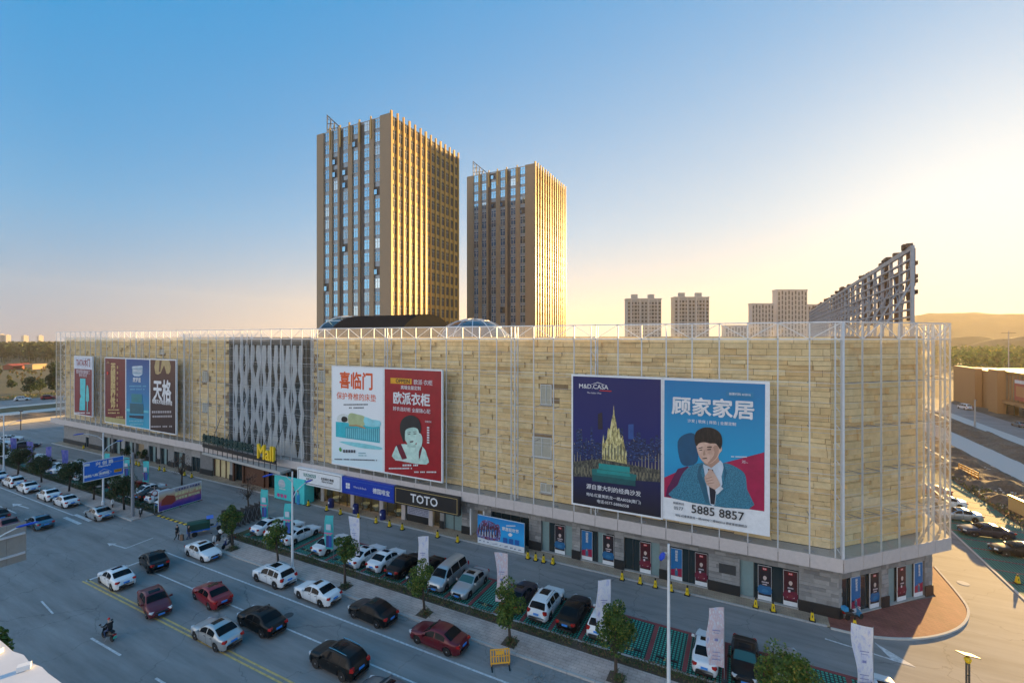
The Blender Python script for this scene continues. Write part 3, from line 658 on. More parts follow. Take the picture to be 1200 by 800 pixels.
# bathroom shops: clear glazing with lit rooms behind
up(MB().bb(-56.5, -33.2, 47.35, 47.45, .1, 3.0), 'shop_back_wall', 'interior_warm')
for x in (-56.5, -53.6, -47.8, -42.6, -38.9, -34.6): up(MB().bb(x - .3, x + .3, 46.0, 46.5, .1, 3.0), 'shop_pier', 'concrete_fascia')
k = -56.2
while k < -33.4:
    if not (-38.4 < k < -34.9): up(MB().bb(k + .03, k + 1.42, 46.2, 46.24, .2, 2.95), 'shop_window', 'clear_glass')
    up(MB().bb(k - .03, k + .03, 46.15, 46.27, .1, 3.0), 'window_frame', 'steel_dark'); k += 1.45
up(MB().bb(-38.4, -34.8, 46.1, 46.3, .1, 1.0), 'stall_riser', 'plinth_dark')
b = NB('warm_lamp'); b.set((1, .7, .3), .5); b.bs.inputs['Emission Color'].default_value = (1, .62, .22, 1); b.bs.inputs['Emission Strength'].default_value = 7
for x, z in [(-49.4, 2.5), (-39.6, 2.65), (-37.2 - 2.2, 2.3), (-52.2, 1.9), (-43.6, 2.2), (-33.6, 2.4), (-45.6, 2.5), (-49.0, 1.6)]:
    up(MB().lathe([(.05, .0), (.16, .06), (.16, .16), (.05, .24)], (x, 46.75, z), 8), 'pendant_lamp', 'warm_lamp')
random.seed(3)
for x in (-54.9, -51.6, -46.2, -44.2, -40.4, -36):
    b = MB(); b.lathe([(.3, 0), (.55, .25), (.6, .4), (.5, .42)], (x, 46.9, .35), 12); b.box((x, 46.9, .25), (.4, .3, .3)); up(b, 'display_basin', 'white_paint')
glaze(-32.6, -30.0, 3.0, 2, (0, 1))
# ramp doorway with white jambs
up(MB().bb(-28.9, -28.7, 46.0, 47.55, .1, 3.2), 'door_jamb', 'white_paint'); up(MB().bb(-27.1, -26.9, 46.0, 47.55, .1, 3.2), 'door_jamb', 'white_paint'); up(MB().bb(-28.7, -27.1, 47.55, 47.59, .1, 3.2), 'doorway_back', 'interior_warm')
glaze(-26.0, -21.2, 3.4, 4)
for i, (x0, x1) in enumerate(((-19.75, -16.2), (-15.3, -11.7), (-10.75, -7.3), (-6.4, -2.95), (-.34, 4.17))):
    glaze(x0, x1, 3.4, 4, {0: (0, 3), 1: (2,), 2: (3,), 3: (), 4: (0,)}[i])
    up(MB().bb(x0, x1, 46.0, 46.3, .1, .16), 'sill', 'concrete')
up(MB().bb(-2.05, -.66, 45.96, 46.0, 1.9, 2.75), 'vent_grille', 'steel_dark')
for s0, s1, cur_ in ((.35, 5.0, ()), (5.9, 10.6, (0, 2))):
    n = 4; w = (s1 - s0) / n
    for i in range(n):
        up(cbox(s0 + i * w + .03, s0 + (i + 1) * w - .03, .16, 3.27, .28, .32), 'shop_window', 'curtain_teal' if i in cur_ else 'shop_glass')
    fr = MB()
    for i in range(n + 1): q = cbox(s0 + i * w - .035, s0 + i * w + .035, .1, 3.3, .22, .36); fr.add(q.v, q.f)
    q = cbox(s0, s1, 3.22, 3.298, .22, .36); fr.add(q.v, q.f); up(fr, 'window_frame', 'steel_dark'); up(cbox(s0, s1, .085, .16, -.05, .3), 'sill', 'concrete')
# ---- things on the roof
dome = thing('barrel_skylight', 'dark barrel vault skylight with a glazed end on the mall roof', 'skylight', (-66, 72, 22.43))
b = MB(); rows = []
for i in range(15):
    a = math.pi * i / 14; rows.append([(x, 0 - 8.5 * math.cos(a), 5.3 * math.sin(a) + .2) for x in (-10.0, -6.5, 11.5)])
rows2 = [[r[1], r[2]] for r in rows]; b.grid(rows2); b.build('vault_roof', 'matte_dark', dome, smooth=True)
g = MB(); g.grid([[r[0], r[1]] for r in rows]); g.build('vault_glazing', 'clear_glass', dome, smooth=True)
e = MB()
for i in range(0, 15, 2):
    a = math.pi * i / 14; e.tube([(-10, 0, .2), (-10, -8.5 * math.cos(a), 5.3 * math.sin(a) + .2)], .08, 4); e.tube([(-10, -8.5 * math.cos(a), 5.3 * math.sin(a) + .2), (-6.5, -8.5 * math.cos(a), 5.3 * math.sin(a) + .2)], .07, 4)
e.tube([(-10, -8.5 * math.cos(math.pi * i / 14), 5.3 * math.sin(math.pi * i / 14) + .2) for i in range(15)], .12, 5); e.build('vault_ribs', 'steel_white', dome)
g = MB(); g.add([(11.48, -8.5 * math.cos(math.pi * i / 14), 5.3 * math.sin(math.pi * i / 14) + .2) for i in range(15)], [tuple(range(15))]); g.build('end_wall', 'matte_dark', dome)
g = MB(); g.add([(-9.95, -8.5 * math.cos(math.pi * i / 14), 5.3 * math.sin(math.pi * i / 14) + .2) for i in range(15)], [tuple(range(15))]); g.build('end_glazing', 'window_glass', dome)
dome = thing('glass_dome', 'shallow round glass dome on the mall roof beside the dark vault', 'skylight', (-43.2, 70, 22.43))
rows = []
for i in range(8):
    a = .5 * math.pi * i / 7; rows.append([(6.4 * math.cos(a) * math.cos(2 * math.pi * k / 24), 6.4 * math.cos(a) * math.sin(2 * math.pi * k / 24), 4.0 * math.sin(a) + .3) for k in range(24)])
MB().grid(rows, closed=True).build('dome_glazing', 'window_glass', dome, smooth=True)
e = MB()
for k in range(12): e.tube([tuple(v * 1.004 for v in rows[i][k * 2]) for i in range(8)], .08, 4)
for i in (0, 3, 5): e.tube([tuple(v * 1.004 for v in p) for p in rows[i] + rows[i][:1]], .08, 4)
e.build('dome_ribs', 'steel_white', dome)
# sign structure along the roof's sunny edge, seen from behind
sg = thing('roof_sign', 'tall weathered steel frame of a rooftop sign seen from its back', 'roof sign', (14.0, 55, 22.4), R(-2.3))
def rsx(b, name, m='steel_grey'): return b.build(name, m, sg)
for k in range(29):
    y = k * 4.25
    rsx(MB().box((0, y, 4.65), (.28, .28, 9.3)), 'post')
    rsx(MB().tube([(-3.0, y, .05), (0, y, 6.2)], .09, 4), 'stay')
for z in (9.3, 8.3, 7.4, 6.4, 5.4, 4.4, 3.6, 2.9): rsx(MB().bb(-.12, .12, -.2, 119.4, z - (.22 if z > 9 else .08), z + (.22 if z > 9 else .08)), 'rail')
rsx(MB().bb(-2.9, -2.6, 0, 119, .2, .4), 'rail')
for k in range(28):
    y = k * 4.25; rsx(MB().tube([(0, y, 2.9 if k % 2 else 9.2), (0, y + 4.25, 9.2 if k % 2 else 2.9)], .07, 4), 'brace')
plain('rusty_back', (.17, .10, .06), .7, .3)
random.seed(8)
for k in range(40):
    y = random.uniform(0, 118); rsx(MB().box((random.uniform(-.2, .5), y, 9.75), (.5, random.uniform(.3, 1.4), random.uniform(.2, .6))), 'lamp_box', 'rusty_back')
for k in range(23):   # backs of the letters
    y = 1.2 + k * 5.1; b = MB()
    for j in range(9):
        a = random.random(); yy = y + random.uniform(0, 2.6); z = random.uniform(3.0, 8.8)
        if j % 2: b.bb(.35, .7, yy, yy + .35, max(2.6, z - 2.5), min(9.6, z + 2.2))
        else: b.bb(.36, .68, y, y + 3.0, z, z + .35)
    rsx(b, 'letter_back', 'rusty_back')
# ------------------------------------------------------------------ printed boards
def crv(pts, n=4):
    """closed smooth outline through the points"""
    out = []; m = len(pts)
    for i in range(m):
        p0, p1, p2, p3 = (Vector(pts[(i + k - 1) % m]) for k in range(4))
        for j in range(n):
            t = j / n; q = .5 * ((2 * p1) + (p2 - p0) * t + (2 * p0 - 5 * p1 + 4 * p2 - p3) * t * t + (3 * p1 - p0 - 3 * p2 + p3) * t ** 3); out.append((q.x, q.y))
    return out
def ink(r, g, b_):
    """printed vinyl: one colour with faint creases and seams"""
    n = 'ink_%02x%02x%02x' % tuple(int(c * 255) for c in (r, g, b_))
    if n not in M:
        b = NB(n); nz = b.noise(.9, 6, .65, b.coord()); n2 = b.noise(7, 4, .6, b.coord()); k = b.mix(.5, b.ramp(nz, [(.28, .74), (.62, 1.0)]), b.ramp(n2, [(.3, .82), (.7, 1.0)]), 'MULTIPLY')
        b.set(b.mix(1.0, (r, g, b_), k, 'MULTIPLY'), .45)
    return n
def photo(name, stops, scale=(1, 1, 1), ns=3.0, detail=8):
    """printed photograph: mottled tones"""
    b = NB(name); nz = b.noise(ns, detail, .72, b.coord(scale=scale)); b.set(b.ramp(nz, stops), .45); return name
class Board:
    """flat printed board; design given in crop pixels through a corner quad (x0, x1, topleft y, topright y, botleft y, botright y)"""
    def __init__(s, root, W, H, quad=None, y=-.1):
        s.r = root; s.W = W; s.H = H; s.q = quad or (0, 1, 0, 0, 1, 1); s.y = y; s.k = 0
    def uv(s, p):
        x0, x1, t0, t1, b0, b1 = s.q; u = (p[0] - x0) / (x1 - x0); t = t0 + (t1 - t0) * u; bt = b0 + (b1 - b0) * u
        return u * s.W, (1 - (p[1] - t) / (bt - t)) * s.H
    def lay(s): s.k += 1; return s.y - .006 * s.k
    def poly(s, name, pts, m, smooth=0):
        if smooth: pts = crv(pts, smooth)
        y = s.lay(); return MB().add([(u, y, w) for u, w in (s.uv(p) for p in pts)], [tuple(range(len(pts)))]).build(name, m, s.r)
    def polys(s, name, many, m):
        y = s.lay(); b = MB()
        for pts in many: b.add([(u, y, w) for u, w in (s.uv(p) for p in pts)], [tuple(range(len(pts)))])
        return b.build(name, m, s.r)
    def full(s, name, m, x0=0, x1=1, z0=0, z1=1):
        y = s.lay(); return MB().add([(s.W * x0, y, s.H * z0), (s.W * x1, y, s.H * z0), (s.W * x1, y, s.H * z1), (s.W * x0, y, s.H * z1)], [(0, 1, 2, 3)]).build(name, m, s.r)
    def text(s, t, p, wid, m, bold=.012, hs=1.0, p2=None):
        """t centred at crop point p, total width wid in crop pixels"""
        u, w = s.uv(p); width = wid / (s.q[1] - s.q[0]) * s.W
        em = sum(1.0 if ord(c) > 0x2000 else .6 for c in t); size = width / em
        o = text(s.r, t, (u, s.lay(), w), size, m, (R(90), 0, 0), 'CENTER', bold * size); o.scale = (1, hs, 1); return o
    def lines(s, rows, m, name='small_print', hh=.5):
        """runs of tiny print too small to read: (x0, y, x1) in crop pixels"""
        y = s.lay(); b = MB(); random.seed(len(rows) + s.k)
        for x0, yy, x1, h in rows:
            x = x0
            while x < x1:
                w = h * random.uniform(.55, .95)
                if random.random() < .92:
                    c = [s.uv(q) for q in ((x, yy + h / 2), (x + w, yy + h / 2), (x + w, yy - h / 2), (x, yy - h / 2))]; b.add([(a, y, z) for a, z in c], [(0, 1, 2, 3)])
                x += w + h * .25
        return tag(b.build(name, m, s.r), kind='stuff')
def hang(name, label, cat, x0, x1, z0, z1, y=44.42, group=None, rim=.16, m='board_white'):
    t = thing(name, label, cat, (x0, y, z0), 0, group); W, H = x1 - x0, z1 - z0
    MB().bb(0, W, -.1, .12, 0, H).build('panel', m, t)
    f = MB(); f.bb(-rim, 0, -.12, .14, -rim, H + rim); f.bb(W, W + rim, -.12, .14, -rim, H + rim); f.bb(0, W, -.12, .14, -rim, 0); f.bb(0, W, -.12, .14, H, H + rim); f.build('frame', 'board_white', t)
    br = MB()
    for z in (H * .2, H * .8):
        for x in (W * .15, W * .85): br.bb(x - .05, x + .05, .12, .5, z - .05, z + .05)
    br.build('bracket', 'steel_grey', t); return t
def grad(name, c0, c1, H, mid=None):
    b = NB(name); sp = b.n('SeparateXYZ'); b.l(b.coord(), sp.inputs[0]); f = b.math('DIVIDE', sp.outputs[2], H)
    b.set(b.ramp(f, [(0, c0), (.5, mid or tuple((a + c) / 2 for a, c in zip(c0, c1))), (1, c1)]), .5); return name
INK_W = ink(.80, .80, .82); INK_K = ink(.012, .012, .014)
# --- man in a blue suit
t = hang('billboard', 'billboard of a man in a blue suit on blue and crimson, big white heading', 'billboard', -6.62, 1.78, 6.72, 19.45)
B = Board(t, 8.4, 12.73, (22, 535, 22, 35, 705, 782)); D = B.poly
D('print_blue', [(24, 24), (524, 38), (520, 668), (20, 605)], grad('ad_blue', (.004, .22, .46), (.004, .17, .40), 12.7, (.004, .30, .56)))
D('print_crimson', [(20, 510), (150, 455), (330, 432), (520, 375), (520, 668), (20, 605)], ink(.42, .008, .075))
D('print_shadow', [(95, 330), (140, 290), (190, 300), (200, 420), (150, 450), (110, 430)], ink(.003, .085, .19), 4)
D('print_shadow', [(40, 560), (95, 465), (150, 450), (140, 540), (80, 608), (30, 604)], ink(.10, .01, .075))
D('print_suit', [(66, 611), (95, 545), (120, 490), (160, 452), (225, 432), (290, 440), (340, 432), (400, 458), (432, 490), (440, 560), (448, 659)], photo('suit_print', [(.36, (.012, .085, .14)), (.5, (.03, .18, .28)), (.64, (.06, .28, .40))], (1, 1, 1), 14, 3), 3)
D('print_shirt', [(228, 440), (262, 452), (312, 420), (328, 455), (318, 500), (322, 560), (292, 590), (286, 640), (262, 636), (240, 520), (232, 470)], ink(.62, .70, .80), 2)
D('print_tie', [(250, 462), (276, 466), (284, 500), (292, 560), (284, 640), (264, 636), (256, 540), (258, 490)], ink(.012, .014, .03))
D('print_lapel', [(226, 436), (214, 480), (246, 560), (256, 634), (240, 632), (196, 500), (205, 450)], ink(.02, .12, .20))
D('print_lapel', [(328, 436), (345, 480), (320, 560), (300, 590), (330, 520), (332, 470)], ink(.02, .12, .20))
D('print_neck', [(228, 405), (300, 395), (308, 425), (268, 458), (232, 436)], ink(.50, .30, .22))
D('print_face', [(192, 330), (196, 368), (212, 410), (240, 436), (268, 434), (296, 410), (308, 385), (320, 368), (316, 345), (296, 320), (250, 306), (206, 316)], photo('face_print', [(.35, (.52, .31, .23)), (.55, (.68, .45, .35)), (.7, (.74, .52, .42))], (1, 1, 1), .9, 3), 4)
D('print_shade', [(278, 352), (298, 345), (306, 372), (294, 404), (268, 430), (250, 434), (274, 405), (284, 380)], ink(.50, .29, .21), 3)
D('print_hair', [(184, 300), (196, 274), (236, 256), (282, 262), (314, 288), (322, 332), (312, 364), (302, 350), (288, 336), (262, 336), (232, 330), (206, 336), (194, 350), (184, 328)], photo('hair_print', [(.4, (.008, .005, .005)), (.6, (.03, .02, .016)), (.72, (.07, .045, .035))], (4, 1, 1), 2.0), 4)
B.polys('print_features', [[(204, 358), (224, 354), (224, 359), (204, 362)], [(246, 352), (270, 350), (270, 356), (246, 357)], [(208, 368), (222, 366), (222, 371), (208, 372)], [(248, 364), (266, 362), (266, 368), (248, 369)], [(222, 410), (246, 406), (246, 411), (224, 414)]], ink(.05, .02, .018))
D('print_shade', [(232, 366), (240, 392), (228, 396), (226, 390)], ink(.48, .28, .2))
D('print_hand', [(234, 505), (248, 482), (262, 462), (278, 476), (296, 505), (312, 540), (300, 566), (276, 560), (246, 540)], ink(.64, .42, .33), 3)
B.polys('print_fingers', [[(240, 510), (272, 500), (272, 503), (240, 513)], [(244, 522), (278, 514), (278, 517), (244, 525)], [(250, 534), (282, 528), (282, 531), (250, 537)]], ink(.36, .2, .15))
D('print_cuff', [(286, 566), (312, 545), (328, 558), (298, 588)], ink(.7, .74, .8))
B.text('顾家家居', (270, 165), 415, INK_W, .028, 1.0); B.text('沙发 | 软床 | 床垫 | 全屋定制', (268, 232), 300, INK_W, .01)
D('print_pill', [(342, 76), (470, 80), (470, 104), (342, 98)], ink(.02, .24, .46)); B.text('股票代码 603816', (406, 90), 115, INK_W, .012)
B.text('5885 8857', (296, 680), 330, ink(.02, .022, .025), .01, 1.05); B.text('0577', (100, 660), 60, ink(.05, .05, .06), 0); B.text('顾家热线', (100, 636), 58, ink(.08, .08, .09), .01)
B.text('地址:红星美凯龙一楼A8008/二楼B8001# 顾家家居旗舰店', (262, 718), 385, ink(.08, .08, .09), .012)
B.text('邓 伦'[:1] + '~', (430, 425), 30, INK_W, .0); B.lines([(365, 398, 440, 5)], INK_W)
# --- night city and sofa
t = hang('billboard', 'dark billboard with a lit spired church over a teal sofa at night', 'billboard', -15.5, -6.9, 6.6, 19.45)
B = Board(t, 8.6, 12.85, (10, 490, 8, 22, 708, 775)); D = B.poly
B.full('print_night', grad('ad_night', (.004, .005, .014), (.003, .006, .10), 12.85, (.004, .012, .13)))
random.seed(4); bl = []; wn = []
for i in range(34):
    x = 14 + i * 14; w = random.uniform(9, 22); h = random.uniform(20, 115); bl.append([(x, 470), (x + w, 470), (x + w, 400 - h), (x, 400 - h)])
    for j in range(7): a = random.uniform(x, x + w - 2); c = random.uniform(400 - h, 470); wn.append([(a, c), (a + 3, c), (a + 3, c - 3), (a, c - 3)])
city = photo('city_print', [(.42, (.004, .008, .035)), (.56, (.01, .03, .13)), (.64, (.03, .10, .34)), (.72, (.30, .34, .40))], (1.5, 1, 4), 2.2); B.polys('print_skyline', bl[::2], city); B.polys('print_skyline', bl[1::2], city); B.polys('print_windows', wn, ink(.08, .20, .42)); B.polys('print_windows', wn[::5], ink(.6, .5, .25))
D('print_tower_dark', [(155, 215), (180, 205), (182, 300), (155, 300)], ink(.02, .014, .03)); D('print_tower_blue', [(322, 270), (350, 268), (350, 350), (322, 350)], ink(.02, .09, .33))
ch = photo('church_print', [(.34, (.05, .05, .05)), (.45, (.34, .28, .10)), (.55, (.66, .58, .26)), (.66, (.85, .80, .5))], (3.2, 1, 1.0), 2.4); D('print_church', [(178, 470), (180, 380), (186, 325), (192, 380), (205, 350), (212, 290), (222, 300), (232, 245), (240, 215), (243, 160), (247, 215), (254, 245), (262, 300), (272, 290), (282, 350), (292, 330), (300, 380), (310, 430), (316, 490), (176, 470)], ch)
sp = []
for i in range(14):
    x = 182 + i * 10; h = 70 - abs(i - 6.5) * 6 + random.uniform(-8, 8); sp.append([(x - 2.5, 440), (x + 2.5, 440), (x, 440 - h * 1.2)])
B.polys('print_pinnacles', sp, ink(.80, .74, .40)); B.polys('print_church_shade', [[(195 + i * 17, 465), (202 + i * 17, 465), (202 + i * 17, 400 - (i % 3) * 12), (195 + i * 17, 400 - (i % 3) * 12)] for i in range(7)], ink(.16, .16, .10))
sp = []
for i in range(28):
    x = 20 + i * 17; h = random.choice((26, 30, 60, 75)) if not 170 < x < 320 else 10; sp.append([(x - 3, 520), (x + 3, 520), (x + 1, 500 - h), (x - 1, 500 - h)])
B.polys('print_pinnacles', sp, ink(.34, .31, .20)); D('print_nave', [(12, 480), (170, 462), (330, 490), (486, 515), (486, 580), (12, 560)], photo('nave_print', [(.4, (.012, .014, .02)), (.55, (.09, .09, .07)), (.68, (.34, .31, .20))], (4, 1, 1.2), 2.0))
B.polys('print_arches', [[(22 + i * 18, 545 + i * .6), (30 + i * 18, 545 + i * .6), (30 + i * 18, 510 + i), (22 + i * 18, 510 + i)] for i in range(26)], ink(.20, .18, .12))
sf = ink(.012, .30, .29); sd = ink(.008, .17, .17)
D('print_sofa_back', [(160, 486), (330, 503), (330, 535), (160, 518)], sf, 0); D('print_sofa_seat', [(120, 518), (158, 516), (330, 536), (368, 545), (360, 578), (145, 556), (122, 548)], sd); D('print_sofa_cushion', [(150, 520), (330, 538), (334, 556), (150, 538)], sf)
D('print_sofa_base', [(122, 548), (360, 577), (360, 606), (124, 584)], ink(.006, .10, .11))
B.text('M&D.CASA', (130, 66), 165, INK_W, .01); B.text('The Italian Way', (135, 100), 115, INK_W, 0); D('print_stripe', [(165, 84), (232, 86), (232, 92), (165, 88)], ink(.6, .02, .03)); D('print_roofline', [(100, 58), (155, 40), (212, 60), (155, 44)], INK_W)
B.text('源自意大利的经典沙发', (240, 632), 300, INK_W, .012); B.text('地址:红星美凯龙一楼A8028(南门)', (240, 676), 325, INK_W, .01); B.text('电话:0577-58886558', (238, 706), 215, INK_W, .01)
# --- mattress
t = hang('billboard', 'white billboard advertising a teal mattress under orange lettering', 'billboard', -49.65, -40.75, 6.45, 19.4)
B = Board(t, 8.9, 12.95, (32, 364, 45, 70, 682, 728)); D = B.poly
B.full('print_white', grad('ad_white', (.62, .78, .84), (.80, .82, .85), 12.95, (.80, .82, .84)))
OR = ink(.80, .10, .012); B.text('喜临门', (192, 150), 225, OR, .03, 1.15); B.text('保护脊椎的床垫', (192, 250), 262, OR, .006); B.lines([(110, 297, 268, 9), (138, 318, 240, 9)], ink(.12, .14, .16))
D('print_mattress', [(56, 408), (130, 415), (346, 440), (346, 546), (56, 508)], ink(.03, .52, .62)); D('print_mattress_dark', [(120, 440), (180, 452), (235, 440), (280, 455), (346, 450), (346, 540), (125, 515)], ink(.05, .36, .46))
B.polys('print_coils', [[(128 + i * 13, 452), (133 + i * 13, 452), (133 + i * 13, 512 + i * 1.5), (128 + i * 13, 512 + i * 1.5)] for i in range(17)], ink(.22, .66, .72))
D('print_glow', [(80, 540), (200, 545), (346, 570), (346, 588), (200, 575)], ink(.25, .68, .74), 3)
D('print_pillow', [(70, 372), (110, 356), (150, 375), (150, 410), (72, 405)], ink(.72, .76, .74), 3); D('print_head', [(96, 388), (108, 374), (132, 380), (138, 400), (120, 412), (100, 406)], INK_K, 4)
D('print_torso', [(142, 372), (160, 352), (200, 360), (250, 375), (256, 412), (236, 440), (180, 432), (148, 428)], ink(.48, .56, .30), 3); D('print_spine', [(148, 430), (200, 428), (240, 440), (256, 448), (256, 454), (200, 438), (148, 437)], ink(.55, .30, .12)); D('print_legs', [(250, 376), (300, 395), (346, 402), (346, 440), (256, 435)], ink(.30, .72, .80), 2)
D('print_leaf', [(80, 588), (90, 576), (98, 596), (88, 606)], ink(.10, .42, .08), 3); B.lines([(108, 602, 192, 19)], ink(.10, .10, .12)); B.lines([(212, 612, 265, 7), (212, 628, 265, 7)], ink(.25, .5, .55)); B.lines([(50, 656, 330, 8)], ink(.12, .12, .14))
# --- wardrobe
t = hang('billboard', 'deep red billboard with a short-haired woman resting her cheek on a hand', 'billboard', -40.45, -31.75, 6.45, 19.4)
B = Board(t, 8.7, 12.95, (366, 730, 70, 82, 730, 794)); D = B.poly
B.full('print_red', ink(.36, .006, .016)); D('print_yellow', [(406, 126), (546, 132), (546, 168), (406, 162)], ink(.80, .38, .01)); B.text('OPPEIN', (488, 149), 100, INK_K, .025); B.text('欧派·衣柜', (618, 158), 128, INK_W, .005); B.text('高端全屋定制', (540, 192), 130, INK_W, .012)
B.text('欧派衣柜', (543, 268), 240, INK_W, .03, 1.1); B.text('好衣选好柜 全屋随心配', (544, 335), 248, INK_W, .006)
sk = photo('pale_print', [(.35, (.36, .56, .50)), (.55, (.52, .72, .64)), (.7, (.62, .80, .72))], (1, 1, 1), .8, 3); D('print_shoulders', [(432, 648), (434, 590), (452, 560), (500, 552), (540, 560), (590, 556), (626, 580), (642, 620), (640, 684)], sk, 3)
D('print_dress', [(448, 560), (478, 552), (500, 600), (518, 644), (486, 652), (466, 610)], ink(.16, .01, .03)); D('print_dress', [(600, 560), (616, 572), (600, 640), (588, 660), (590, 610)], ink(.16, .01, .03))
D('print_neck', [(516, 520), (570, 530), (575, 575), (520, 570)], ink(.42, .62, .55)); D('print_face', [(498, 460), (500, 510), (518, 545), (545, 562), (572, 550), (590, 515), (594, 470), (575, 440), (530, 436)], sk, 4)
D('print_hair', [(472, 470), (474, 420), (496, 384), (540, 366), (584, 384), (604, 425), (606, 470), (596, 480), (586, 455), (560, 445), (524, 452), (506, 470), (504, 520), (496, 540), (484, 510)], ink(.02, .022, .026), 4)
D('print_hand', [(574, 510), (590, 484), (606, 486), (616, 515), (612, 560), (594, 600), (592, 662), (562, 660), (568, 590), (580, 550)], ink(.56, .76, .68), 3)
B.polys('print_features', [[(522, 488), (540, 484), (540, 489), (522, 493)], [(560, 484), (578, 482), (578, 487), (560, 489)], [(534, 534), (562, 530), (556, 540), (540, 542)], [(520, 478), (542, 472), (542, 475), (520, 481)], [(558, 472), (580, 470), (580, 473), (558, 475)]], ink(.06, .02, .03))
D('print_band', [(440, 646), (540, 656), (540, 668), (440, 656)], ink(.7, .75, .75)); B.lines([(490, 688, 590, 11), (398, 708, 545, 9), (566, 732, 700, 9)], INK_W)
y = B.lay(); B.text('全屋定制', (652, 408), 40, INK_W, .0, 1); B.polys('print_column', [[(646, 440 + i * 16), (660, 441 + i * 16), (660, 451 + i * 16), (646, 450 + i * 16)] for i in range(7)], INK_W)
# --- left boards
t = hang('billboard', 'narrow billboard with a white top and a pale blue door on dark red', 'billboard', -125.4, -117.7, 7.5, 19.4)
B = Board(t, 7.7, 11.9, (62, 232, 45, 55, 578, 602)); D = B.poly
B.full('print_red', ink(.20, .004, .022)); B.full('print_white', ink(.62, .66, .76), 0, 1, .79, 1); B.text('TATA木门', (148, 108), 130, ink(.26, .006, .03), .03, 1.25); B.text('我有我的静音门', (148, 192), 135, ink(.6, .5, .55), .03); B.text('静音 更自然', (148, 224), 80, ink(.6, .5, .55), .02)
D('print_door', [(120, 250), (172, 252), (168, 548), (114, 548), (118, 440), (128, 420), (120, 390)], ink(.06, .62, .68)); D('print_figure', [(184, 316), (196, 318), (204, 370), (206, 460), (196, 465), (194, 550), (186, 550), (186, 465), (176, 460), (180, 360)], ink(.10, .58, .60), 2); B.lines([(66, 572, 215, 12)], INK_W)
t = hang('billboard', 'dark red billboard with a vertical line of golden characters', 'billboard', -112.3, -104.45, 6.9, 19.35)
B = Board(t, 7.85, 12.45, (338, 524, 66, 72, 634, 666)); D = B.poly
B.full('print_red', ink(.16, .005, .012)); gp = ink(.62, .44, .18); D('print_cream', [(336, 590), (440, 606), (522, 614), (522, 666), (332, 634)], ink(.46, .40, .17))
for i, c in enumerate('西顿照明灯饰'): B.text(c, (414, 165 + i * 62), 46, gp, .035, 1.2)
for i, c in enumerate('最美的灯光在这里'): B.text(c, (456, 150 + i * 49), 14, gp, .03)
D('print_spot', [(358, 200), (366, 186), (376, 200), (366, 216)], ink(.75, .02, .02), 3); B.lines([(372, 530, 474, 12), (372, 558, 474, 12), (450, 596, 505, 14)], gp); D('print_emblem', [(355, 112), (372, 88), (390, 114)], ink(.3, .16, .08))
t = hang('billboard', 'deep blue billboard with a white oval emblem above a teal armchair', 'billboard', -104.15, -95.95, 6.85, 19.35)
B = Board(t, 8.2, 12.5, (530, 738, 72, 80, 670, 706)); D = B.poly
B.full('print_blue', grad('ad_deep', (.02, .34, .50), (.004, .05, .22), 12.5, (.01, .16, .38))); sw = ink(.55, .66, .76)
D('print_emblem', [(588, 140), (672, 134), (678, 150), (676, 210), (640, 228), (592, 212), (586, 165)], ink(.30, .44, .56), 3); B.polys('print_emblem_bars', [[(590, 138), (672, 132), (678, 150), (588, 156)], [(588, 208), (676, 208), (650, 230), (606, 226)]], sw); B.text('SIMMONS', (632, 182), 76, INK_W, .02)
B.text('席梦思', (628, 264), 72, INK_W, .02); B.lines([(548, 318, 712, 12), (566, 346, 692, 11)], ink(.12, .42, .62)); D('print_chair_back', [(580, 386), (676, 390), (676, 470), (580, 462)], ink(.01, .22, .26)); D('print_chair_seat', [(566, 470), (686, 478), (690, 570), (566, 562)], ink(.008, .12, .17))
D('print_chair_foot', [(560, 580), (690, 585), (686, 615), (562, 600)], ink(.005, .03, .07)); B.polys('print_shelf', [[(530, 520), (566, 522), (566, 545), (530, 540)], [(690, 535), (734, 540), (734, 560), (690, 555)]], ink(.10, .52, .64)); B.lines([(560, 632, 692, 14), (572, 662, 684, 14)], ink(.2, .55, .68))
t = hang('billboard', 'brown-black billboard with two large white characters under amber drapery', 'billboard', -95.65, -87.5, 6.75, 19.4)
B = Board(t, 8.15, 12.65, (746, 968, 82, 88, 706, 748)); D = B.poly
B.full('print_brown', grad('ad_brown', (.018, .005, .008), (.10, .03, .018), 12.65, (.03, .008, .010))); D('print_drape', [(795, 86), (915, 90), (922, 190), (890, 205), (870, 130), (840, 200), (792, 205)], ink(.50, .36, .16), 2); D('print_drape_fold', [(830, 88), (850, 88), (836, 190), (822, 190)], ink(.14, .06, .03))
B.text('天格', (852, 372), 160, INK_W, .03, 1.35); B.text('地暖实木地板领导者', (852, 464), 178, INK_W, .02, 1.2); B.lines([(762, 548, 938, 20), (768, 588, 930, 18), (752, 678, 946, 14)], ink(.46, .42, .44))
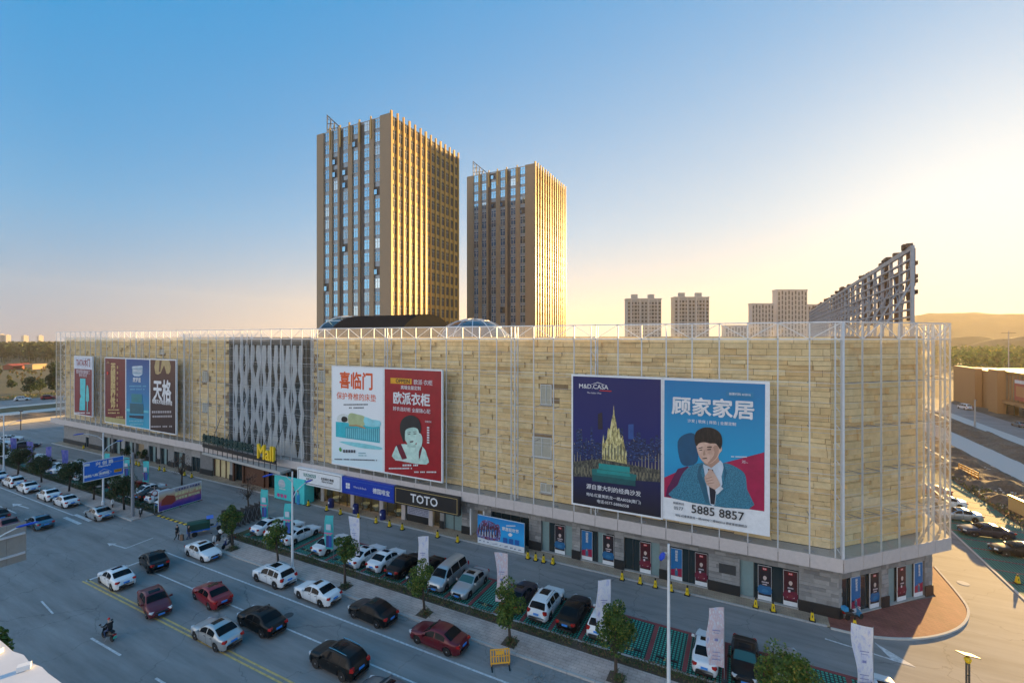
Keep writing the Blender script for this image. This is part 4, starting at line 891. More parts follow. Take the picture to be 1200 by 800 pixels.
# ------------------------------------------------------------------ shop signs over the bathroom shops
def shopsign(label, x0, x1, z0, z1, m, y=44.3):
    t = thing('shop_sign', label, 'sign', (x0, y, z0)); MB().bb(0, x1 - x0, -.18, .3, 0, z1 - z0).build('sign_box', m, t); return t
t = shopsign('white shop sign with a green name plate and black lettering', -56.4, -47.72, 2.85, 5.05, 'board_white'); B = Board(t, 8.68, 2.2, (0, 100, 0, 0, 25, 25), -.18)
b = MB()
for x0, x1, z0, z1 in ((.25, 8.43, .2, .26), (.25, 8.43, 1.94, 2.0), (.25, .31, .26, 1.94), (8.37, 8.43, .26, 1.94)): b.bb(x0, x1, -.2, -.18, z0, z1)
b.build('sign_border', 'plastic_dark', t); B.poly('name_plate', [(15, 7), (43, 7), (43, 12), (15, 12)], ink(.02, .24, .22)); B.text('SUNTAN', (29, 9.5), 22, INK_W, .02); B.text('尚高卫浴', (29, 15.5), 16, INK_K, .01); B.text('北京现代·陶瓷', (69, 11), 30, INK_K, .02); B.text('BEIJING MODERN', (69, 15), 26, INK_K, .01)
t = shopsign('royal blue shop sign with thin pale lettering beside a white emblem', -47.66, -38.78, 2.8, 4.95, flat('royal_blue', (.008, .04, .36), .35)); B = Board(t, 8.88, 2.15, (0, 100, 0, 0, 25, 25), -.18)
B.polys('sign_border', [[(3, 3.4), (97, 3.4), (97, 3.9), (3, 3.9)], [(3, 21.1), (97, 21.1), (97, 21.6), (3, 21.6)]], ink(.06, .16, .5)); B.poly('emblem', [(8, 8.5), (16, 8.5), (16, 17), (8, 17)], INK_W); B.polys('emblem_lines', [[(11.7, 8.5), (12.3, 8.5), (12.3, 17), (11.7, 17)], [(8, 12.4), (16, 12.4), (16, 13), (8, 13)]], flat('royal_blue', (.008, .04, .36)))
B.text('Villeroy & Boch', (36, 12.5), 36, INK_W, .0); B.text('德国唯宝', (77, 13), 32, INK_W, .02)
t = shopsign('black shop sign with four large pale letters and a thin border', -38.7, -29.2, 2.85, 4.98, 'black'); B = Board(t, 9.5, 2.13, (0, 100, 0, 0, 22, 22), -.18)
b = MB()
for x0, x1, z0, z1 in ((.2, 9.3, .16, .2), (.2, 9.3, 1.93, 1.97), (.2, .24, .2, 1.93), (9.26, 9.3, .2, 1.93)): b.bb(x0, x1, -.2, -.18, z0, z1)
b.build('sign_border', 'gold_print', t); o = B.text('TOTO', (48, 11.5), 36, INK_W, .02, 1.0)
# ------------------------------------------------------------------ Mall letters on a frame over the porch
t = thing('mall_sign', 'row of dark green characters ending in a large amber word on a steel frame', 'sign', (-79.9, 44.45, 4.42), math.atan2(-1.6, 21.4))
fr = MB()
for i in range(15):
    x = .1 + i * 1.45; fr.bb(x - .04, x + .04, .15, .23, 0, 3.1)
for z in (.9, 1.4, 2.9): fr.bb(0, 20.6, .14, .22, z - .04, z + .04)
fr.build('frame', 'steel_dark', t); MB().bb(0, 20.4, .0, .12, .9, 1.42).build('name_strip', 'black', t)
for x in (3.2, 7.2, 12.0, 17.2, 20.2): MB().tube([(x, .2, 2.9), (x - .4, 1.6, 6.0)], .05, 5).build('stay', 'steel_dark', t)
for i, c in enumerate('红星美凯龙全球家居生活'): text(t, c, (.75 + i * 1.33, .05, 2.32), 1.36, 'letter_green', (R(90), 0, 0), bold=.04, ext=.12)
text(t, 'Mall', (18.2, .0, 2.2), 2.9, 'letter_amber', (R(90), 0, 0), bold=.06, ext=.15, sx=.92)
# ------------------------------------------------------------------ free-standing printed boards
def suit_man(B, x, y, s, m1, m2):
    B.poly('print_figure', [(x - 5 * s, y + 30 * s), (x - 5.5 * s, y + 12 * s), (x - 4.5 * s, y + 6 * s), (x - 1.5 * s, y + 4.5 * s), (x + 1.5 * s, y + 4.5 * s), (x + 4.5 * s, y + 6 * s), (x + 5.5 * s, y + 12 * s), (x + 5 * s, y + 30 * s)], m1)
    B.poly('print_face', [(x - 1.8 * s, y), (x, y - 2 * s), (x + 1.8 * s, y), (x + 1.4 * s, y + 3 * s), (x, y + 4.6 * s), (x - 1.4 * s, y + 3 * s)], ink(.60, .38, .28), 2); B.poly('print_hair', [(x - 2.1 * s, y + .4 * s), (x - 1.4 * s, y - 2.4 * s), (x + 1.4 * s, y - 2.4 * s), (x + 2.1 * s, y + .4 * s), (x, y - .8 * s)], INK_K, 2); B.poly('print_shirt', [(x - 1.2 * s, y + 4.6 * s), (x + 1.2 * s, y + 4.6 * s), (x, y + 11 * s)], m2)
t = thing('display_board', 'teal display board with two people in suits beside the main entrance', 'display board', (-60.9, 43.95, 0)); MB().bb(0, 6.2, -.12, .12, .12, 3.5).build('panel', 'teal_print', t); MB().bb(0.05, .2, -.1, .5, 0, .12).bb(6.0, 6.15, -.1, .5, 0, .12).build('foot', 'steel_dark', t)
t2 = MB().bb(6.2, 6.3, -.12, 1.5, .12, 3.5).build('side_panel', 'teal_print', t)
B = Board(t, 6.2, 3.38, (0, 100, 0, 0, 55, 55), -.13); B.y = -.13; zo = .12
B.poly('print_seal', [(14, 16), (18, 8), (26, 6), (34, 9), (38, 17), (34, 24), (18, 24)], ink(.52, .62, .70), 3); B.lines([(17, 28, 36, 3.2)], ink(.8, .8, .82)); B.text('家居盛典', (26, 16), 16, INK_W, .02)
B.polys('print_dots', [[(10 + i * 12, 40), (19 + i * 12, 40), (19 + i * 12, 46), (14 + i * 12, 49), (10 + i * 12, 46)] for i in range(3)], ink(.62, .10, .32)); suit_man(B, 66, 20, 1.15, ink(.012, .03, .16), INK_W); suit_man(B, 82, 25, 1.0, ink(.02, .28, .62), INK_W)
t = thing('display_board', 'blue event backdrop with a crowd picture and a white footer by the stone wall', 'display board', (-27.0, 44.75, .1)); MB().bb(0, 5.85, -.08, .08, .02, 3.2).build('panel', 'board_white', t)
for x in (.5, 5.2): MB().tube([(x, .08, 2.6), (x, 1.0, 0)], .04, 5).build('prop', 'steel_dark', t)
B = Board(t, 5.85, 3.2, (158, 580, 110, 185, 375, 465), -.08); D = B.poly
D('print_blue', [(158, 112), (580, 187), (580, 408), (158, 322)], grad('ad_event', (.03, .30, .62), (.01, .20, .52), 3.2, (.01, .34, .72))); D('print_crowd', [(160, 240), (200, 170), (240, 160), (280, 170), (330, 200), (360, 210), (362, 355), (160, 318)], photo('crowd_print', [(.36, (.02, .02, .03)), (.46, (.26, .02, .03)), (.54, (.03, .14, .42)), (.62, (.5, .45, .5)), (.7, (.3, .05, .06))], (2, 1, 1.2), 2.6), 2)
random.seed(9); B.polys('print_people', [[(170 + i * 17, 300 + i * 2), (180 + i * 17, 302 + i * 2), (180 + i * 17, 225 + random.uniform(-50, 20)), (172 + i * 17, 222 + random.uniform(-50, 20))] for i in range(11)], ink(.02, .02, .03)); B.polys('print_people', [[(178 + i * 24, 296), (187 + i * 24, 298), (187 + i * 24, 255), (179 + i * 24, 250)] for i in range(7)], ink(.02, .24, .62)); B.polys('print_people', [[(174 + i * 26, 306 + i * 4), (184 + i * 26, 308 + i * 4), (183 + i * 26, 270), (176 + i * 26, 268)] for i in range(6)], ink(.6, .62, .66))
B.text('家居狂欢节', (460, 250), 150, INK_W, .03); B.lines([(415, 208, 505, 11)], INK_W); D('print_disc', [(440, 290), (460, 275), (480, 292), (460, 310)], INK_W, 4); B.polys('print_offers', [[(396 + i * 52, 318 + i * 9), (434 + i * 52, 325 + i * 9), (434 + i * 52, 375 + i * 8), (396 + i * 52, 367 + i * 8)] for i in range(3)], ink(.02, .12, .42)); B.lines([(175, 350, 190, 9), (205, 360, 225, 12), (250, 368, 262, 9), (300, 382, 340, 6), (365, 395, 385, 6), (410, 404, 430, 10), (460, 415, 475, 11), (495, 424, 512, 10), (530, 432, 550, 8)], ink(.12, .16, .28), 'sponsor_marks')
# price poster on the black-sign shop
t = thing('notice_sheet', 'white notice sheet of small print in the shop window under the black sign', 'poster', (-38.2, 46.02, 1.02)); MB().bb(0, 3.4, -.03, .03, 0, 2.0).build('panel', ink(.42, .44, .56), t); B = Board(t, 3.4, 2.0, (0, 100, 0, 0, 60, 60), -.03); B.lines([(6, 6 + i * 6, 94, 2.6) for i in range(9)], ink(.10, .12, .2)); B.poly('print_badge', [(36, 2), (48, 2), (48, 13), (36, 13)], ink(.03, .05, .14)); B.poly('print_badge', [(6, 2), (20, 2), (20, 12), (6, 12)], ink(.05, .09, .2))
# --- window posters
def poster(x, y, rz, kind, label, w=1.05, h=3.0):
    t = thing('window_poster', label, 'poster', (x, y, .2), rz); MB().bb(0, w, -.03, .03, 0, h).build('panel', 'board_white', t); B = Board(t, w, h, (0, 100, 0, 0, 300, 300), -.03)
    if kind == 'blue':
        B.poly('print_ground', [(2, 2), (98, 2), (98, 262), (2, 262)], ink(.008, .16, .42)); B.poly('print_crimson', [(2, 205), (98, 180), (98, 262), (2, 262)], ink(.36, .008, .06)); suit_man(B, 50, 185, 2.4, ink(.04, .16, .26), INK_W)
        for i, c in enumerate('顾家家居'): B.text(c, (52, 28 + i * 26), 24, INK_W, .02)
    else:
        B.poly('print_ground', [(2, 2), (98, 2), (98, 262), (2, 262)], ink(.012, .01, .02) if kind == 'dark' else ink(.06, .006, .014)); B.poly('print_tag', [(34, 16), (66, 16), (66, 36), (34, 36)], ink(.55, .01, .02)); B.text('家居', (50, 26), 24, INK_W, .02); B.poly('print_glow', [(4, 180), (50, 160), (96, 180), (96, 240), (4, 240)], ink(.01, .14, .34) if kind == 'dark' else ink(.16, .01, .04), 2)
        B.poly('print_face', [(38, 96), (50, 84), (64, 96), (60, 116), (50, 124), (40, 114)], ink(.62, .5, .46), 3); B.poly('print_body', [(24, 170), (30, 136), (50, 124), (72, 138), (80, 172)], ink(.02, .02, .03), 2); B.lines([(28, 140, 78, 11), (34, 160, 70, 9)] if kind == 'dark' else [(30, 146, 72, 10), (34, 172, 70, 20), (26, 224, 78, 10)], ink(.70, .62, .68)); B.poly('print_object', [(28, 214), (50, 196), (76, 208), (72, 226), (32, 230)], ink(.03, .20, .42) if kind == 'dark' else ink(.2, .02, .04), 2)
YP = 46.2
PL = 'of the shop window row'
for x, k, lb in [(-18.2, 'dark', 'dark poster with red tag, in the shop window next to the event backdrop'), (-15.2, 'blue', 'tall blue poster of a suited man, second shop window from the event backdrop'), (-12.95, 'dark', 'dark poster with red tag, second shop window from the event backdrop'),
                 (-9.2, 'red', 'maroon poster with red tag, third shop window from the event backdrop'), (-6.3, 'blue', 'tall blue poster of a suited man, behind the pale flagpole'), (-4.1, 'red', 'maroon poster with red tag, in the window beside the vent grille'),
                 (1.1, 'dark', 'dark poster with red tag, in the window between vent grille and corner pier'), (3.05, 'red', 'maroon poster with red tag, against the corner stone pier')]: poster(x, YP, 0, k, lb, 1.05 if x > -10 else 1.15)
for s, k, lb in [(1.5, 'blue', 'tall blue poster behind the parked scooter at the cut corner'), (3.75, 'dark', 'dark poster beside the middle pier of the cut corner'), (7.15, 'red', 'maroon poster between curtains in the cut corner'), (9.35, 'blue', 'tall blue poster by the last pier of the cut corner')]:
    c = cpt(s, -.1); poster(c[0], c[1], R(45), k, lb, 1.1)
# ------------------------------------------------------------------ the twin office towers
def tower(label, x0, y0, w, d, h, seed):
    """x0, y0: sunny front corner (largest x, smallest y)"""
    random.seed(seed); T = thing('office_tower', label, 'tower', (x0, y0, 0))
    MB().bb(-w + .25, -.3, .45, d - .2, 0, h - .8).build('core', 'tower_spandrel', T)
    ff = [.14, .262, .405, .54, .69, .825]; ww = 2.3
    fl = 3.85; rows = [z for z in (h - 3.1 - fl * i for i in range(18)) if z > 17]
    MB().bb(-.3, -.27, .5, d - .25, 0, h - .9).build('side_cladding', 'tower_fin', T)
    # front piers between the window strips
    edges = [0.0] + [v for f_ in ff for v in (f_ - ww / 2 / w, f_ + ww / 2 / w)] + [1.0]
    for a, c in zip(edges[::2], edges[1::2]):
        xa, xb = -w + a * w, -w + c * w
        if abs((a + c) / 2 - .333) < .03 or abs((a + c) / 2 - .615) < .03:
            MB().bb(xa, xa + (xb - xa) * .42, 0, .46, 0, h).build('pier', 'tower_pier', T); MB().bb(xa + (xb - xa) * .42, xb, .25, .47, 0, h - .9).build('shaft', 'tower_recess', T)
        else: MB().bb(xa, xb, 0 if (a > 0 and c < 1) else -.02, .46, 0, h + (.2 if c == 1 else -.2)).build('pier', 'tower_pier', T)
    for f_ in (.2, .345, .472, .607, .757): MB().box((-w + f_ * w - .1, -.12, h - 2.6), (.42, .3, 6.6)).build('fin', 'tower_fin', T)
    mw = MB(); mw.bb(-ww / 2, ww / 2, 0, .05, 0, 2.9)
    for q in ((-ww / 2, -ww / 2 + .09, 0, 2.9), (ww / 2 - .09, ww / 2, 0, 2.9), (-.05, .05, .09, 2.81), (-ww / 2 + .09, ww / 2 - .09, 0, .09), (-ww / 2 + .09, ww / 2 - .09, 2.81, 2.9), (-ww / 2 + .09, -.05, 1.9, 1.99), (.05, ww / 2 - .09, 1.9, 1.99)): mw.bb(q[0], q[1], -.05, 0, q[2], q[3], 1)
    me = mw.mesh('window', ['tower_glass', 'tower_sill']); n = 0
    mo = MB(); mo.bb(-ww / 2, ww / 2, 0, .05, 0, 2.5); mo.bb(-ww / 2, -.05, -.3, -.26, .2, 1.6, 1); meo = mo.mesh('window', ['tower_recess', 'tower_glass'])
    for z in rows:
        for f_ in ff:
            o = link('window', meo if random.random() < .06 else me, T); o.location = (-w + f_ * w, .38, z); n += 1
    # sunny side: fins and narrow windows
    nc = 13; p = d / nc
    sw = MB(); sw.bb(-.05, 0, -.78, .78, 0, 2.7); sw.bb(0, .04, -.03, .03, 0, 2.7, 1); sw.bb(0, .04, -.78, -.03, 1.8, 1.87, 1); sw.bb(0, .04, .03, .78, 1.8, 1.87, 1); ms = sw.mesh('window', ['side_glass', 'tower_sill'])
    for k in range(nc + 1):
        y = .35 + k * (d - .7) / nc
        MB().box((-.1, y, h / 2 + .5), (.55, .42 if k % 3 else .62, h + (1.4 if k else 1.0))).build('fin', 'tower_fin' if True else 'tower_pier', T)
        if k < nc and k % 4 == 2: MB().bb(-.36, -.24, y + .3, y + .62, 0, h - 1).build('shaft', 'tower_recess', T)
    rest = MB()
    for k in range(nc):
        for z in rows:
            y = .35 + (k + .5) * (d - .7) / nc + .1
            if n < 300: o = link('window', ms, T); o.location = (-.2, y, z + .1); n += 1
            else: rest.add([(v.co.x - .2, v.co.y + y, v.co.z + z + .1) for v in ms.vertices], [tuple(q.vertices) for q in ms.polygons])
    if rest.v: tag(rest.build('distant_windows', 'side_glass', T), kind='stuff')
    MB().bb(-w + .1, -.5, .5, .8, h - .8, h + .1).bb(-w + .1, -w + .4, .8, d - .2, h - .8, h).build('parapet', 'tower_spandrel', T)
    MB().bb(-w * .75, -w * .4, d * .4, d * .7, h - .8, h + 2).build('lift_house', 'tower_pier', T)
    fr = MB()
    for i in range(5):
        x = -w + 1.2 + i * 1.6; hh = 7.2 - i * 1.5; fr.bb(x - .12, x + .12, 2.9, 3.14, h - .8, h - .8 + hh + .8)
    for i in range(4): fr.tube([(-w + 1.2, 3, h + .5 + i * 1.9), (-w + 1.2 + 6.4 - i * 1.8, 3, h + .5 + i * 1.6)], .12, 4)
    fr.tube([(-w + 1.2, 3, h + 7), (-w + 8, 3, h + 1)], .2, 4)
    for i in range(3): fr.tube([(-w + 1.2 + i * 1.6, 3, h), (-w + 2.8 + i * 1.6, 3, h + 5 - i * 1.4)], .1, 4)
    fr.build('sign_frame', 'steel_dark', T)
tower('taller-looking brown office tower behind the dark vaulted skylight, partly shaded by its twin', -89.4, 100.4, 30, 34.9, 87, 1)
tower('second brown office tower, its sunny side fully lit, behind the glass dome', -71.6, 161, 30.9, 34, 90.2, 2)
# ------------------------------------------------------------------ distant blocks
psi = R(26.86)
def cam_ray(px, Z):
    a = (px - 600) / 537; return ((-math.sin(psi) + math.cos(psi) * a) * Z, (math.cos(psi) + math.sin(psi) * a) * Z)
def block(label, px0, px1, Z, h, m, cols, rows, kind, turn=R(26.86)):
    xa, ya = cam_ray(px0, Z); xb, yb = cam_ray(px1, Z); W = math.hypot(xb - xa, yb - ya); rz = math.atan2(yb - ya, xb - xa)
    T = thing('apartment_block', label, 'building', (xa, ya, 0), rz); D = W * .3
    MB().bb(0, W, 0, D, 0, h).build('wall', m, T)
    if kind == 'flats':
        for c in (.24, .73): MB().bb(W * c - 2.6, W * c + 2.6, D * .2, D * .6, h, h + 4.5).build('stair_head', m, T)
        MB().bb(-.4, W + .4, -.5, D, h - .1, h + .6).build('cornice', 'apartment_pale', T)
        for c in (.12, .37, .63, .88): MB().bb(W * c - .5, W * c + .5, -.9, 0, 0, h - .2).build('bay', 'apartment_pale', T)
    else: MB().bb(-.3, W + .3, -.3, D + .3, h - 1.4, h).build('cornice', 'apartment_pale', T)
    pw = W / cols; z0 = 18; ph = (h - z0 - 1.5) / rows
    me = MB().bb(-pw * .27, pw * .27, -.12, .1, 0, ph * .62).mesh('window', 'interior_dark') if kind == 'flats' else MB().bb(-pw * .2, pw * .2, -.12, .1, 0, ph * .78).mesh('window', 'interior_dark')
    sl = MB().bb(-pw * .4, pw * .4, -1.0, 0, -ph * .16, -ph * .02).mesh('balcony', 'apartment_pale')
    for i in range(cols):
        for j in range(rows):
            o = link('window', me, T); o.location = (pw * (i + .5), -.02, z0 + ph * j + (ph * .2 * (i % 2) if kind != 'flats' else 0))
    if kind == 'flats':
        for j in range(rows): MB().bb(W * .14, W * .36, -1.2, 0, z0 + ph * j - .9, z0 + ph * j - .15).build('balcony', 'apartment_pale', T); MB().bb(W * .65, W * .86, -1.2, 0, z0 + ph * j - .9, z0 + ph * j - .15).build('balcony', 'apartment_pale', T)
block('tan apartment block with two stair heads, nearer the office towers', 735, 775, 420, 59, 'apartment_wall', 10, 12, 'flats')
block('tan apartment block with two stair heads, nearer the rooftop sign', 790.5, 831, 420, 60.5, 'apartment_wall', 10, 12, 'flats')
block('pale low tower block with slot windows beside a taller one', 881, 907, 430, 56, 'apartment_pale', 7, 9, 'slots')
block('pale tall tower block with slot windows behind the rooftop sign', 911, 946, 440, 70, 'apartment_pale', 9, 11, 'slots')
block('pale block mostly hidden behind the rooftop sign', 946.5, 972, 470, 58, 'apartment_pale', 6, 9, 'slots')
block('long low pale building beyond the mall roof', 850, 882, 430, 35.5, 'apartment_pale', 9, 3, 'slots')
# hazy town on the far left horizon
for px, h, w in ((2, 44, 7), (9, 40, 5), (29, 36, 8), (47, 36, 6)):
    xa, ya = cam_ray(px, 2600); t = thing('distant_block', 'faint tower on the horizon beyond the wood, ' + {2: 'tallest of the four', 9: 'shorter one beside the tallest', 29: 'wide low one', 47: 'nearest the mall end'}[px], 'building', (xa, ya, 0), 0, 'faint towers on the horizon'); MB().box((0, 0, h / 2), (w * 5, 20, h)).build('wall', 'apartment_pale', t); MB().box((0, 0, h + 2), (w * 2, 10, 4)).build('roof_house', 'apartment_pale', t)
# ------------------------------------------------------------------ brown mall on the sunny side
T = thing('brown_mall', 'low brown clad mall with vertical ribs and a red hoarding across the street', 'building', (72, 150, 0))
MB().bb(2.2, 45, -40, 52, 0, 12.0).build('core', 'brown_mall', T); MB().bb(0, 47, -41, 52, 4.2, 12.8).build('cladding', 'brown_mall', T); MB().bb(-.5, 0, -41.5, 52.4, 12.6, 13.2).build('roof_edge', 'tower_fin', T); MB().bb(0, 47, -41, 52, 12.8, 12.9).build('roof_deck', 'brown_mall', T)
MB().bb(-1.2, 0, -41, 49, 3.4, 4.3).build('canopy', 'brown_mall', T)
for k in range(42): MB().bb(-.32, 0, -40.5 + k * 2.1, -40.1 + k * 2.1, 4.6, 12.3).build('rib', 'tower_pier', T)
MB().bb(-2.2, -.3, 44, 50, 0, 13.4).build('stair_tower', 'brown_mall', T); MB().bb(-2.0, -.2, 60, 78, 0, 13.0).bb(0, 40, 52, 80, 0, 12.4).build('rear_wing', 'brown_mall', T)
for k in range(12): MB().bb(-.1, 0.2, -37 + k * 7, -33 + k * 7, .2, 3.2).build('shop_window', 'shop_glass', T)
t = thing('hoarding', 'red hoarding on the brown mall across the street', 'billboard', (71.6, 180, 5.0)); MB().bb(-.1, .1, -1, 8.5, 0, 6.2).build('panel', flat('hoarding_red', (.42, .05, .04)), t); MB().bb(-.14, -.1, -.8, 8.3, 5.0, 6.0).build('header', INK_W, t); MB().bb(-.14, -.1, 0, 7.6, 1.2, 4.2).build('print_block', flat('hoarding_gold', (.5, .2, .08)), t)
t = thing('wall_banner', 'white and blue vertical banner on the ribbed brown mall', 'banner', (71.5, 172, 5.6)); MB().bb(-.1, .05, 0, 3.4, 1.2, 6.4).build('cloth', 'board_white', t); MB().bb(-.1, .05, 0, 3.4, 0, 1.2).build('foot_panel', 'sign_blue', t)
# utility poles
def pole(label, x, y, h, arms):
    t = thing('utility_pole', label, 'pole', (x, y, 0)); MB().tube([(0, 0, 0), (0, 0, h)], [.22, .14], 8).build('mast', 'concrete', t)
    for z, w in arms: MB().box((0, 0, z), (w, .14, .16), R(30)).build('cross_arm', 'steel_dark', t)
pole('tall utility pole with two cross arms beyond the brown mall', *cam_ray(1182, 205), 26.5, [(25.6, 7), (22.6, 6), (20.5, 3)])
pole('thin pole on the earth bank beside the pale track', *cam_ray(1142.5, 120), 7.2, [(7.0, 1.0)])
pole('thin white pole in front of the brown mall canopy', *cam_ray(1161, 152), 9, [(8.8, 1.2)])
# ------------------------------------------------------------------ left fields
t = thing('red_shed', 'long red roofed shed among the fields below the wood', 'building', (*cam_ray(16, 345), 0), R(-64)); MB().bb(-7, 7, 0, 7, 0, 2.6).build('wall', 'shed_red', t)
r = MB(); r.add([(-7.4, -.6, 2.6), (7.4, -.6, 2.6), (7.4, 3.5, 4.2), (-7.4, 3.5, 4.2), (7.4, 7.6, 2.6), (-7.4, 7.6, 2.6)], [(0, 1, 2, 3), (3, 2, 4, 5), (0, 3, 5), (1, 4, 2)]); r.build('roof', 'shed_red', t)
for k in range(3): MB().bb(-5 + k * 4, -3.6 + k * 4, -.05, .02, .8, 2.2).build('window', 'interior_dark', t)
t = thing('cream_house', 'small cream building with dark openings beside the red shed', 'building', (*cam_ray(37, 345), 0), R(-64)); MB().bb(-5, 5, 0, 6, 0, 3.4).build('wall', 'interior_warm', t); MB().bb(-5.3, 5.3, -.4, 6.4, 3.4, 3.9).build('roof', 'interior_warm', t)
for k in range(3): MB().bb(-4.4 + k * 3, -2.2 + k * 3, -.05, .02, .6, 2.6).build('opening', 'interior_dark', t)
# ------------------------------------------------------------------ cars
def interp(tab, x):
    tab = sorted(tab)
    if x <= tab[0][0]: return tab[0][1]
    for (a, va), (c, vc) in zip(tab[:-1], tab[1:]):
        if x <= c:
            t = (x - a) / (c - a) if c > a else 1; return va + (vc - va) * t
    return tab[-1][1]
SPEC = {
 'sedan': dict(L=4.64, W=.9, wheel=(1.40, -1.34), r=.325, zs=.2,
    top=[(2.32, .52), (2.27, .68), (2.1, .77), (1.6, .89), (1.1, .965), (.95, .99), (.62, 1.20), (.30, 1.385), (.05, 1.44), (-.4, 1.462), (-.85, 1.42), (-1.25, 1.26), (-1.62, 1.08), (-1.8, 1.045), (-2.15, 1.02), (-2.26, .93), (-2.32, .6)],
    belt=[(2.32, .48), (2.2, .64), (1.6, .78), (.95, .87), (0, .92), (-1, .95), (-1.7, .965), (-2.15, .93), (-2.32, .56)],
    wid=[(2.32, .52), (2.24, .70), (2.05, .82), (1.5, .895), (.5, .905), (-1.2, .905), (-1.9, .86), (-2.2, .76), (-2.32, .58)],
    ws=(.92, .34), rw=(-.93, -1.58), sw=[(.66, -.14), (-.22, -1.10)], sun=(.12, -.38), tail=(-2.19, .64, .86), head=(2.1, .62, .66)),
 'suv': dict(L=4.6, W=.92, wheel=(1.38, -1.32), r=.37, zs=.27,
    top=[(2.30, .60), (2.24, .84), (2.0, .95), (1.5, 1.05), (1.05, 1.11), (.95, 1.14), (.7, 1.36), (.42, 1.57), (.1, 1.66), (-.5, 1.69), (-1.2, 1.66), (-1.7, 1.60), (-1.95, 1.36), (-2.12, 1.10), (-2.22, .98), (-2.30, .62)],
    belt=[(2.30, .56), (2.2, .78), (1.6, .92), (.95, 1.0), (-1.2, 1.05), (-2.05, 1.04), (-2.2, .92), (-2.30, .58)],
    wid=[(2.30, .58), (2.2, .76), (2.0, .86), (1.5, .92), (-1.4, .925), (-2.0, .88), (-2.2, .82), (-2.30, .70)],
    ws=(.93, .46), rw=(-1.74, -2.08), sw=[(.70, -.16), (-.24, -1.0), (-1.08, -1.62)], sun=(.2, -.75), tail=(-2.14, .70, .98), head=(2.08, .66, .80)),
 'van': dict(L=4.8, W=.9, wheel=(1.5, -1.35), r=.33, zs=.24,
    top=[(2.40, .6), (2.34, .86), (2.15, .98), (1.85, 1.08), (1.7, 1.16), (1.35, 1.46), (1.0, 1.72), (.7, 1.83), (0, 1.88), (-1.4, 1.88), (-2.05, 1.83), (-2.2, 1.6), (-2.32, 1.2), (-2.38, .9), (-2.40, .6)],
    belt=[(2.40, .56), (2.2, .86), (1.7, 1.0), (0, 1.04), (-2.2, 1.04), (-2.36, .86), (-2.4, .56)],
    wid=[(2.40, .58), (2.3, .74), (2.0, .86), (1.5, .9), (-2.0, .9), (-2.25, .84), (-2.40, .74)],
    ws=(1.66, 1.06), rw=(-2.1, -2.28), sw=[(1.42, .55), (.46, -.75), (-.84, -1.98)], sun=None, tail=(-2.26, .74, 1.0), head=(2.16, .66, .78)),
}
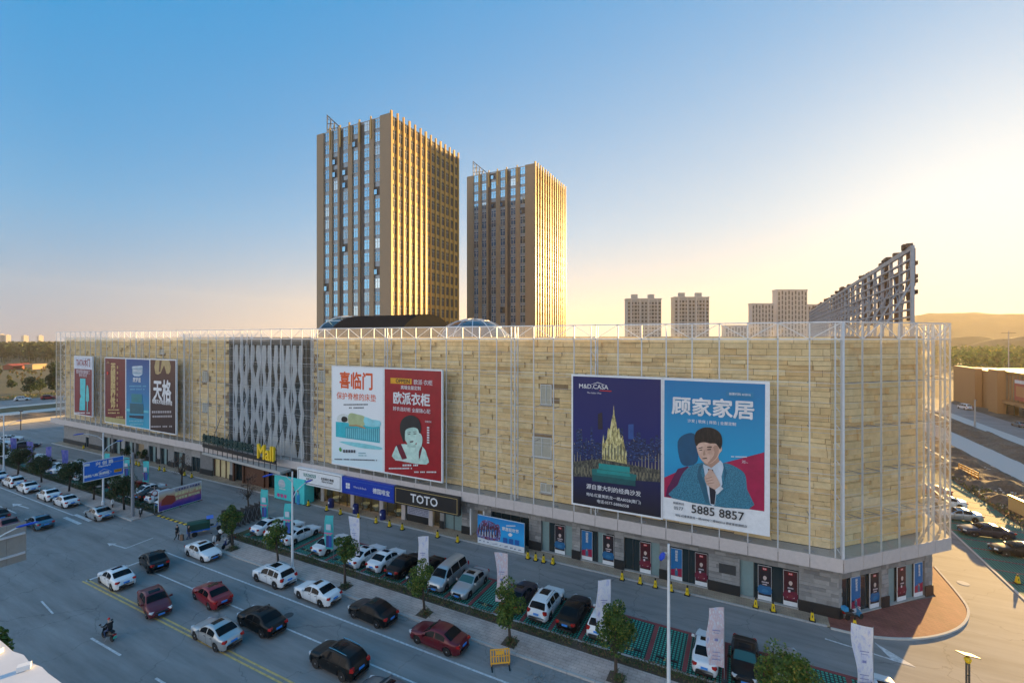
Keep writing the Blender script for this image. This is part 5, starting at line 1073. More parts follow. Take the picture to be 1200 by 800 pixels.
def carkit(kind):
    S = SPEC[kind]; hl = S['L'] / 2; ra = S['r'] + .055
    xs = set(round(-hl + i * .1, 3) for i in range(int(S['L'] / .1) + 1)) | {hl, -hl, hl - .04, -hl + .04}
    for xw in S['wheel']:
        for k in range(-5, 6): xs.add(round(xw + ra * math.sin(math.pi * k / 10.2), 3))
    xs = sorted(xs, reverse=True)
    def sect(x):
        w = interp(S['wid'], x); zb = interp(S['belt'], x); zt = max(interp(S['top'], x), zb + .012); rise = zt - zb
        zs = S['zs'] + .1 * max(0, (abs(x) - hl + .5) / .5) ** 2
        for xw in S['wheel']:
            if abs(x - xw) < ra: zs = max(zs, S['r'] + math.sqrt(max(0, ra * ra - (x - xw) ** 2)))
        zs = min(zs, zb - .06)
        k = max(0, min(1, (rise - .08) / .22)); k = k * k * (3 - 2 * k)
        we = (w * .84) * (1 - k) + (w * .96 - rise * .40) * k; ze = (zb + rise * .72) * (1 - k) + (zt - .055) * k
        zm = zb * .62
        return [(w * .93, zs), (w * .99, max(zs + .005, .36)), (w, max(zs + .01, zm)), (w * .985, max(zs + .02, zb - .09)), (w * .955, zb), (we, ze), (we * .74, zt - .015), (0, zt)]
    b = MB(); rows = []
    for x in xs:
        h = sect(x); rows.append([(x, y, z) for y, z in h] + [(x, -y, z) for y, z in reversed(h[:-1])])
    b.grid(rows); n = len(rows[0])
    b.f += [tuple(range(n)), tuple(len(b.v) - n + i for i in range(n - 1, -1, -1))]; b.m += [0, 0]
    kit = {}
    kit['body'] = (b.mesh('body', 'paint_white', True), None)
    me = kit['body'][0]
    def side_pt(x, t, sgn, off=.012):
        h = sect(x); (y0, z0), (y1, z1) = h[4], h[5]; return (x, sgn * (y0 + (y1 - y0) * t + off), z0 + (z1 - z0) * t + off * .4)
    def top_pt(x, s, off=.012):
        h = sect(x); a = abs(s); (y5, z5), (y6, z6), (y7, z7) = h[5], h[6], h[7]
        if a > .74: t = (a - .74) / .26; y, z = y6 + (y5 - y6) * t, z6 + (z5 - z6) * t
        else: t = a / .74; y, z = y7 + (y6 - y7) * t, z7 + (z6 - z7) * t
        return (x + (off if x > 0 else -off) * .6, math.copysign(y, s) if s else 0, z + off)
    def top_panel(x0, x1, sm, nx=5, ns=8): return MB().grid([[top_pt(x0 + (x1 - x0) * i / nx, sm * (1 - 2 * j / ns)) for j in range(ns + 1)] for i in range(nx + 1)])
    kit['windscreen'] = (top_panel(*S['ws'], .93).mesh('windscreen', 'car_glass', True), None)
    kit['rear_window'] = (top_panel(*S['rw'], .90).mesh('rear_window', 'car_glass', True), None)
    if S['sun']: kit['sunroof'] = (top_panel(*S['sun'], .62).mesh('sunroof', 'car_glass', True), None)
    sw = []
    for x0, x1 in S['sw']:
        for sgn in (1, -1):
            m = MB().grid([[side_pt(x0 + (x1 - x0) * i / 6, t, sgn) for t in (.1, .35, .6, .86)] for i in range(7)])
            sw.append(m.mesh('side_window', 'car_glass', True))
    kit['side_window'] = sw
    hx, hy_, hz = S['head']; tx, ty, tz = S['tail']
    kit['headlight'] = [MB().box((hx, s * hy_, hz), (.34, .30, .13), s * R(-28), tap=.8).mesh('headlight', 'lamp_clear') for s in (1, -1)]
    kit['tail_light'] = [MB().box((tx, s * ty, tz), (.26, .30, .16 if kind == 'sedan' else .24), s * R(24), tap=.85).mesh('tail_light', 'lamp_red') for s in (1, -1)]
    kit['number_plate'] = [MB().box((-hl - .005, 0, .72 if kind == 'sedan' else .82), (.03, .46, .15)).mesh('number_plate', 'plate_blue'), MB().box((hl + .005, 0, .42), (.03, .46, .14)).mesh('number_plate', 'plate_blue')]
    kit['grille'] = [MB().box((hl - .045, 0, .58 if kind == 'sedan' else .68), (.09, .86, .15), tap=.9).box((hl - .03, 0, .33), (.08, 1.0, .12)).mesh('grille', 'plastic_dark')]
    kit['bumper_trim'] = [MB().box((-hl + .02, 0, .36), (.1, 1.16, .14)).mesh('bumper_trim', 'plastic_dark')]
    kit['underbody'] = [MB().box((0, 0, .36), (S['L'] - .5, S['W'] * 1.72, .36)).mesh('underbody', 'black')]
    kit['mirror'] = [MB().box((S['ws'][0] - .2, s * (S['W'] + .11), interp(S['belt'], S['ws'][0]) + .1), (.13, .24, .15), tap=.8).mesh('mirror', 'paint_white') for s in (1, -1)]
    if kind == 'suv': kit['roof_rail'] = [MB().tube([(.25, s * .60, 1.68), (-.4, s * .62, 1.73), (-1.5, s * .6, 1.68)], .022, 5).mesh('roof_rail', 'chrome') for s in (1, -1)]
    sm = []
    for s in (1, -1):   # door shut lines, sill line and handles
        b2 = MB(); ends = [S['sw'][0][0] + .1] + [(a[1] + c[0]) / 2 for a, c in zip(S['sw'][:-1], S['sw'][1:])] + [S['sw'][-1][1] + (.12 if kind == 'sedan' else -.05)]
        def body_pt(x, k, o=.006): h = sect(x); return (x, s * (h[k][0] + o), h[k][1])
        for xe in ends[:3]:
            xe2 = xe; b2.grid([[(p[0] - .011, p[1], p[2]), (p[0] + .011, p[1], p[2])] for p in [body_pt(xe2, k) for k in (1, 2, 3, 4)]])
        for xe in ends[1:3]: p = body_pt(xe + .16, 3, .012); b2.box((p[0], p[1], p[2] - .02), (.17, .03, .03))
        b2.grid([[body_pt(ends[0] - (ends[0] - ends[-1]) * i / 8, 4, .008), (lambda q: (q[0], q[1], q[2] + .025))(body_pt(ends[0] - (ends[0] - ends[-1]) * i / 8, 4, .008))] for i in range(9)])
        sm.append(b2.mesh('door_trim', 'plastic_dark'))
    kit['door_trim'] = sm
    r = S['r']
    kit['tyre'] = MB().lathe([(r * .66, -.10), (r * .95, -.105), (r, -.06), (r, .06), (r * .95, .105), (r * .66, .10)], (0, 0, 0), 20, ax='y').mesh('wheel', 'rubber', False)
    rm = MB().lathe([(r * .68, -.07), (r * .68, .07)], (0, 0, 0), 20, 1, ax='y')
    for k in range(5):
        a = 2 * math.pi * k / 5
        for s in (-1, 1):
            c, q = math.cos(a), math.sin(a); rm.add([(-q * .05, s * .10, c * .05), (q * .05, s * .10, -c * .05), (c * r * .66 + q * .045, s * .085, q * r * .66 - c * .045), (c * r * .66 - q * .045, s * .085, q * r * .66 + c * .045)], [(0, 1, 2, 3)], 0)
    for s in (-1, 1): rm.lathe([(.07, s * .07), (.06, s * .105)], (0, 0, 0), 10, 0, ax='y')
    rim_ring = MB()
    for s in (-1, 1): rm.add([(r * (.70 if j else .6) * math.cos(2 * math.pi * i / 20), s * .096, r * (.70 if j else .6) * math.sin(2 * math.pi * i / 20)) for j in (0, 1) for i in range(20)], [(i, (i + 1) % 20, 20 + (i + 1) % 20, 20 + i) for i in range(20)], 0)
    kit['rim'] = rm.mesh('rim', ['rim', 'plastic_dark']); kit['wheel_at'] = [(x, s * (S['W'] - .125), r) for x in S['wheel'] for s in (1, -1)]
    return kit
KITS = {k: carkit(k) for k in SPEC}
def car(kind, colour, x, y, head, label, sunroof=True, glass=None, group=None, z=.004, dirt=None):
    K = KITS[kind]; nm = {'sedan': 'sedan_car', 'suv': 'sport_utility_car', 'van': 'minivan'}[kind]
    T = thing(nm, label, 'van' if kind == 'van' else 'car', (x, y, z), R(head), group); q = .96 + .08 * ((abs(x * 7.3 + y * 3.1)) % 1); T.scale = (q, .98 + .03 * ((abs(x * 3.7)) % 1), .98 + .05 * ((abs(x * 5.1)) % 1))
    def put(name, me, mat=None, par=T):
        o = link(name, me, par)
        if mat: o.material_slots[0].link = 'OBJECT'; o.material_slots[0].material = M[mat]
        return o
    put('body', K['body'][0], 'paint_' + colour); put('windscreen', K['windscreen'][0], glass); put('rear_window', K['rear_window'][0])
    if 'sunroof' in K and sunroof: put('sunroof', K['sunroof'][0])
    for k in ('side_window', 'headlight', 'tail_light', 'number_plate', 'grille', 'bumper_trim', 'underbody', 'roof_rail', 'door_trim'):
        for me in K.get(k, ()): put(k, me)
    for me in K['mirror']: put('mirror', me, 'paint_' + colour)
    for p in K['wheel_at']:
        w = put('wheel', K['tyre']); w.location = p; put('rim', K['rim'], None, w)
    return T
# traffic on the main road (heading 180 = driving away)
for a in [
 ('sedan', 'white', -53.3, 21.9, 176, 'white car with a long black roof window standing on the yellow centre lines'),
 ('sedan', 'black', -53.9, 25.3, 168, 'black sedan waiting just behind the stop line next to the white one'),
 ('sedan', 'maroon', -45.5, 21.4, -14, 'dark red sedan facing oncoming traffic over the yellow centre lines'),
 ('sedan', 'red', -42.2, 24.3, 172, 'bright red sedan straddling the white lane line'),
 ('sedan', 'silver', -36.4, 21.3, 178, 'silver grey sedan with a black sunroof on the yellow centre lines'),
 ('sedan', 'black', -34.8, 23.9, 176, 'black sedan driving beside the silver grey one'),
 ('suv', 'black', -25.6, 23.4, 178, 'big black sport utility car with chrome roof rails on the main road'),
 ('sedan', 'grey', -20.2, 22.4, 178, 'grey car just entering behind the big black sport utility car'),
 ('sedan', 'silver', -79.2 + 4.4, 28.9, 178, 'silver sedan on the crosswalk by the kerb'),
 ('sedan', 'black', -85.7, 22.6, 178, 'black sedan in the queue beyond the crosswalk beside the red one'),
 ('sedan', 'maroon', -80.4, 22.0, 178, 'dark red sedan in the queue beyond the crosswalk'),
 ('sedan', 'blue', -77.9, 24.2, 178, 'steel blue sedan at the front of the oncoming queue'),
 # parked along the kerb
 ('sedan', 'white', -51.6, 28.8, -2, 'white sedan parked at the kerb facing the stop line, by the two scooters'),
 ('suv', 'white', -40.2, 28.9, 178, 'white sport utility car parked at the kerb under the twin-arm street lamp'),
 ('sedan', 'white', -34.1, 28.75, 178, 'white sedan at the kerb with bright green stickers in its rear window'),
 ('sedan', 'black', -27.6, 28.8, 177, 'black sedan parked at the kerb between white and dark red ones'),
 ('sedan', 'maroon', -20.8, 28.7, 178, 'dark red sedan parked at the kerb beside the yellow barrier'),
 ]: car(*a, sunroof=a[5] not in ('dark red sedan parked at the kerb beside the yellow barrier',), group='traffic on the main road' if a[3] < 28 else 'cars parked along the kerb')
gs_ = MB().box((0, 0, 0), (.02, .3, .16)).mesh('window_sticker', flat('sticker_green', (.3, .8, .02)))
for x, lab in [(-84.6, 'next to the crosswalk'), (-90.0, 'second from the crosswalk'), (-97.4, 'third from the crosswalk'), (-102.8, 'fourth from the crosswalk'), (-109.5, 'fifth from the crosswalk'), (-116.5, 'sixth from the crosswalk')]:
    car('suv' if x in (-102.8,) else 'sedan', 'white' if x > -112 else 'silver', x, 29.0, 178, 'pale car parked at the kerb, ' + lab, group='cars parked along the kerb')

# parked in the green bays
def bx(n): return BAY0 - PITCH * (n + .5)
NB_ = 'cars in the green bays'
for kind, col, n, y, hd, lb, gl in [
 ('sedan', 'white', -.5 - .02, 36.2, 90, 'white sedan nosed in beside a banner, next to the black car facing out', None),
 ('sedan', 'black', -1.5, 36.4, -90, 'black car backed into its bay, windscreen to the hedge, beside a white sedan', 'car_glass_green'),
 ('sedan', 'silver', -2.5, 36.8, 90, 'silver car half hidden behind the round tree', None),
 ('suv', 'white', 2.5, 36.4, 90, 'white sport utility car behind the dense tree, next to the black sedan', None),
 ('sedan', 'black', 3.5, 36.4, 90, 'black sedan with lit brake lamps between two white sport utility cars', None),
 ('suv', 'white', 4.5, 36.5, 90, 'white sport utility car beside the black sedan with lit brake lamps', None),
 ('sedan', 'navy', 5.5, 36.5, 90, 'dark purple car behind the bright leafed tree', None),
 ('sedan', 'silver', 7.5, 36.3, -90, 'silver sedan facing the hedge beside an empty bay', 'car_glass_green'),
 ('van', 'silver', 8.5, 36.4, -90, 'silver minivan between a silver sedan and a black car', None),
 ('sedan', 'black', 9.5, 36.3, -90, 'black car with a greenish windscreen facing the hedge, next to the minivan', 'car_glass_green'),
 ('sedan', 'black', 10.5, 36.3, 90, 'black sedan nosed in between a black car and a white one', None),
 ('sedan', 'white', 11.5, 36.3, 90, 'white sedan nosed in next to the black sedan, under a street tree', None),
 ('sedan', 'white', 12.5, 36.0, 90, 'white sedan behind a street tree, beside an empty bay', None),
 ('sedan', 'white', 14.6, 36.3, 90, 'white sedan alone between two empty bays by a teal flag', None),
 ('sedan', 'white', 16.7, 36.4, 90, 'white sedan among three white cars, nearest the twin-arm lamp', None),
 ('suv', 'white', 17.75, 36.4, 90, 'white sport utility car in the middle of three white cars', None),
 ('sedan', 'white', 18.8, 36.5, 90, 'white sedan at the entrance end of the green bays', None),
 ('suv', 'white', -4.6, 36.2, 90, 'white sport utility car behind the last banner at the junction end', None),
 ]: car(kind, col, BAY0 - PITCH * n, y, hd, lb, glass=gl, group=NB_, z=.012)
c_ = car('sedan', 'white', 13.2, 33.4, 168, 'white car beside the solar lamp at the junction', group=NB_, z=.004)
# cars in the left bays
random.seed(31)
for i, x in enumerate([-71.9, -74.4, -77.0, -79.5, -84.6, -89.6, -92.2, -97.2, -99.8, -104.9, -107.4, -112.5]):
    col = ['white', 'white', 'black', 'white', 'red', 'white', 'navy', 'white', 'white', 'white', 'white', 'silver'][i]
    car('suv' if i % 4 == 1 else 'sedan', col, x, 36.3, 90 if i % 3 else -90, {'white': 'white', 'black': 'black', 'red': 'red', 'navy': 'dark blue', 'silver': 'silver'}[col] + ' car in the bays beyond the entrance, %s from the sunset banner' % ORD[i], group='cars in the bays beyond the entrance', z=.012)
for i, (x, y, col) in enumerate([(-139, 36, 'white'), (-143.5, 38, 'white'), (-136, 40.2, 'navy'), (-148, 41, 'white'), (-141, 33.6, 'silver'), (-122, 36.5, 'white'), (-126.5, 35.5, 'white')]):
    car('sedan', col, x, y, 60, ['white car on the tarmac past the mall end, in the middle of the cluster', 'white car on the tarmac past the mall end, beside another white one', 'dark car on the tarmac past the mall end', 'white car on the tarmac, farthest past the mall end', 'silver car on the tarmac past the mall end', 'white car at the last green bay, nearer the mall entrance', 'white car just past the last green bay'][i], group='cars past the end of the mall', z=.0)
# cars on the sunny side
for kind, x, y, hd, col, lb in [('sedan', 25.4, 73.4, 186, 'navy', 'dark sedan parked across the side road with the sun on its tail'), ('sedan', 26.3, 68.3, 184, 'black', 'black sedan parked across the side road in the middle of the row'), ('sedan', 26.6, 60.6, 2, 'black', 'black sedan parked tail to the side road, by the small bollard'),
    ('sedan', 24.6, 78.6, 184, 'silver', 'silver sedan parked across the side road behind the dark ones'), ('sedan', 24.8, 83.9, 184, 'white', 'white sedan parked far down the side road row'), ('sedan', 24.8, 89.2, 184, 'red', 'red car at the far end of the side road row')]:
    car(kind, col, x, y, hd, lb, group='cars parked across the side road', z=.0)
car('van', 'white', 64.5, 201, 100, 'white van parked below the red hoarding', z=-.02); car('sedan', 'blue', 64.8, 168, 95, 'blue car parked in front of the brown mall', z=-.02)
car('suv', 'white', -240, 70, 60, 'white vehicle parked on the far track by the field', z=-.01); car('suv', 'red', -236, 76, 60, 'red vehicle parked on the far track by the field', z=-.01)
# ------------------------------------------------------------------ street lamps
def street_lamp(label, x, y, h=10.0, road=-1, two=True, group='street lamps'):
    t = thing('street_lamp', label, 'street lamp', (x, y, .1), 0, group)
    MB().tube([(0, 0, 0), (0, 0, h)], [.13, .07], 8).build('pole', 'white_paint', t); MB().lathe([(.22, 0), (.22, .5), (.13, .6)], (0, 0, 0), 8).build('base', 'white_paint', t)
    arms = [(road, h - .4, 2.6, .7)] + ([(-road, h - 2.1, 1.9, .6)] if two else [])
    for s, z, l, r in arms:
        MB().tube([(0, 0, z - .6), (0, s * l * .25, z + r * .1), (0, s * l * .6, z + r * .7), (0, s * l * .85, z + r)], .045, 6).build('arm', 'white_paint', t)
        b = MB(); b.grid([[(w * math.cos(a), s * yy, z + r + .02 + q * math.sin(a) * .5) for a in [2 * math.pi * k / 8 for k in range(8)]] for yy, w, q in ((l * .8, .05, .06), (l * .88, .15, .14), (l * 1.1, .17, .15), (l * 1.22, .06, .06))], closed=True); b.build('lamp_head', 'lamp_blue', t, smooth=True)
    return t
street_lamp('white twin-arm street lamp with blue heads above the parked white sport utility car', -39.9, 30.65)
street_lamp('white twin-arm street lamp with blue heads behind the blue road sign', -79.6, 31.2)
street_lamp('white twin-arm street lamp with blue heads among the farther street trees', -115, 31.2)
street_lamp('white street lamp with a single blue head in front of the shop windows', -4.35, 31.0, 9.9, -1, False)
street_lamp('white street lamp on the near kerb reaching over the junction', -43.2, 10.2, 10.3, 1, False)
# the back of a sign panel on the near kerb
t = thing('road_sign', 'grey back of a large road sign with two rails, seen from behind', 'road sign', (-46.3, 9.6, 0)); MB().tube([(0, 0, 0), (0, 0, 10)], .16, 8).build('pole', 'steel_grey', t)
for k in range(4): MB().bb(-.04, .04, .1 + k * 1.0, 1.08 + k * 1.0, 7.3, 10.1).build('panel', 'back_board', t)
for z in (7.9, 9.3): MB().bb(.05, .16, 0, 4.0, z - .07, z + .07).build('rail', 'steel_white', t)
# blue road sign on its pole
t = thing('road_sign', 'blue road sign with white characters and an orange plate on a grey pole', 'road sign', (-71, 30.9, .1)); MB().tube([(0, 0, 0), (0, 0, 8.3)], [.2, .15], 10).build('pole', 'steel_grey', t)
for z in (6.6, 7.6): MB().tube([(0, 0, z), (0, -2.0, z)], .07, 6).build('arm', 'steel_grey', t)
SGN = (0.12, -.95); pan = MB().bb(-.03, .03, -5.0, -.95, 5.8, 8.2); pan.build('panel', 'sign_blue', t)
b = MB()
for y0, y1, z0, z1 in ((-5.0, -.95, 5.8, 5.88), (-5.0, -.95, 8.12, 8.2), (-5.0, -4.92, 5.88, 8.12), (-1.03, -.95, 5.88, 8.12)): b.bb(.03, .045, y0, y1, z0, z1)
b.build('border', 'white_paint', t)
def stext(s, y, z, sz, m='white_paint', sp=1.0): text(t, s, (.05, y, z), sz, m, (R(90), 0, R(90)), bold=.02)
stext('兴 创 路', -2.95, 7.72, .5); stext('Xingchuang Rd', -2.95, 7.36, .2); stext('锦绣八路', -4.28, 6.42, .34); stext('金鳞路', -3.0, 6.45, .34)
MB().bb(.03, .06, -1.98, -1.2, 6.25, 6.6).build('orange_plate', 'orange_plastic', t); text(t, '104国道', (.066, -1.59, 6.42), .2, 'black', (R(90), 0, R(90)))
MB().bb(.03, .05, -4.9, -4.4, 7.7, 8.0).build('white_plate', 'white_paint', t)
b = MB(); b.tube([(.05, -3.75, 6.45), (.05, -3.4, 6.75), (.05, -3.0, 6.95), (.05, -2.6, 6.75), (.05, -2.25, 6.45), (.05, -2.6, 6.15), (.05, -3.4, 6.15), (.05, -3.75, 6.45)], .025, 4); b.build('road_diagram', 'white_paint', t)
# round no-entry sign on a thin post, by the sunset banner
t = thing('round_sign', 'small round red and white traffic sign on a thin post by the sunset banner', 'road sign', (-70.0, 32.9, .1)); MB().tube([(0, 0, 0), (0, 0, 3.6)], .04, 6).build('post', 'steel_grey', t); MB().lathe([(.36, 0), (.36, .03)], (.06, 0, 2.6), 20, ax='x').build('disc', 'lamp_red', t); MB().lathe([(.27, 0), (.27, .02)], (.09, 0, 2.6), 20, ax='x').build('face', 'white_paint', t)
# sunset banner on a frame
t = thing('banner_board', 'long printed banner with an orange and violet sunset beside the entrance drive', 'banner', (-69.3, 33.0, .0)); MB().bb(-.06, .06, 0, 5.4, .25, 2.9).build('panel', 'board_white', t)
for y in (.3, 2.7, 5.1): MB().bb(-.4, .06, y - .04, y + .04, 0, .25).build('foot', 'steel_dark', t)
b = NB('sunset_print'); sp = b.n('SeparateXYZ'); b.l(b.coord(), sp.inputs[0]); nz = b.noise(1.1, 5, .6, b.coord()); f = b.math('ADD', b.math('DIVIDE', sp.outputs[2], 3.1), b.math('MULTIPLY_ADD', nz, .3, -.15))
b.set(b.ramp(f, [(.12, (.04, .03, .30)), (.3, (.20, .06, .32)), (.45, (.55, .16, .16)), (.62, (.72, .40, .22)), (.8, (.62, .56, .48)), (.95, (.55, .50, .62))]), .5)
MB().add([(.066, .04, .29), (.066, 5.36, .29), (.066, 5.36, 2.86), (.066, .04, 2.86)], [(0, 1, 2, 3)]).build('print', 'sunset_print', t)
text(t, '红星美凯龙 年终盛典', (.075, 3.6, 2.5), .34, flat('print_navy', (.05, .05, .2)), (R(90), 0, R(90)), bold=.012); text(t, '家居建材 工厂直供', (.075, 3.7, 1.95), .42, flat('print_cream', (.82, .76, .4)), (R(90), 0, R(90)), bold=.012); text(t, '全城钜惠 限时抢购', (.075, 3.6, 1.35), .38, flat('print_cream', (.82, .76, .4)), (R(90), 0, R(90)), bold=.012)
MB().add([(.071, .3, 1.0), (.071, 1.6, .8), (.071, 2.2, 1.2), (.071, 1.9, 1.9), (.071, 1.0, 2.2), (.071, .4, 1.7)], [tuple(range(6))]).build('print_shape', flat('print_rust', (.34, .05, .03)), t)
# folding gate drawn back beside the drive
t = thing('folding_gate', 'black folding gate drawn back beside the entrance drive', 'gate', (-55.6, 33.4, 0)); MB().bb(-.2, .2, -.2, .2, 0, 2.7).build('gate_post', 'black', t)
for k in range(9): MB().bb(-.5, .5, .5 + k * .6, .56 + k * .6, .15, 2.2).build('gate_leaf', 'steel_dark', t)
for k in range(8):
    b = MB()
    for s in (-.45, .45): b.tube([(s, .56 + k * .6, .4), (s, 1.1 + k * .6, 2.0)], .03, 4); b.tube([(s, .56 + k * .6, 2.0), (s, 1.1 + k * .6, .4)], .03, 4)
    b.build('gate_scissor', 'steel_grey', t)
# dark ornate post lamp
t = thing('post_lamp', 'short dark ornate post lamp in front of the teal display board', 'lamp', (-56.0, 39.1, 0)); MB().lathe([(.2, 0), (.2, .2), (.1, .3), (.08, 2.4), (.13, 2.5), (.08, 2.6), (.08, 2.9)], (0, 0, 0), 10).build('post', 'steel_dark', t); MB().lathe([(.1, 2.9), (.28, 3.1), (.34, 3.3), (.05, 3.5)], (0, 0, 0), 8).build('lantern', 'steel_dark', t)
t = thing('post_lamp', 'dark post lamp with a square cap beside the far end of the mall', 'lamp', (-164, 47.5, 0)); MB().lathe([(.2, 0), (.12, .3), (.1, 4.6)], (0, 0, 0), 8).build('post', 'steel_dark', t); MB().box((0, 0, 4.8), (1.2, .5, .3)).build('lantern', 'steel_dark', t)
# solar lamp at the junction
t = thing('solar_lamp', 'black solar lamp with a tilted sunlit panel at the junction', 'lamp', (12.5, 38.5, 0)); MB().bb(-.1, -.03, -.06, .06, 0, 3.0).bb(.03, .1, -.06, .06, 0, 3.0).build('post', 'steel_dark', t)
for z in (.6, 1.4, 2.2, 2.9): MB().bb(-.03, .03, -.05, .05, z, z + .08).build('rung', 'steel_dark', t)
MB().lathe([(.12, 3.0), (.2, 3.2), (.1, 3.35)], (0, 0, 0), 8).build('head', 'yellow_plastic', t); o = MB().box((0, 0, 0), (.95, .7, .05)).build('panel', 'steel_dark', t); o.location = (0, 0, 3.5); o.rotation_euler = (R(-14), R(10), R(20))
# ------------------------------------------------------------------ traffic cones, bins, barrier
cone = thing('traffic_cone', 'yellow and black square traffic cone along the shop apron', 'cone', (0, 0, 0), 0, 'cones along the shop apron')
MB().box((0, 0, .04), (.46, .46, .08)).build('base', 'rubber', cone); MB().box((0, 0, .38), (.30, .30, .60), 0, 0, .55).build('body', 'yellow_plastic', cone); MB().box((0, 0, .77), (.13, .13, .18), 0, 0, .8).build('tip', 'rubber', cone); MB().box((0, -.125, .4), (.06, .01, .2)).build('mark', 'black', cone)
CP = [(-54.0, 44.0), (-50.3, 43.9), (-47.6, 43.8), (-44.4, 43.8), (-41.4, 43.8), (-39.1, 43.7), (-37.1, 43.7), (-32.0, 43.9), (-29.2, 43.9), (-20.4, 44.0), (-19.5, 44.0), (-18.6, 44.0), (-17.6, 44.1), (-10.5, 44.25), (-8.8, 44.3), (-7.4, 44.3), (-6.0, 44.3), (-4.6, 44.3), (.9, 44.75), (2.2, 44.75), (5.0, 44.75), (7.9, 45.1), (-123.8, 45.2), (-103.5, 44.0), (-102.2, 44.0), (-100.8, 43.9), (-99.6, 43.9), (-98.4, 43.8), (-92, 44.0), (-90.4, 44.0), (-84.6, 44.2), (-82.3, 44.1)]
for i, (x, y) in enumerate(CP):
    z = .105 if y > 44.5 else 0.0
    if i < 9: lb = 'yellow and black square cone, %s along the bathroom shops from the teal display board' % ORD[i]
    elif i < 13: lb = 'yellow and black square cone, %s of four close together beside the event backdrop' % ORD[i - 9]
    elif i < 18: lb = 'yellow and black square cone, %s of five before the poster windows with maroon posters' % ORD[i - 13]
    elif i < 21: lb = 'yellow and black square cone, %s on the apron from vent grille to corner pier' % ORD[i - 18]
    elif i == 21: lb = 'yellow and black square cone by the parked scooter at the cut corner'
    else: lb = 'yellow and black square cone, %s from the far end of the mall wall' % ORD[i - 22]
    if i == 0: cone.location = (x, y, z); cone['label'] = lb
    else: clone(cone, (x, y, z), random.uniform(-.15, .15), lb)
c2 = clone(cone, (23.2, 60.6, 0), .3, 'yellow and black cone standing on the green bays by the black sedan'); c2['group'] = 'cones of the side road'
bin0 = thing('litter_bin', 'round navy blue bin with a white mark in front of the bathroom shops', 'bin', (-50.6, 44.9, .1), 0, 'bins in front of the bathroom shops'); MB().lathe([(.38, 0), (.40, .1), (.40, 1.05), (.36, 1.12)], (0, 0, 0), 14).build('drum', 'bin_blue', bin0); MB().lathe([(.30, 1.12), (.30, 1.2), (.1, 1.26)], (0, 0, 0), 14).build('lid', 'bin_blue', bin0); MB().box((.0, -.41, .75), (.22, .03, .26)).build('mark', 'board_white', bin0)
bin0['label'] = 'round navy blue bin below the white shop sign'; clone(bin0, (-46.0, 44.9, .1), 0, 'round navy blue bin below the blue shop sign, nearer the white sign'); clone(bin0, (-41.3, 44.9, .1), 0, 'round navy blue bin below the blue shop sign, nearer the black sign')
t = thing('barrier', 'yellow plastic barrier tipped over on the road by the dark red sedan', 'barrier', (-15.4, 28.6, .0), R(34)); 
f = MB()
for q in ((-.7, .7, .92, 1.0), (-.7, .7, .1, .2), (-.7, .7, .52, .58)): f.bb(q[0], q[1], -.05, .05, q[2], q[3])
o1 = f.build('rail', 'orange_plastic', t); slats = []
for k in range(8): s = MB().bb(-.7 + k * .19, -.62 + k * .19, -.03, .03, .2, .92).build('slat', 'orange_plastic', t); slats.append(s)
s = MB().bb(-.3, .3, -.045, .045, .64, .88).build('name_panel', 'orange_plastic', t); slats += [o1, s]
for s in slats: s.rotation_euler = (R(-38), 0, 0); s.location = (0, 0, .12)
for x in (-.62, .62): MB().bb(x - .04, x + .04, -.45, .5, 0, .06).build('foot', 'rubber', t); MB().tube([(x, .1, .05), (x, .55, .75)], .03, 5).build('stay', 'orange_plastic', t)
random.seed(77)
b = MB()
for k in range(60): b.box((-12.6 + random.gauss(0, .5), 28.9 + random.gauss(0, .4), .02), (random.uniform(.04, .16), random.uniform(.04, .14), .06), random.random() * 3)
tag(b.build('rubble', 'asphalt'), kind='stuff')
# ------------------------------------------------------------------ flag banners
def clothmat(name, stops, sc_=.9):
    b = NB(name); sp = b.n('SeparateXYZ'); b.l(b.coord(), sp.inputs[0]); nz = b.noise(sc_, 5, .62, b.coord(scale=(1.4, 1, .6))); c = b.ramp(nz, stops); b.set(c, .7)
    tl = b.n('BsdfTranslucent'); b.l(c, tl.inputs[0]); ms = b.n('MixShader'); ms.inputs[0].default_value = .3; b.l(b.bs.outputs[0], ms.inputs[1]); b.l(tl.outputs[0], ms.inputs[2]); b.l(ms.outputs[0], b.out.inputs['Surface'])
clothmat('flag_white', [(.3, (.42, .45, .74)), (.41, (.68, .70, .86)), (.55, (.84, .84, .88)), (.7, (.62, .62, .82))], 3.0)
clothmat('flag_pink', [(.3, (.42, .46, .74)), (.41, (.78, .76, .84)), (.53, (.74, .56, .60)), (.62, (.84, .83, .87))], 2.6)
clothmat('flag_teal', [(.3, (.05, .48, .50)), (.5, (.08, .58, .60)), (.7, (.10, .62, .62))]); clothmat('flag_violet', [(.3, (.05, .09, .36)), (.5, (.14, .16, .50)), (.66, (.30, .22, .52)), (.75, (.10, .3, .6))], 1.4)
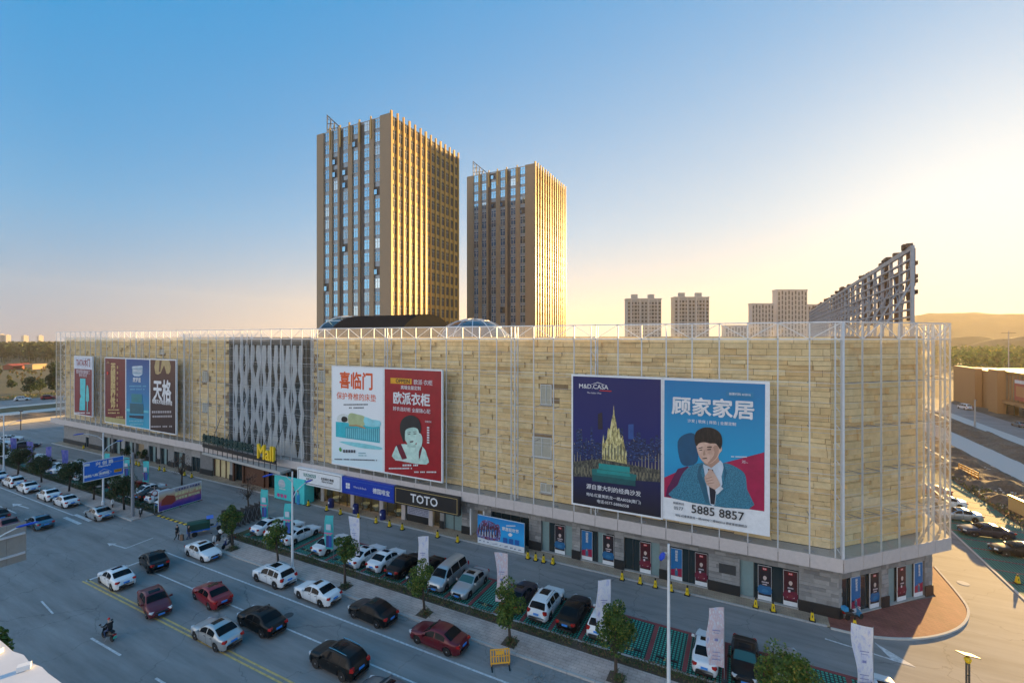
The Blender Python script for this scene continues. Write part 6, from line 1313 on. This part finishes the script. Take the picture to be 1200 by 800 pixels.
def flagbanner(x, y, kind, label, w=1.05, top=4.9, bot=.9, rz=0, seed=0, lean=0):
    t = thing('flag_banner', label, 'flag', (x, y, .005), rz, 'flag banners in the bays'); random.seed(seed)
    MB().tube([(0, 0, 0), (0, 0, top + .05)], .025, 6).build('pole', 'steel_grey', t); MB().lathe([(.22, 0), (.2, .08), (.04, .12)], (0, 0, 0), 10).build('base', 'steel_dark', t)
    ph = random.random() * 6; rows = []
    for i in range(21):
        v = i / 20; z = top - v * (top - bot)
        rows.append([(-u * w * (1 - .12 * math.sin(v * 5 + ph) * u - (lean * v) * .0) - .03 + lean * v * u * .25, .10 * math.sin(u * 4 + v * 5 + ph) * u + .04 * math.sin(v * 11 + ph), z - .12 * u * math.sin(ph + v * 3)) for u in (0, .17, .34, .5, .67, .84, 1)])
    b = MB().grid(rows); b.build('cloth', 'flag_' + kind, t, smooth=True)
    if kind in ('white', 'pink'):
        pr = MB()
        for zz, hh, ww in ((.62, .05, .5), (.58, .03, .36), (.45, .16, .22), (.26, .04, .5), (.20, .04, .5), (.14, .05, .55)):
            c = bot + (top - bot) * zz; pr.bb(-w / 2 - ww / 2, -w / 2 + ww / 2, -.14, -.135, c, c + hh)
        pr.build('print', flat('flag_ink', (.24, .26, .50)), t)
    if kind == 'teal':
        pr = MB(); pr.bb(-w * .8, -w * .25, -.15, -.145, top - 1.5, top - .9); pr.build('print', flat('flag_pale', (.55, .60, .68)), t); MB().bb(-w, -.05, -.155, -.15, top - 1.9, top - 1.78).build('stripe', flat('flag_rose', (.62, .14, .34)), t)
        for q, m in ((.62, 'print_navy'), (.3, 'flag_blue')): MB().bb(-w * q - .16, -w * q + .16, -.165, -.16, bot + .3, bot + 1.5).build('print_figure', flat(m, (.02, .10, .4)), t); MB().lathe([(.09, 0), (.09, .01)], (-w * q, -.17, bot + 1.62), 8, ax='y').build('print_face', ink(.6, .4, .3), t)
for i, (x, y, k, lb) in enumerate([(-34.9, 34.6, 'white', 'white banner flag behind the tree beside the lone parked white sedan'), (-26.0, 34.3, 'white', 'white banner flag in front of the silver minivan'), (-17.9, 34.6, 'pink', 'pinkish white banner flag beside the bright leafed tree'),
    (-9.0, 34.4, 'white', 'white banner flag in front of the white sport utility car by the dense tree'), (-1.2, 34.3, 'pink', 'pinkish white banner flag over the tail of a white sedan'), (7.3, 36.2, 'white', 'white banner flag at the junction end of the bays')]):
    flagbanner(x, y, k, lb, 1.08, 5.0, .9, R(random.uniform(-4, 6) + 14), i, .5)
for i, (x, y, lb) in enumerate([(-52.3, 36.8, 'teal flag banner at the entrance end of the bays'), (-45.6, 35.0, 'teal flag banner beside the three white cars'), (-38.6, 34.6, 'teal flag banner beside the lone white sedan')][:3]):
    flagbanner(x, y, 'teal', lb, 1.0, 4.6, 1.0, R(16), i + 10)
for i, (x, y) in enumerate([(-113, 34.3), (-105.5, 34.3), (-99.5, 34.4), (-120, 34.2)]): flagbanner(x, y, 'violet', 'violet blue flag banner, %s of those beyond the entrance, counted towards the open tarmac' % ORD[(1, 2, 0, 3)[i] if False else {-99.5: 0, -105.5: 1, -113: 2, -120: 3}[x]], 1.0, 4.8, .8, R(30), i + 20)
for i, (x, y) in enumerate([(-92.6, 37.2), (-81.5, 37.6), (-86.8, 37.4)]): flagbanner(x, y, 'teal', 'teal flag banner behind the blue road sign, %s from the sunset banner' % ORD[{-81.5: 0, -86.8: 1, -92.6: 2}[x]], 1.0, 4.4, 1.2, R(20), i + 30)
# ------------------------------------------------------------------ near rooftop at the viewer's feet
t = thing('rooftop_edge', 'pale membrane roof edge with ragged yellow foam right below the viewer', 'roof', (-5.5, 1.0, 0))
random.seed(12); nose = []
A, C_ = cam_ray(-70, 5.85), cam_ray(130, 4.08)
for i in range(22):
    u = i / 21; nose.append((A[0] + (C_[0] - A[0]) * u + random.uniform(-.012, .012) + 5.5, A[1] + (C_[1] - A[1]) * u + random.uniform(-.014, .014) - 1.0))
back = [(nose[-1][0] - .2, nose[-1][1] - 3.4), (nose[0][0] - 3, nose[0][1] - 3.5)]
MB().prism(nose + back, 19.6, 19.95).build('membrane', 'membrane', t); MB().prism([(p[0] * .97, p[1] * .97 - .1) for p in nose] + back, 0, 19.6).build('wall', 'concrete', t)
for i in range(26):
    p = nose[random.randrange(1, 21)]; MB().box((p[0], p[1], 19.82), (random.uniform(.03, .09), random.uniform(.03, .06), random.uniform(.06, .14)), random.random() * 3, 0, .6).build('foam_lump', 'foam', t)
for i in range(5):
    p = nose[random.randrange(1, 21)]; MB().box((p[0] - .1, p[1] - .1, 19.98), (.1, .07, .05), random.random() * 3).build('chip', 'white_paint', t)
# small things on the sunny bank
t = thing('sign_box', 'small yellow sign box standing on the weedy earth bank', 'sign', (31.6, 82.5, .4), R(100)); MB().bb(-1.4, 1.4, -.15, .15, .3, 2.0).build('panel', 'shed_cream', t); MB().bb(-1.5, 1.5, -.2, .2, 2.0, 2.15).build('cap', 'yellow_plastic', t)
for x in (-1.2, 1.2): MB().bb(x - .06, x + .06, -.06, .06, -.5, .3).build('leg', 'steel_dark', t)
t = thing('fence_panel', 'orange mesh fence panel lying along the earth bank', 'fence', (33.5, 103, .4), R(95))
for k in range(7): MB().bb(-3 + k, -2.92 + k, -.03, .03, 0, 1.1).build('stake', 'orange_plastic', t)
for z in (.2, .6, 1.0): MB().bb(-3, 3.1, -.05, -.02, z, z + .22).build('mesh_band', 'orange_plastic', t)
b = MB(); random.seed(6)
for k in range(420): b.box((random.uniform(31, 40), random.uniform(78, 150), .25), (random.uniform(.1, .4), random.uniform(.1, .3), random.uniform(.05, .25)), random.random() * 3)
tag(b.build('rubble', 'concrete_pale'), kind='stuff')
# ------------------------------------------------------------------ people
def person(label, joints, edges, mats, loc, rz, head_dir=(0, 1, 0), hair='black', helmet=None, group=None):
    """joints: name -> (x, y, z, r); the body is one skinned surface, coloured by region"""
    T = thing('person', label, 'person', loc, rz, group); names = list(joints); me = bpy.data.meshes.new('body')
    me.from_pydata([joints[n][:3] for n in names], [(names.index(a), names.index(c)) for a, c in edges], [])
    o = link('body', me, T); sk = o.modifiers.new('skin', 'SKIN'); ss = o.modifiers.new('sub', 'SUBSURF'); ss.levels = 1; ss.render_levels = 1
    for i, n in enumerate(names):
        v = me.skin_vertices[0].data[i]; r = joints[n][3]; v.radius = (r, r) if not isinstance(r, tuple) else r; v.use_root = (n == 'pelvis')
    bpy.context.view_layer.update(); dg = bpy.context.evaluated_depsgraph_get(); m2 = bpy.data.meshes.new_from_object(o.evaluated_get(dg)); o.modifiers.clear(); o.data = m2
    m2.materials.clear()
    for m in mats: m2.materials.append(M[m])
    P = {n: Vector(joints[n][:3]) for n in names}; zone = {}
    for n in names: zone[n] = 0 if n.startswith(('head', 'hand', 'fing', 'neck')) else (2 if n.startswith(('hip', 'knee', 'ankle')) else (3 if n.startswith('toe') else 1))
    for p in m2.polygons:
        c = p.center; p.material_index = zone[min(names, key=lambda n: (P[n] - c).length)]; p.use_smooth = True
    bpy.data.meshes.remove(me)
    hd = P['head']; d = Vector(head_dir).normalized(); s = Vector((d.y, -d.x, 0))
    b = MB(); rows = []
    for i in range(6):
        a = math.pi * .5 * i / 5; rows.append([tuple(hd + Vector((0, 0, .03)) - d * .015 + (s * math.cos(w) * .092 + d * math.sin(w) * .108) * math.cos(a) * (1.0 if math.sin(w) < .3 or i > 2 else .86) + Vector((0, 0, .115 * math.sin(a)))) for w in [2 * math.pi * k / 12 for k in range(12)]])
    b.grid(rows, closed=True); b.build('helmet' if helmet else 'hair', helmet or hair, T, smooth=True)
    fc = MB(); c = hd + d * .082
    for k in (-1, 1): q = c + s * (.032 * k) + Vector((0, 0, .0)); fc.box(q, (.022, .022, .012))
    fc.box(c + Vector((0, 0, -.06)), (.04, .03, .01)); fc.build('face_features', 'black', T)
    nb = MB(); nb.box(c + d * .012 + Vector((0, 0, -.025)), (.022, .022, .04)); nb.build('nose', 'skin', T)
    return T
def limbs(hip_l, kn_l, an_l, hip_r, kn_r, an_r, pel, ch, nk, hd, sh_l, el_l, ha_l, sh_r, el_r, ha_r, fwd=(0, 1)):
    J = {'pelvis': (*pel, .135), 'waist': (*[(a + c) / 2 for a, c in zip(pel, ch)], .13), 'chest': (*ch, .155), 'neck': (*nk, .055), 'head_low': (*[(a * .55 + c * .45) for a, c in zip(nk, hd)], .07), 'head': (*hd, .098), 'head_top': (hd[0], hd[1], hd[2] + .08, .07)}
    E_ = [('pelvis', 'waist'), ('waist', 'chest'), ('chest', 'neck'), ('neck', 'head_low'), ('head_low', 'head'), ('head', 'head_top')]
    for sd, hp, kn, an, sh, el, ha in (('l', hip_l, kn_l, an_l, sh_l, el_l, ha_l), ('r', hip_r, kn_r, an_r, sh_r, el_r, ha_r)):
        J['hip_' + sd] = (*hp, .095); J['knee_' + sd] = (*kn, .065); J['ankle_' + sd] = (*an, .045); J['toe_' + sd] = (an[0] + fwd[0] * .17, an[1] + fwd[1] * .17, max(.035, an[2] - .05), .04)
        J['shoulder_' + sd] = (*sh, .07); J['elbow_' + sd] = (*el, .05); J['wrist_' + sd] = (*ha, .034)
        v = (Vector(ha) - Vector(el)).normalized(); s = v.cross(Vector((fwd[0], fwd[1], 0))); s = s.normalized() if s.length > .01 else Vector((1, 0, 0)); pm = Vector(ha) + v * .07
        J['hand_' + sd] = (*pm, .034); E_ += [('pelvis', 'hip_' + sd), ('hip_' + sd, 'knee_' + sd), ('knee_' + sd, 'ankle_' + sd), ('ankle_' + sd, 'toe_' + sd), ('chest', 'shoulder_' + sd), ('shoulder_' + sd, 'elbow_' + sd), ('elbow_' + sd, 'wrist_' + sd), ('wrist_' + sd, 'hand_' + sd)]
        for i, ln in enumerate((.075, .088, .08, .062)):
            q = pm + s * (.033 - .022 * i) + v * .05; J['fing%d_%s' % (i, sd)] = (*q, .009); q2 = q + v * ln * .6 + Vector((fwd[0] * .02, fwd[1] * .02, 0)); J['fing%dt_%s' % (i, sd)] = (*q2, .008); E_ += [('hand_' + sd, 'fing%d_%s' % (i, sd)), ('fing%d_%s' % (i, sd), 'fing%dt_%s' % (i, sd))]
        q = pm + s * .06; J['fingth_' + sd] = (*q, .010); E_.append(('hand_' + sd, 'fingth_' + sd))
    return J, E_
# two people walking past the cart
J, E_ = limbs((-.1, .02, .92), (-.11, .16, .5), (-.1, .05, .08), (.1, -.02, .92), (.11, .06, .5), (.1, -.25, .12), (0, 0, .98), (0, .02, 1.36), (0, .03, 1.52), (0, .06, 1.66), (-.2, .02, 1.42), (-.27, -.04, 1.15), (-.26, .08, .9), (.2, .02, 1.42), (.32, .18, 1.3), (.5, .36, 1.32))
person('person in a black jacket walking and pointing beside the covered cart', J, E_, ['skin', 'cloth_black', 'cloth_black', 'cloth_brown'], (-58.4, 29.7, 0), R(-70))
J, E_ = limbs((-.09, .0, .86), (-.1, .1, .47), (-.09, .12, .08), (.09, 0, .86), (.1, .05, .47), (.09, -.16, .1), (0, 0, .92), (0, .02, 1.28), (0, .03, 1.43), (0, .05, 1.56), (-.18, .02, 1.33), (-.25, -.02, 1.08), (-.2, .14, .95), (.18, .02, 1.33), (.25, -.02, 1.08), (.2, .14, .95))
T = person('person in a dark coat standing close to the covered cart with a brown paper bag', J, E_, ['skin', 'cloth_black', 'cloth_blue', 'black'], (-57.4, 30.4, 0), R(-40))
t = thing('paper_bag', 'brown paper carrier bag between the two people by the cart', 'bag', (-57.85, 29.95, 0)); MB().box((0, 0, .34), (.36, .2, .66), .4).build('sack', 'cloth_brown', t); MB().tube([(-.1, 0, .67), (0, 0, .84), (.1, 0, .67)], .012, 5).build('handle', 'cloth_brown', t)
# ------------------------------------------------------------------ scooters
def scooter(label, x, y, rz, body='plastic_dark', apron=None, box=False, z=.13, plate=None, lid=None):
    T = thing('scooter', label, 'scooter', (x, y, z), rz); apron = apron or body
    def wheel(xx):
        w = MB().lathe([(.15, -.05), (.21, -.055), (.24, -.02), (.24, .02), (.21, .055), (.15, .05)], (xx, 0, .24), 16, ax='y').build('wheel', 'rubber', T); MB().lathe([(.15, -.03), (.15, .03)], (xx, 0, .24), 12, ax='y').build('rim', 'rim', w)
    wheel(.62); wheel(-.58)
    b = MB(); b.grid([[(xx, w * math.cos(a), zc + h * math.sin(a)) for a in [2 * math.pi * k / 8 for k in range(8)]] for xx, w, zc, h in ((-.95, .05, .68, .06), (-.75, .15, .62, .16), (-.4, .17, .55, .2), (-.12, .15, .45, .16), (.0, .14, .32, .07), (.3, .14, .30, .06))], closed=True); b.build('body', body, T, smooth=True)
    b = MB(); b.grid([[(xx + .1 * math.cos(u) * .4, w * math.sin(u), zz) for u in (-1.3, -.7, 0, .7, 1.3)] for xx, w, zz in ((.34, .17, .30), (.40, .19, .55), (.36, .17, .85), (.30, .10, .98))]); b.build('leg_shield', apron, T, smooth=True)
    MB().tube([(.62, 0, .24), (.5, 0, .6), (.36, 0, 1.0)], .035, 6).build('fork', 'steel_grey', T); MB().tube([(.28, -.32, 1.05), (.36, -.12, 1.02), (.36, .12, 1.02), (.28, .32, 1.05)], .02, 6).build('handlebar', 'black', T)
    MB().box((.5, 0, .52), (.34, .13, .1), 0, 0, .8).build('front_mudguard', apron, T); MB().box((.42, 0, .98), (.14, .18, .14), 0, 0, .8).build('headlight', 'lamp_clear', T)
    b = MB(); b.box((-.42, 0, .80), (.66, .28, .09), 0, 0, .9); b.build('seat', 'cloth_black', T); MB().box((-.96, 0, .66), (.06, .22, .1)).build('tail_light', 'lamp_red', T)
    if plate: MB().box((-1.0, 0, .45), (.02, .22, .15)).build('number_plate', plate, T)
    for s in (-1, 1): MB().tube([(.32, s * .26, 1.05), (.28, s * .36, 1.25)], .012, 5).box((.27, s * .38, 1.28), (.03, .14, .09)).build('mirror', 'plastic_dark', T)
    if box: MB().box((-.86, 0, 1.0), (.36, .4, .32), 0, 0, .92).build('top_box', lid or body, T)
    MB().tube([(-.1, .1, .3), (-.15, .3, .02)], .015, 5).build('stand', 'steel_grey', T); return T
scooter('black scooter with a green plate ridden across the empty road by a helmeted person', -43.9, 17.5, R(182), 'plastic_dark', None, False, .0, flat('plate_green', (.02, .45, .32)))
J, E_ = limbs((-.12, .05, .90), (-.19, .42, .72), (-.15, .36, .36), (.12, .05, .90), (.19, .42, .72), (.15, .36, .36), (0, 0, .97), (0, .12, 1.32), (0, .18, 1.48), (0, .22, 1.61), (-.19, .12, 1.38), (-.32, .32, 1.16), (-.28, .58, 1.10), (.19, .12, 1.38), (.32, .32, 1.16), (.28, .58, 1.10))
person('person in a dark jacket and red helmet riding a scooter across the junction', J, E_, ['skin', 'cloth_black', 'cloth_blue', 'black'], (-43.55, 17.5, 0), R(92), helmet='helmet_red')
scooter('scooter with a white windshield cover parked on the pavement behind the white sedan', -53.2, 31.1, R(-60), 'black', 'white_paint', True, .13, None, 'white_paint')
scooter('dark scooter parked on the pavement beside the first street tree', -51.2, 31.2, R(-75), 'plastic_dark', 'bin_blue')
scooter('dark scooter leaning by the pole of the blue road sign', -70.3, 31.5, R(-30), 'black'); scooter('white and plum scooter parked by the twin-arm lamp', -77.8, 31.5, R(-20), 'paint_maroon', 'white_paint')
scooter('blue and white scooter parked against the corner pier of the mall', 8.1, 46.5, R(35), 'plastic_dark', flat('scooter_blue', (.02, .28, .55)), True, .085, None, flat('scooter_blue', (.02, .28, .55)))
# ------------------------------------------------------------------ covered cargo tricycle
T = thing('cargo_tricycle', 'cargo tricycle with a green tarpaulin box and blue frame by the entrance drive', 'tricycle', (-57.6, 32.2, .005), R(62))
MB().box((-.5, 0, .62), (2.3, 1.3, .14)).build('load_bed', 'sign_blue', T)
b = MB(); b.grid([[(xx, yy, zz) for yy, zz in ((-.62, .7), (-.64, 1.45), (-.3, 1.62), (.3, 1.62), (.64, 1.45), (.62, .7))] for xx in (-1.62, -.9, -.1, .6)]); b.add([(-1.6, -.62, .7), (-1.6, -.64, 1.45), (-1.6, -.3, 1.62), (-1.6, .3, 1.62), (-1.6, .64, 1.45), (-1.6, .62, .7)], [tuple(range(6))]); b.add([(.58, -.62, .7), (.58, -.64, 1.45), (.58, -.3, 1.62), (.58, .3, 1.62), (.58, .64, 1.45), (.58, .62, .7)], [tuple(range(6))]); b.build('tarpaulin', 'green_tarp', T)
for x, y in ((-.9, .62), (-.9, -.62), (1.55, 0)):
    w = MB().lathe([(.18, -.05), (.28, -.05), (.28, .05), (.18, .05)], (x, y, .28), 14, ax='y').build('wheel', 'rubber', T); MB().lathe([(.18, -.03), (.18, .03)], (x, y, .28), 12, ax='y').build('rim', 'rim', w)
MB().tube([(.65, 0, .62), (1.2, 0, .55), (1.42, 0, 1.0)], .05, 6).build('frame', 'sign_blue', T); MB().tube([(1.55, 0, .28), (1.36, 0, 1.05)], .04, 6).build('fork', 'steel_grey', T); MB().tube([(1.25, -.36, 1.1), (1.36, 0, 1.05), (1.25, .36, 1.1)], .022, 6).build('handlebar', 'black', T); MB().box((.8, 0, .85), (.4, .34, .12)).build('seat', 'cloth_black', T); MB().box((.62, 0, 1.8), (.7, 1.2, .05)).build('cab_roof', 'sign_blue', T)
for s in (-.5, .5): MB().tube([(.62, s, .7), (.62, s, 1.8)], .025, 5).build('roof_post', 'steel_grey', T)
# ------------------------------------------------------------------ trees and planting
def leaves(b, pts, size, rnd, up=.35):
    for c in pts:
        n = Vector((rnd.gauss(0, 1), rnd.gauss(0, 1), rnd.gauss(up, .8))).normalized(); a = n.orthogonal().normalized(); a.rotate(Matrix.Rotation(rnd.random() * 6.28, 3, n)); d = n.cross(a); s = size * rnd.uniform(.65, 1.35)
        c = Vector(c); b.add([c - a * s, c + d * s * .55 + n * s * .12, c + a * s, c - d * s * .55 + n * s * .12], [(0, 1, 2, 3)])
def tree_kit(seed, h, r, trunk_h, nleaf, size, leaf='leaf_green', squash=1.0, clumps=16, fill=.5):
    rnd = random.Random(seed); tb = MB(); lean = (rnd.uniform(-.12, .12), rnd.uniform(-.12, .12))
    top = (lean[0] * 1.6, lean[1] * 1.6, h * .82); tr = .028 * h ** .75 + .02
    tb.tube([(0, 0, -.1), (lean[0] * .4, lean[1] * .4, trunk_h * .5), (lean[0], lean[1], trunk_h), top], [tr * 1.25, tr, tr * .85, tr * .25], 7)
    cz = trunk_h + (h - trunk_h) * .5; cl = []
    for k in range(clumps):
        for _ in range(30):
            v = Vector((rnd.uniform(-1, 1), rnd.uniform(-1, 1), rnd.uniform(-1, 1)))
            if .25 < v.length < 1: break
        wz = 1 - .25 * max(0, v.z)
        c = Vector((lean[0] + v.x * r * .78 * wz, lean[1] + v.y * r * .78 * wz, cz + v.z * (h - trunk_h) * .46 * squash)); cl.append((c, r * rnd.uniform(.26, .44)))
        st = Vector((lean[0], lean[1], trunk_h * rnd.uniform(.85, 1.05))) if c.z < cz else Vector((lean[0] * 1.2, lean[1] * 1.2, min(c.z - .1, h * .75)))
        mid = (st + c) / 2 + Vector((0, 0, .08 * h * .3)); tb.tube([tuple(st), tuple(mid), tuple(c)], [tr * .45, tr * .3, tr * .1], 5)
    lb = MB(); pts = []
    for i in range(nleaf):
        c, rr = cl[i % len(cl)]
        while True:
            v = Vector((rnd.uniform(-1, 1), rnd.uniform(-1, 1), rnd.uniform(-1, 1)))
            if v.length < 1: break
        pts.append(c + v.normalized() * rr * v.length ** fill * 1.05)
    leaves(lb, pts, size, rnd)
    return tb.mesh('trunk', 'bark', True), lb.mesh('crown', leaf)
def tree(name, label, kit, x, y, z=.12, rz=0, s=1.0, group=None, cat='tree'):
    t = thing(name, label, cat, (x, y, z), rz, group); t.scale = (s, s, s); link('trunk', kit[0], t); link('crown', kit[1], t); return t
KA = tree_kit(1, 4.8, 1.35, 1.9, 2600, .095, 'leaf_green', 1, 14); KB = tree_kit(2, 4.7, 1.35, 1.7, 2300, .10, 'leaf_bright', 1, 12); KA2 = tree_kit(21, 4.9, 1.25, 2.0, 2300, .095, 'leaf_green', 1, 12); KB2 = tree_kit(22, 4.6, 1.4, 1.6, 2400, .10, 'leaf_bright', 1, 13); KC = tree_kit(3, 5.1, 1.3, 1.7, 5200, .09, 'leaf_green', 1, 22); KD = tree_kit(4, 4.6, 1.7, 1.6, 3600, .11, 'leaf_dark', 1, 20); KE = tree_kit(5, 5.2, 1.75, 1.5, 6500, .09, 'leaf_bright', 1, 26)
GT = 'street trees along the pavement'
for x, kit, s, lb in [(-50.2, KA, 1.0, 'young street tree in a square pit beside the dark scooter'), (-42.6, KB, .95, 'young bright street tree next to the twin-arm street lamp'), (-33.2, KA2, 1.02, 'young street tree at the tail of the white sedan with green stickers'), (-24.0, KB, .95, 'young sparse street tree in front of the silver minivan'), (-15.9, KB2, 1.0, 'bright leafed street tree beside the pinkish banner, near the tipped barrier'), (-7.8, KC, 1.0, 'dense egg-shaped street tree in front of the white sport utility car'), (2.3, KE, .98, 'broad bright street tree in front of the silver car, near the black one')]:
    tree('street_tree', lb, kit, x, 31.1, .13, x * 1.7, s, GT)
    p = MB().bb(x - .55, x + .55, 30.55, 31.65, .1, .145).build('tree_pit', 'soil'); tag(p, 'square earth pit in the pavement, %s street tree from the entrance drive' % ORD[[-50.2, -42.6, -33.2, -24.0, -15.9, -7.8, 2.3].index(x)], 'tree pit', 'tree pits'); 
for x, s in [(-120, 1.0), (-110.3, 1.05), (-100.9, .98), (-91.2, 1.05), (-83.4, 1.0), (-74.8, 1.08), (-128, 1.0)]:
    tree('street_tree', {-74.8: 'dark spreading street tree next to the pole of the blue road sign', -83.4: 'dark spreading street tree under the blue road sign'}.get(x, 'dark spreading street tree, %s in the row beyond the blue road sign' % ORD[{-91.2: 0, -100.9: 1, -110.3: 2, -120: 3, -128: 4}.get(x, 0)]), KD, x, 31.6, .13, x, s, GT)
# bare reddish trees by the entrance
KR = tree_kit(8, 5.4, 1.7, 1.6, 420, .09, 'leaf_red', 1, 30, .7)
tree('bare_tree', 'nearly bare reddish tree behind the sunset banner', KR, -79.6, 41.2, 0, .4, 1.0, 'bare trees by the entrance'); tree('bare_tree', 'nearly bare reddish tree in front of the main entrance', KR, -60.2, 39.5, 0, 2.0, .95, 'bare trees by the entrance')
KP = tree_kit(9, 1.9, .8, .4, 500, .12, 'leaf_dark', 1, 12)
for x, lb in ((-106, 'leafy potted shrub beside the brown doorway'), (-100.5, 'leafy potted shrub on the apron beyond the brown doorway')):
    t = tree('potted_shrub', lb, KP, x, 45.2, .5, x, 1.2, 'shrubs by the wall', 'plant'); MB().lathe([(.3, -.4), (.42, .15), (.36, .15)], (0, 0, 0), 10).build('pot', 'concrete', t)
# low shrubs at the tree pits and the clipped hedge strip
def scrub(name, x0, x1, y0, y1, z0, h, n, size, leaf, seed, label=None, clump=None):
    rnd = random.Random(seed); b = MB(); pts = []
    for i in range(n):
        x, y = rnd.uniform(x0, x1), rnd.uniform(y0, y1); d = .35 + .65 * (.5 + .5 * noise.noise(Vector((x * .9, y * 1.3, seed))))
        if noise.noise(Vector((x * .5, y * .7, seed + 9))) < -.28 and rnd.random() < .8: continue
        pts.append((x, y, z0 + h * d * rnd.random() ** .7))
    leaves(b, pts, size, rnd, .8); return tag(b.build(name, leaf), kind='stuff')
scrub('ground_cover', -53.9, 10.3, 32.66, 33.6, .1, .45, 9500, .075, 'leaf_hedge', 1); scrub('ground_cover', -127, -69.8, 32.66, 33.6, .1, .6, 5500, .10, 'leaf_dark', 2)
for i, x in enumerate((-50.2, -33.2, -24.0, -15.9, -7.8)):
    rnd = random.Random(i); b = MB(); leaves(b, [(rnd.gauss(0, .22), rnd.gauss(0, .22), rnd.random() * .45) for _ in range(160)], .08, rnd, .5); o = b.build('pit_shrub', 'leaf_hedge'); o.location = (x + .2, 31.0, .14); tag(o, 'small shrub in the %s tree pit from the entrance drive' % ORD[(0, 2, 3, 4, 5)[i]], 'shrub', 'shrubs in the tree pits')
scrub('weeds', 30.4, 33.5, 60, 128, 0, .6, 5200, .14, 'leaf_hedge', 4)
scrub('weeds', -262, -247, 40, 190, 0, .8, 4200, .3, 'leaf_hedge', 5)
# the tree just below the rooftop
tree('street_tree', 'street tree on the near kerb whose top shows past the rooftop edge', KA, -38.4, 9.4, .1, 1.2, 1.4, GT)
# field trees and the far wood on the left
KF = tree_kit(11, 7.0, 3.0, .8, 1500, .34, 'leaf_dark', 1, 20); KG = tree_kit(12, 13.5, 3.2, 1.5, 2200, .42, 'leaf_dark', 1, 26)
for x, y, k, s, lb in [(-263, 79, KF, 1.0, 'round dark tree alone in the dry field'), (-262, 86.5, KG, 1.0, 'tall dark tree against the end of the mall'), (-270, 84, KF, .8, 'lower tree beside the tall dark one at the end of the mall'), (-300, 84, KF, .6, 'small round tree farther out in the dry field'), (-330, 122, KF, .7, 'small dark tree below the red shed')]: tree('field_tree', lb, k, x, y, 0, x, s, 'trees in the field')
def wood(name, seed, n, pos, hfun, size, leaf):
    rnd = random.Random(seed); b = MB()
    for i in range(n):
        x, y = pos(rnd); h = hfun(rnd); r = h * rnd.uniform(.2, .3); b.tube([(x, y, 0), (x, y, h * .5)], [.35, .2], 4)
        pts = []
        for k in range(46):
            v = Vector((rnd.gauss(0, .42), rnd.gauss(0, .42), rnd.uniform(0, 1))); pts.append((x + v.x * r * (1.25 - v.z), y + v.y * r * (1.25 - v.z), h * (.3 + .7 * v.z)))
        leaves(b, pts, size, rnd)
    return tag(b.build(name, leaf), kind='stuff')
def wpos(rnd):
    a = rnd.uniform(-1.35, -.85); Z = rnd.uniform(430, 760); return ((-math.sin(psi) + math.cos(psi) * a) * Z, (math.cos(psi) + math.sin(psi) * a) * Z)
wood('wood', 3, 760, wpos, lambda r: r.uniform(13, 18.5), 1.5, 'leaf_wood')
def bpos(rnd):
    a = rnd.uniform(-1.25, -.95); Z = rnd.uniform(230, 420); return ((-math.sin(psi) + math.cos(psi) * a) * Z, (math.cos(psi) + math.sin(psi) * a) * Z)
wood('scrub_bushes', 4, 170, bpos, lambda r: r.uniform(1.0, 2.6), .5, 'leaf_hedge')
def rpos(rnd):
    a = rnd.uniform(.92, 1.3); Z = rnd.uniform(300, 620); return ((-math.sin(psi) + math.cos(psi) * a) * Z, (math.cos(psi) + math.sin(psi) * a) * Z)
wood('wood', 6, 380, rpos, lambda r: r.uniform(8, 15), 1.4, 'leaf_green')
# ------------------------------------------------------------------ golden haze in the air
hb = MB().bb(-1400, 1700, -160, 2750, -3, 150)
hz_ = hb.build('haze', 'white_paint'); tag(hz_, kind='stuff')
hm = bpy.data.materials.new('haze'); hm.use_nodes = True; M['haze'] = hm; ht = hm.node_tree; ht.nodes.remove(ht.nodes['Principled BSDF'])
pv = ht.nodes.new('ShaderNodeVolumePrincipled'); pv.inputs['Color'].default_value = (1.0, .88, .70, 1); pv.inputs['Density'].default_value = .00015; pv.inputs['Anisotropy'].default_value = .25
ht.links.new(pv.outputs[0], ht.nodes['Material Output'].inputs['Volume']); hz_.data.materials.clear(); hz_.data.materials.append(hm)
settle_texts()
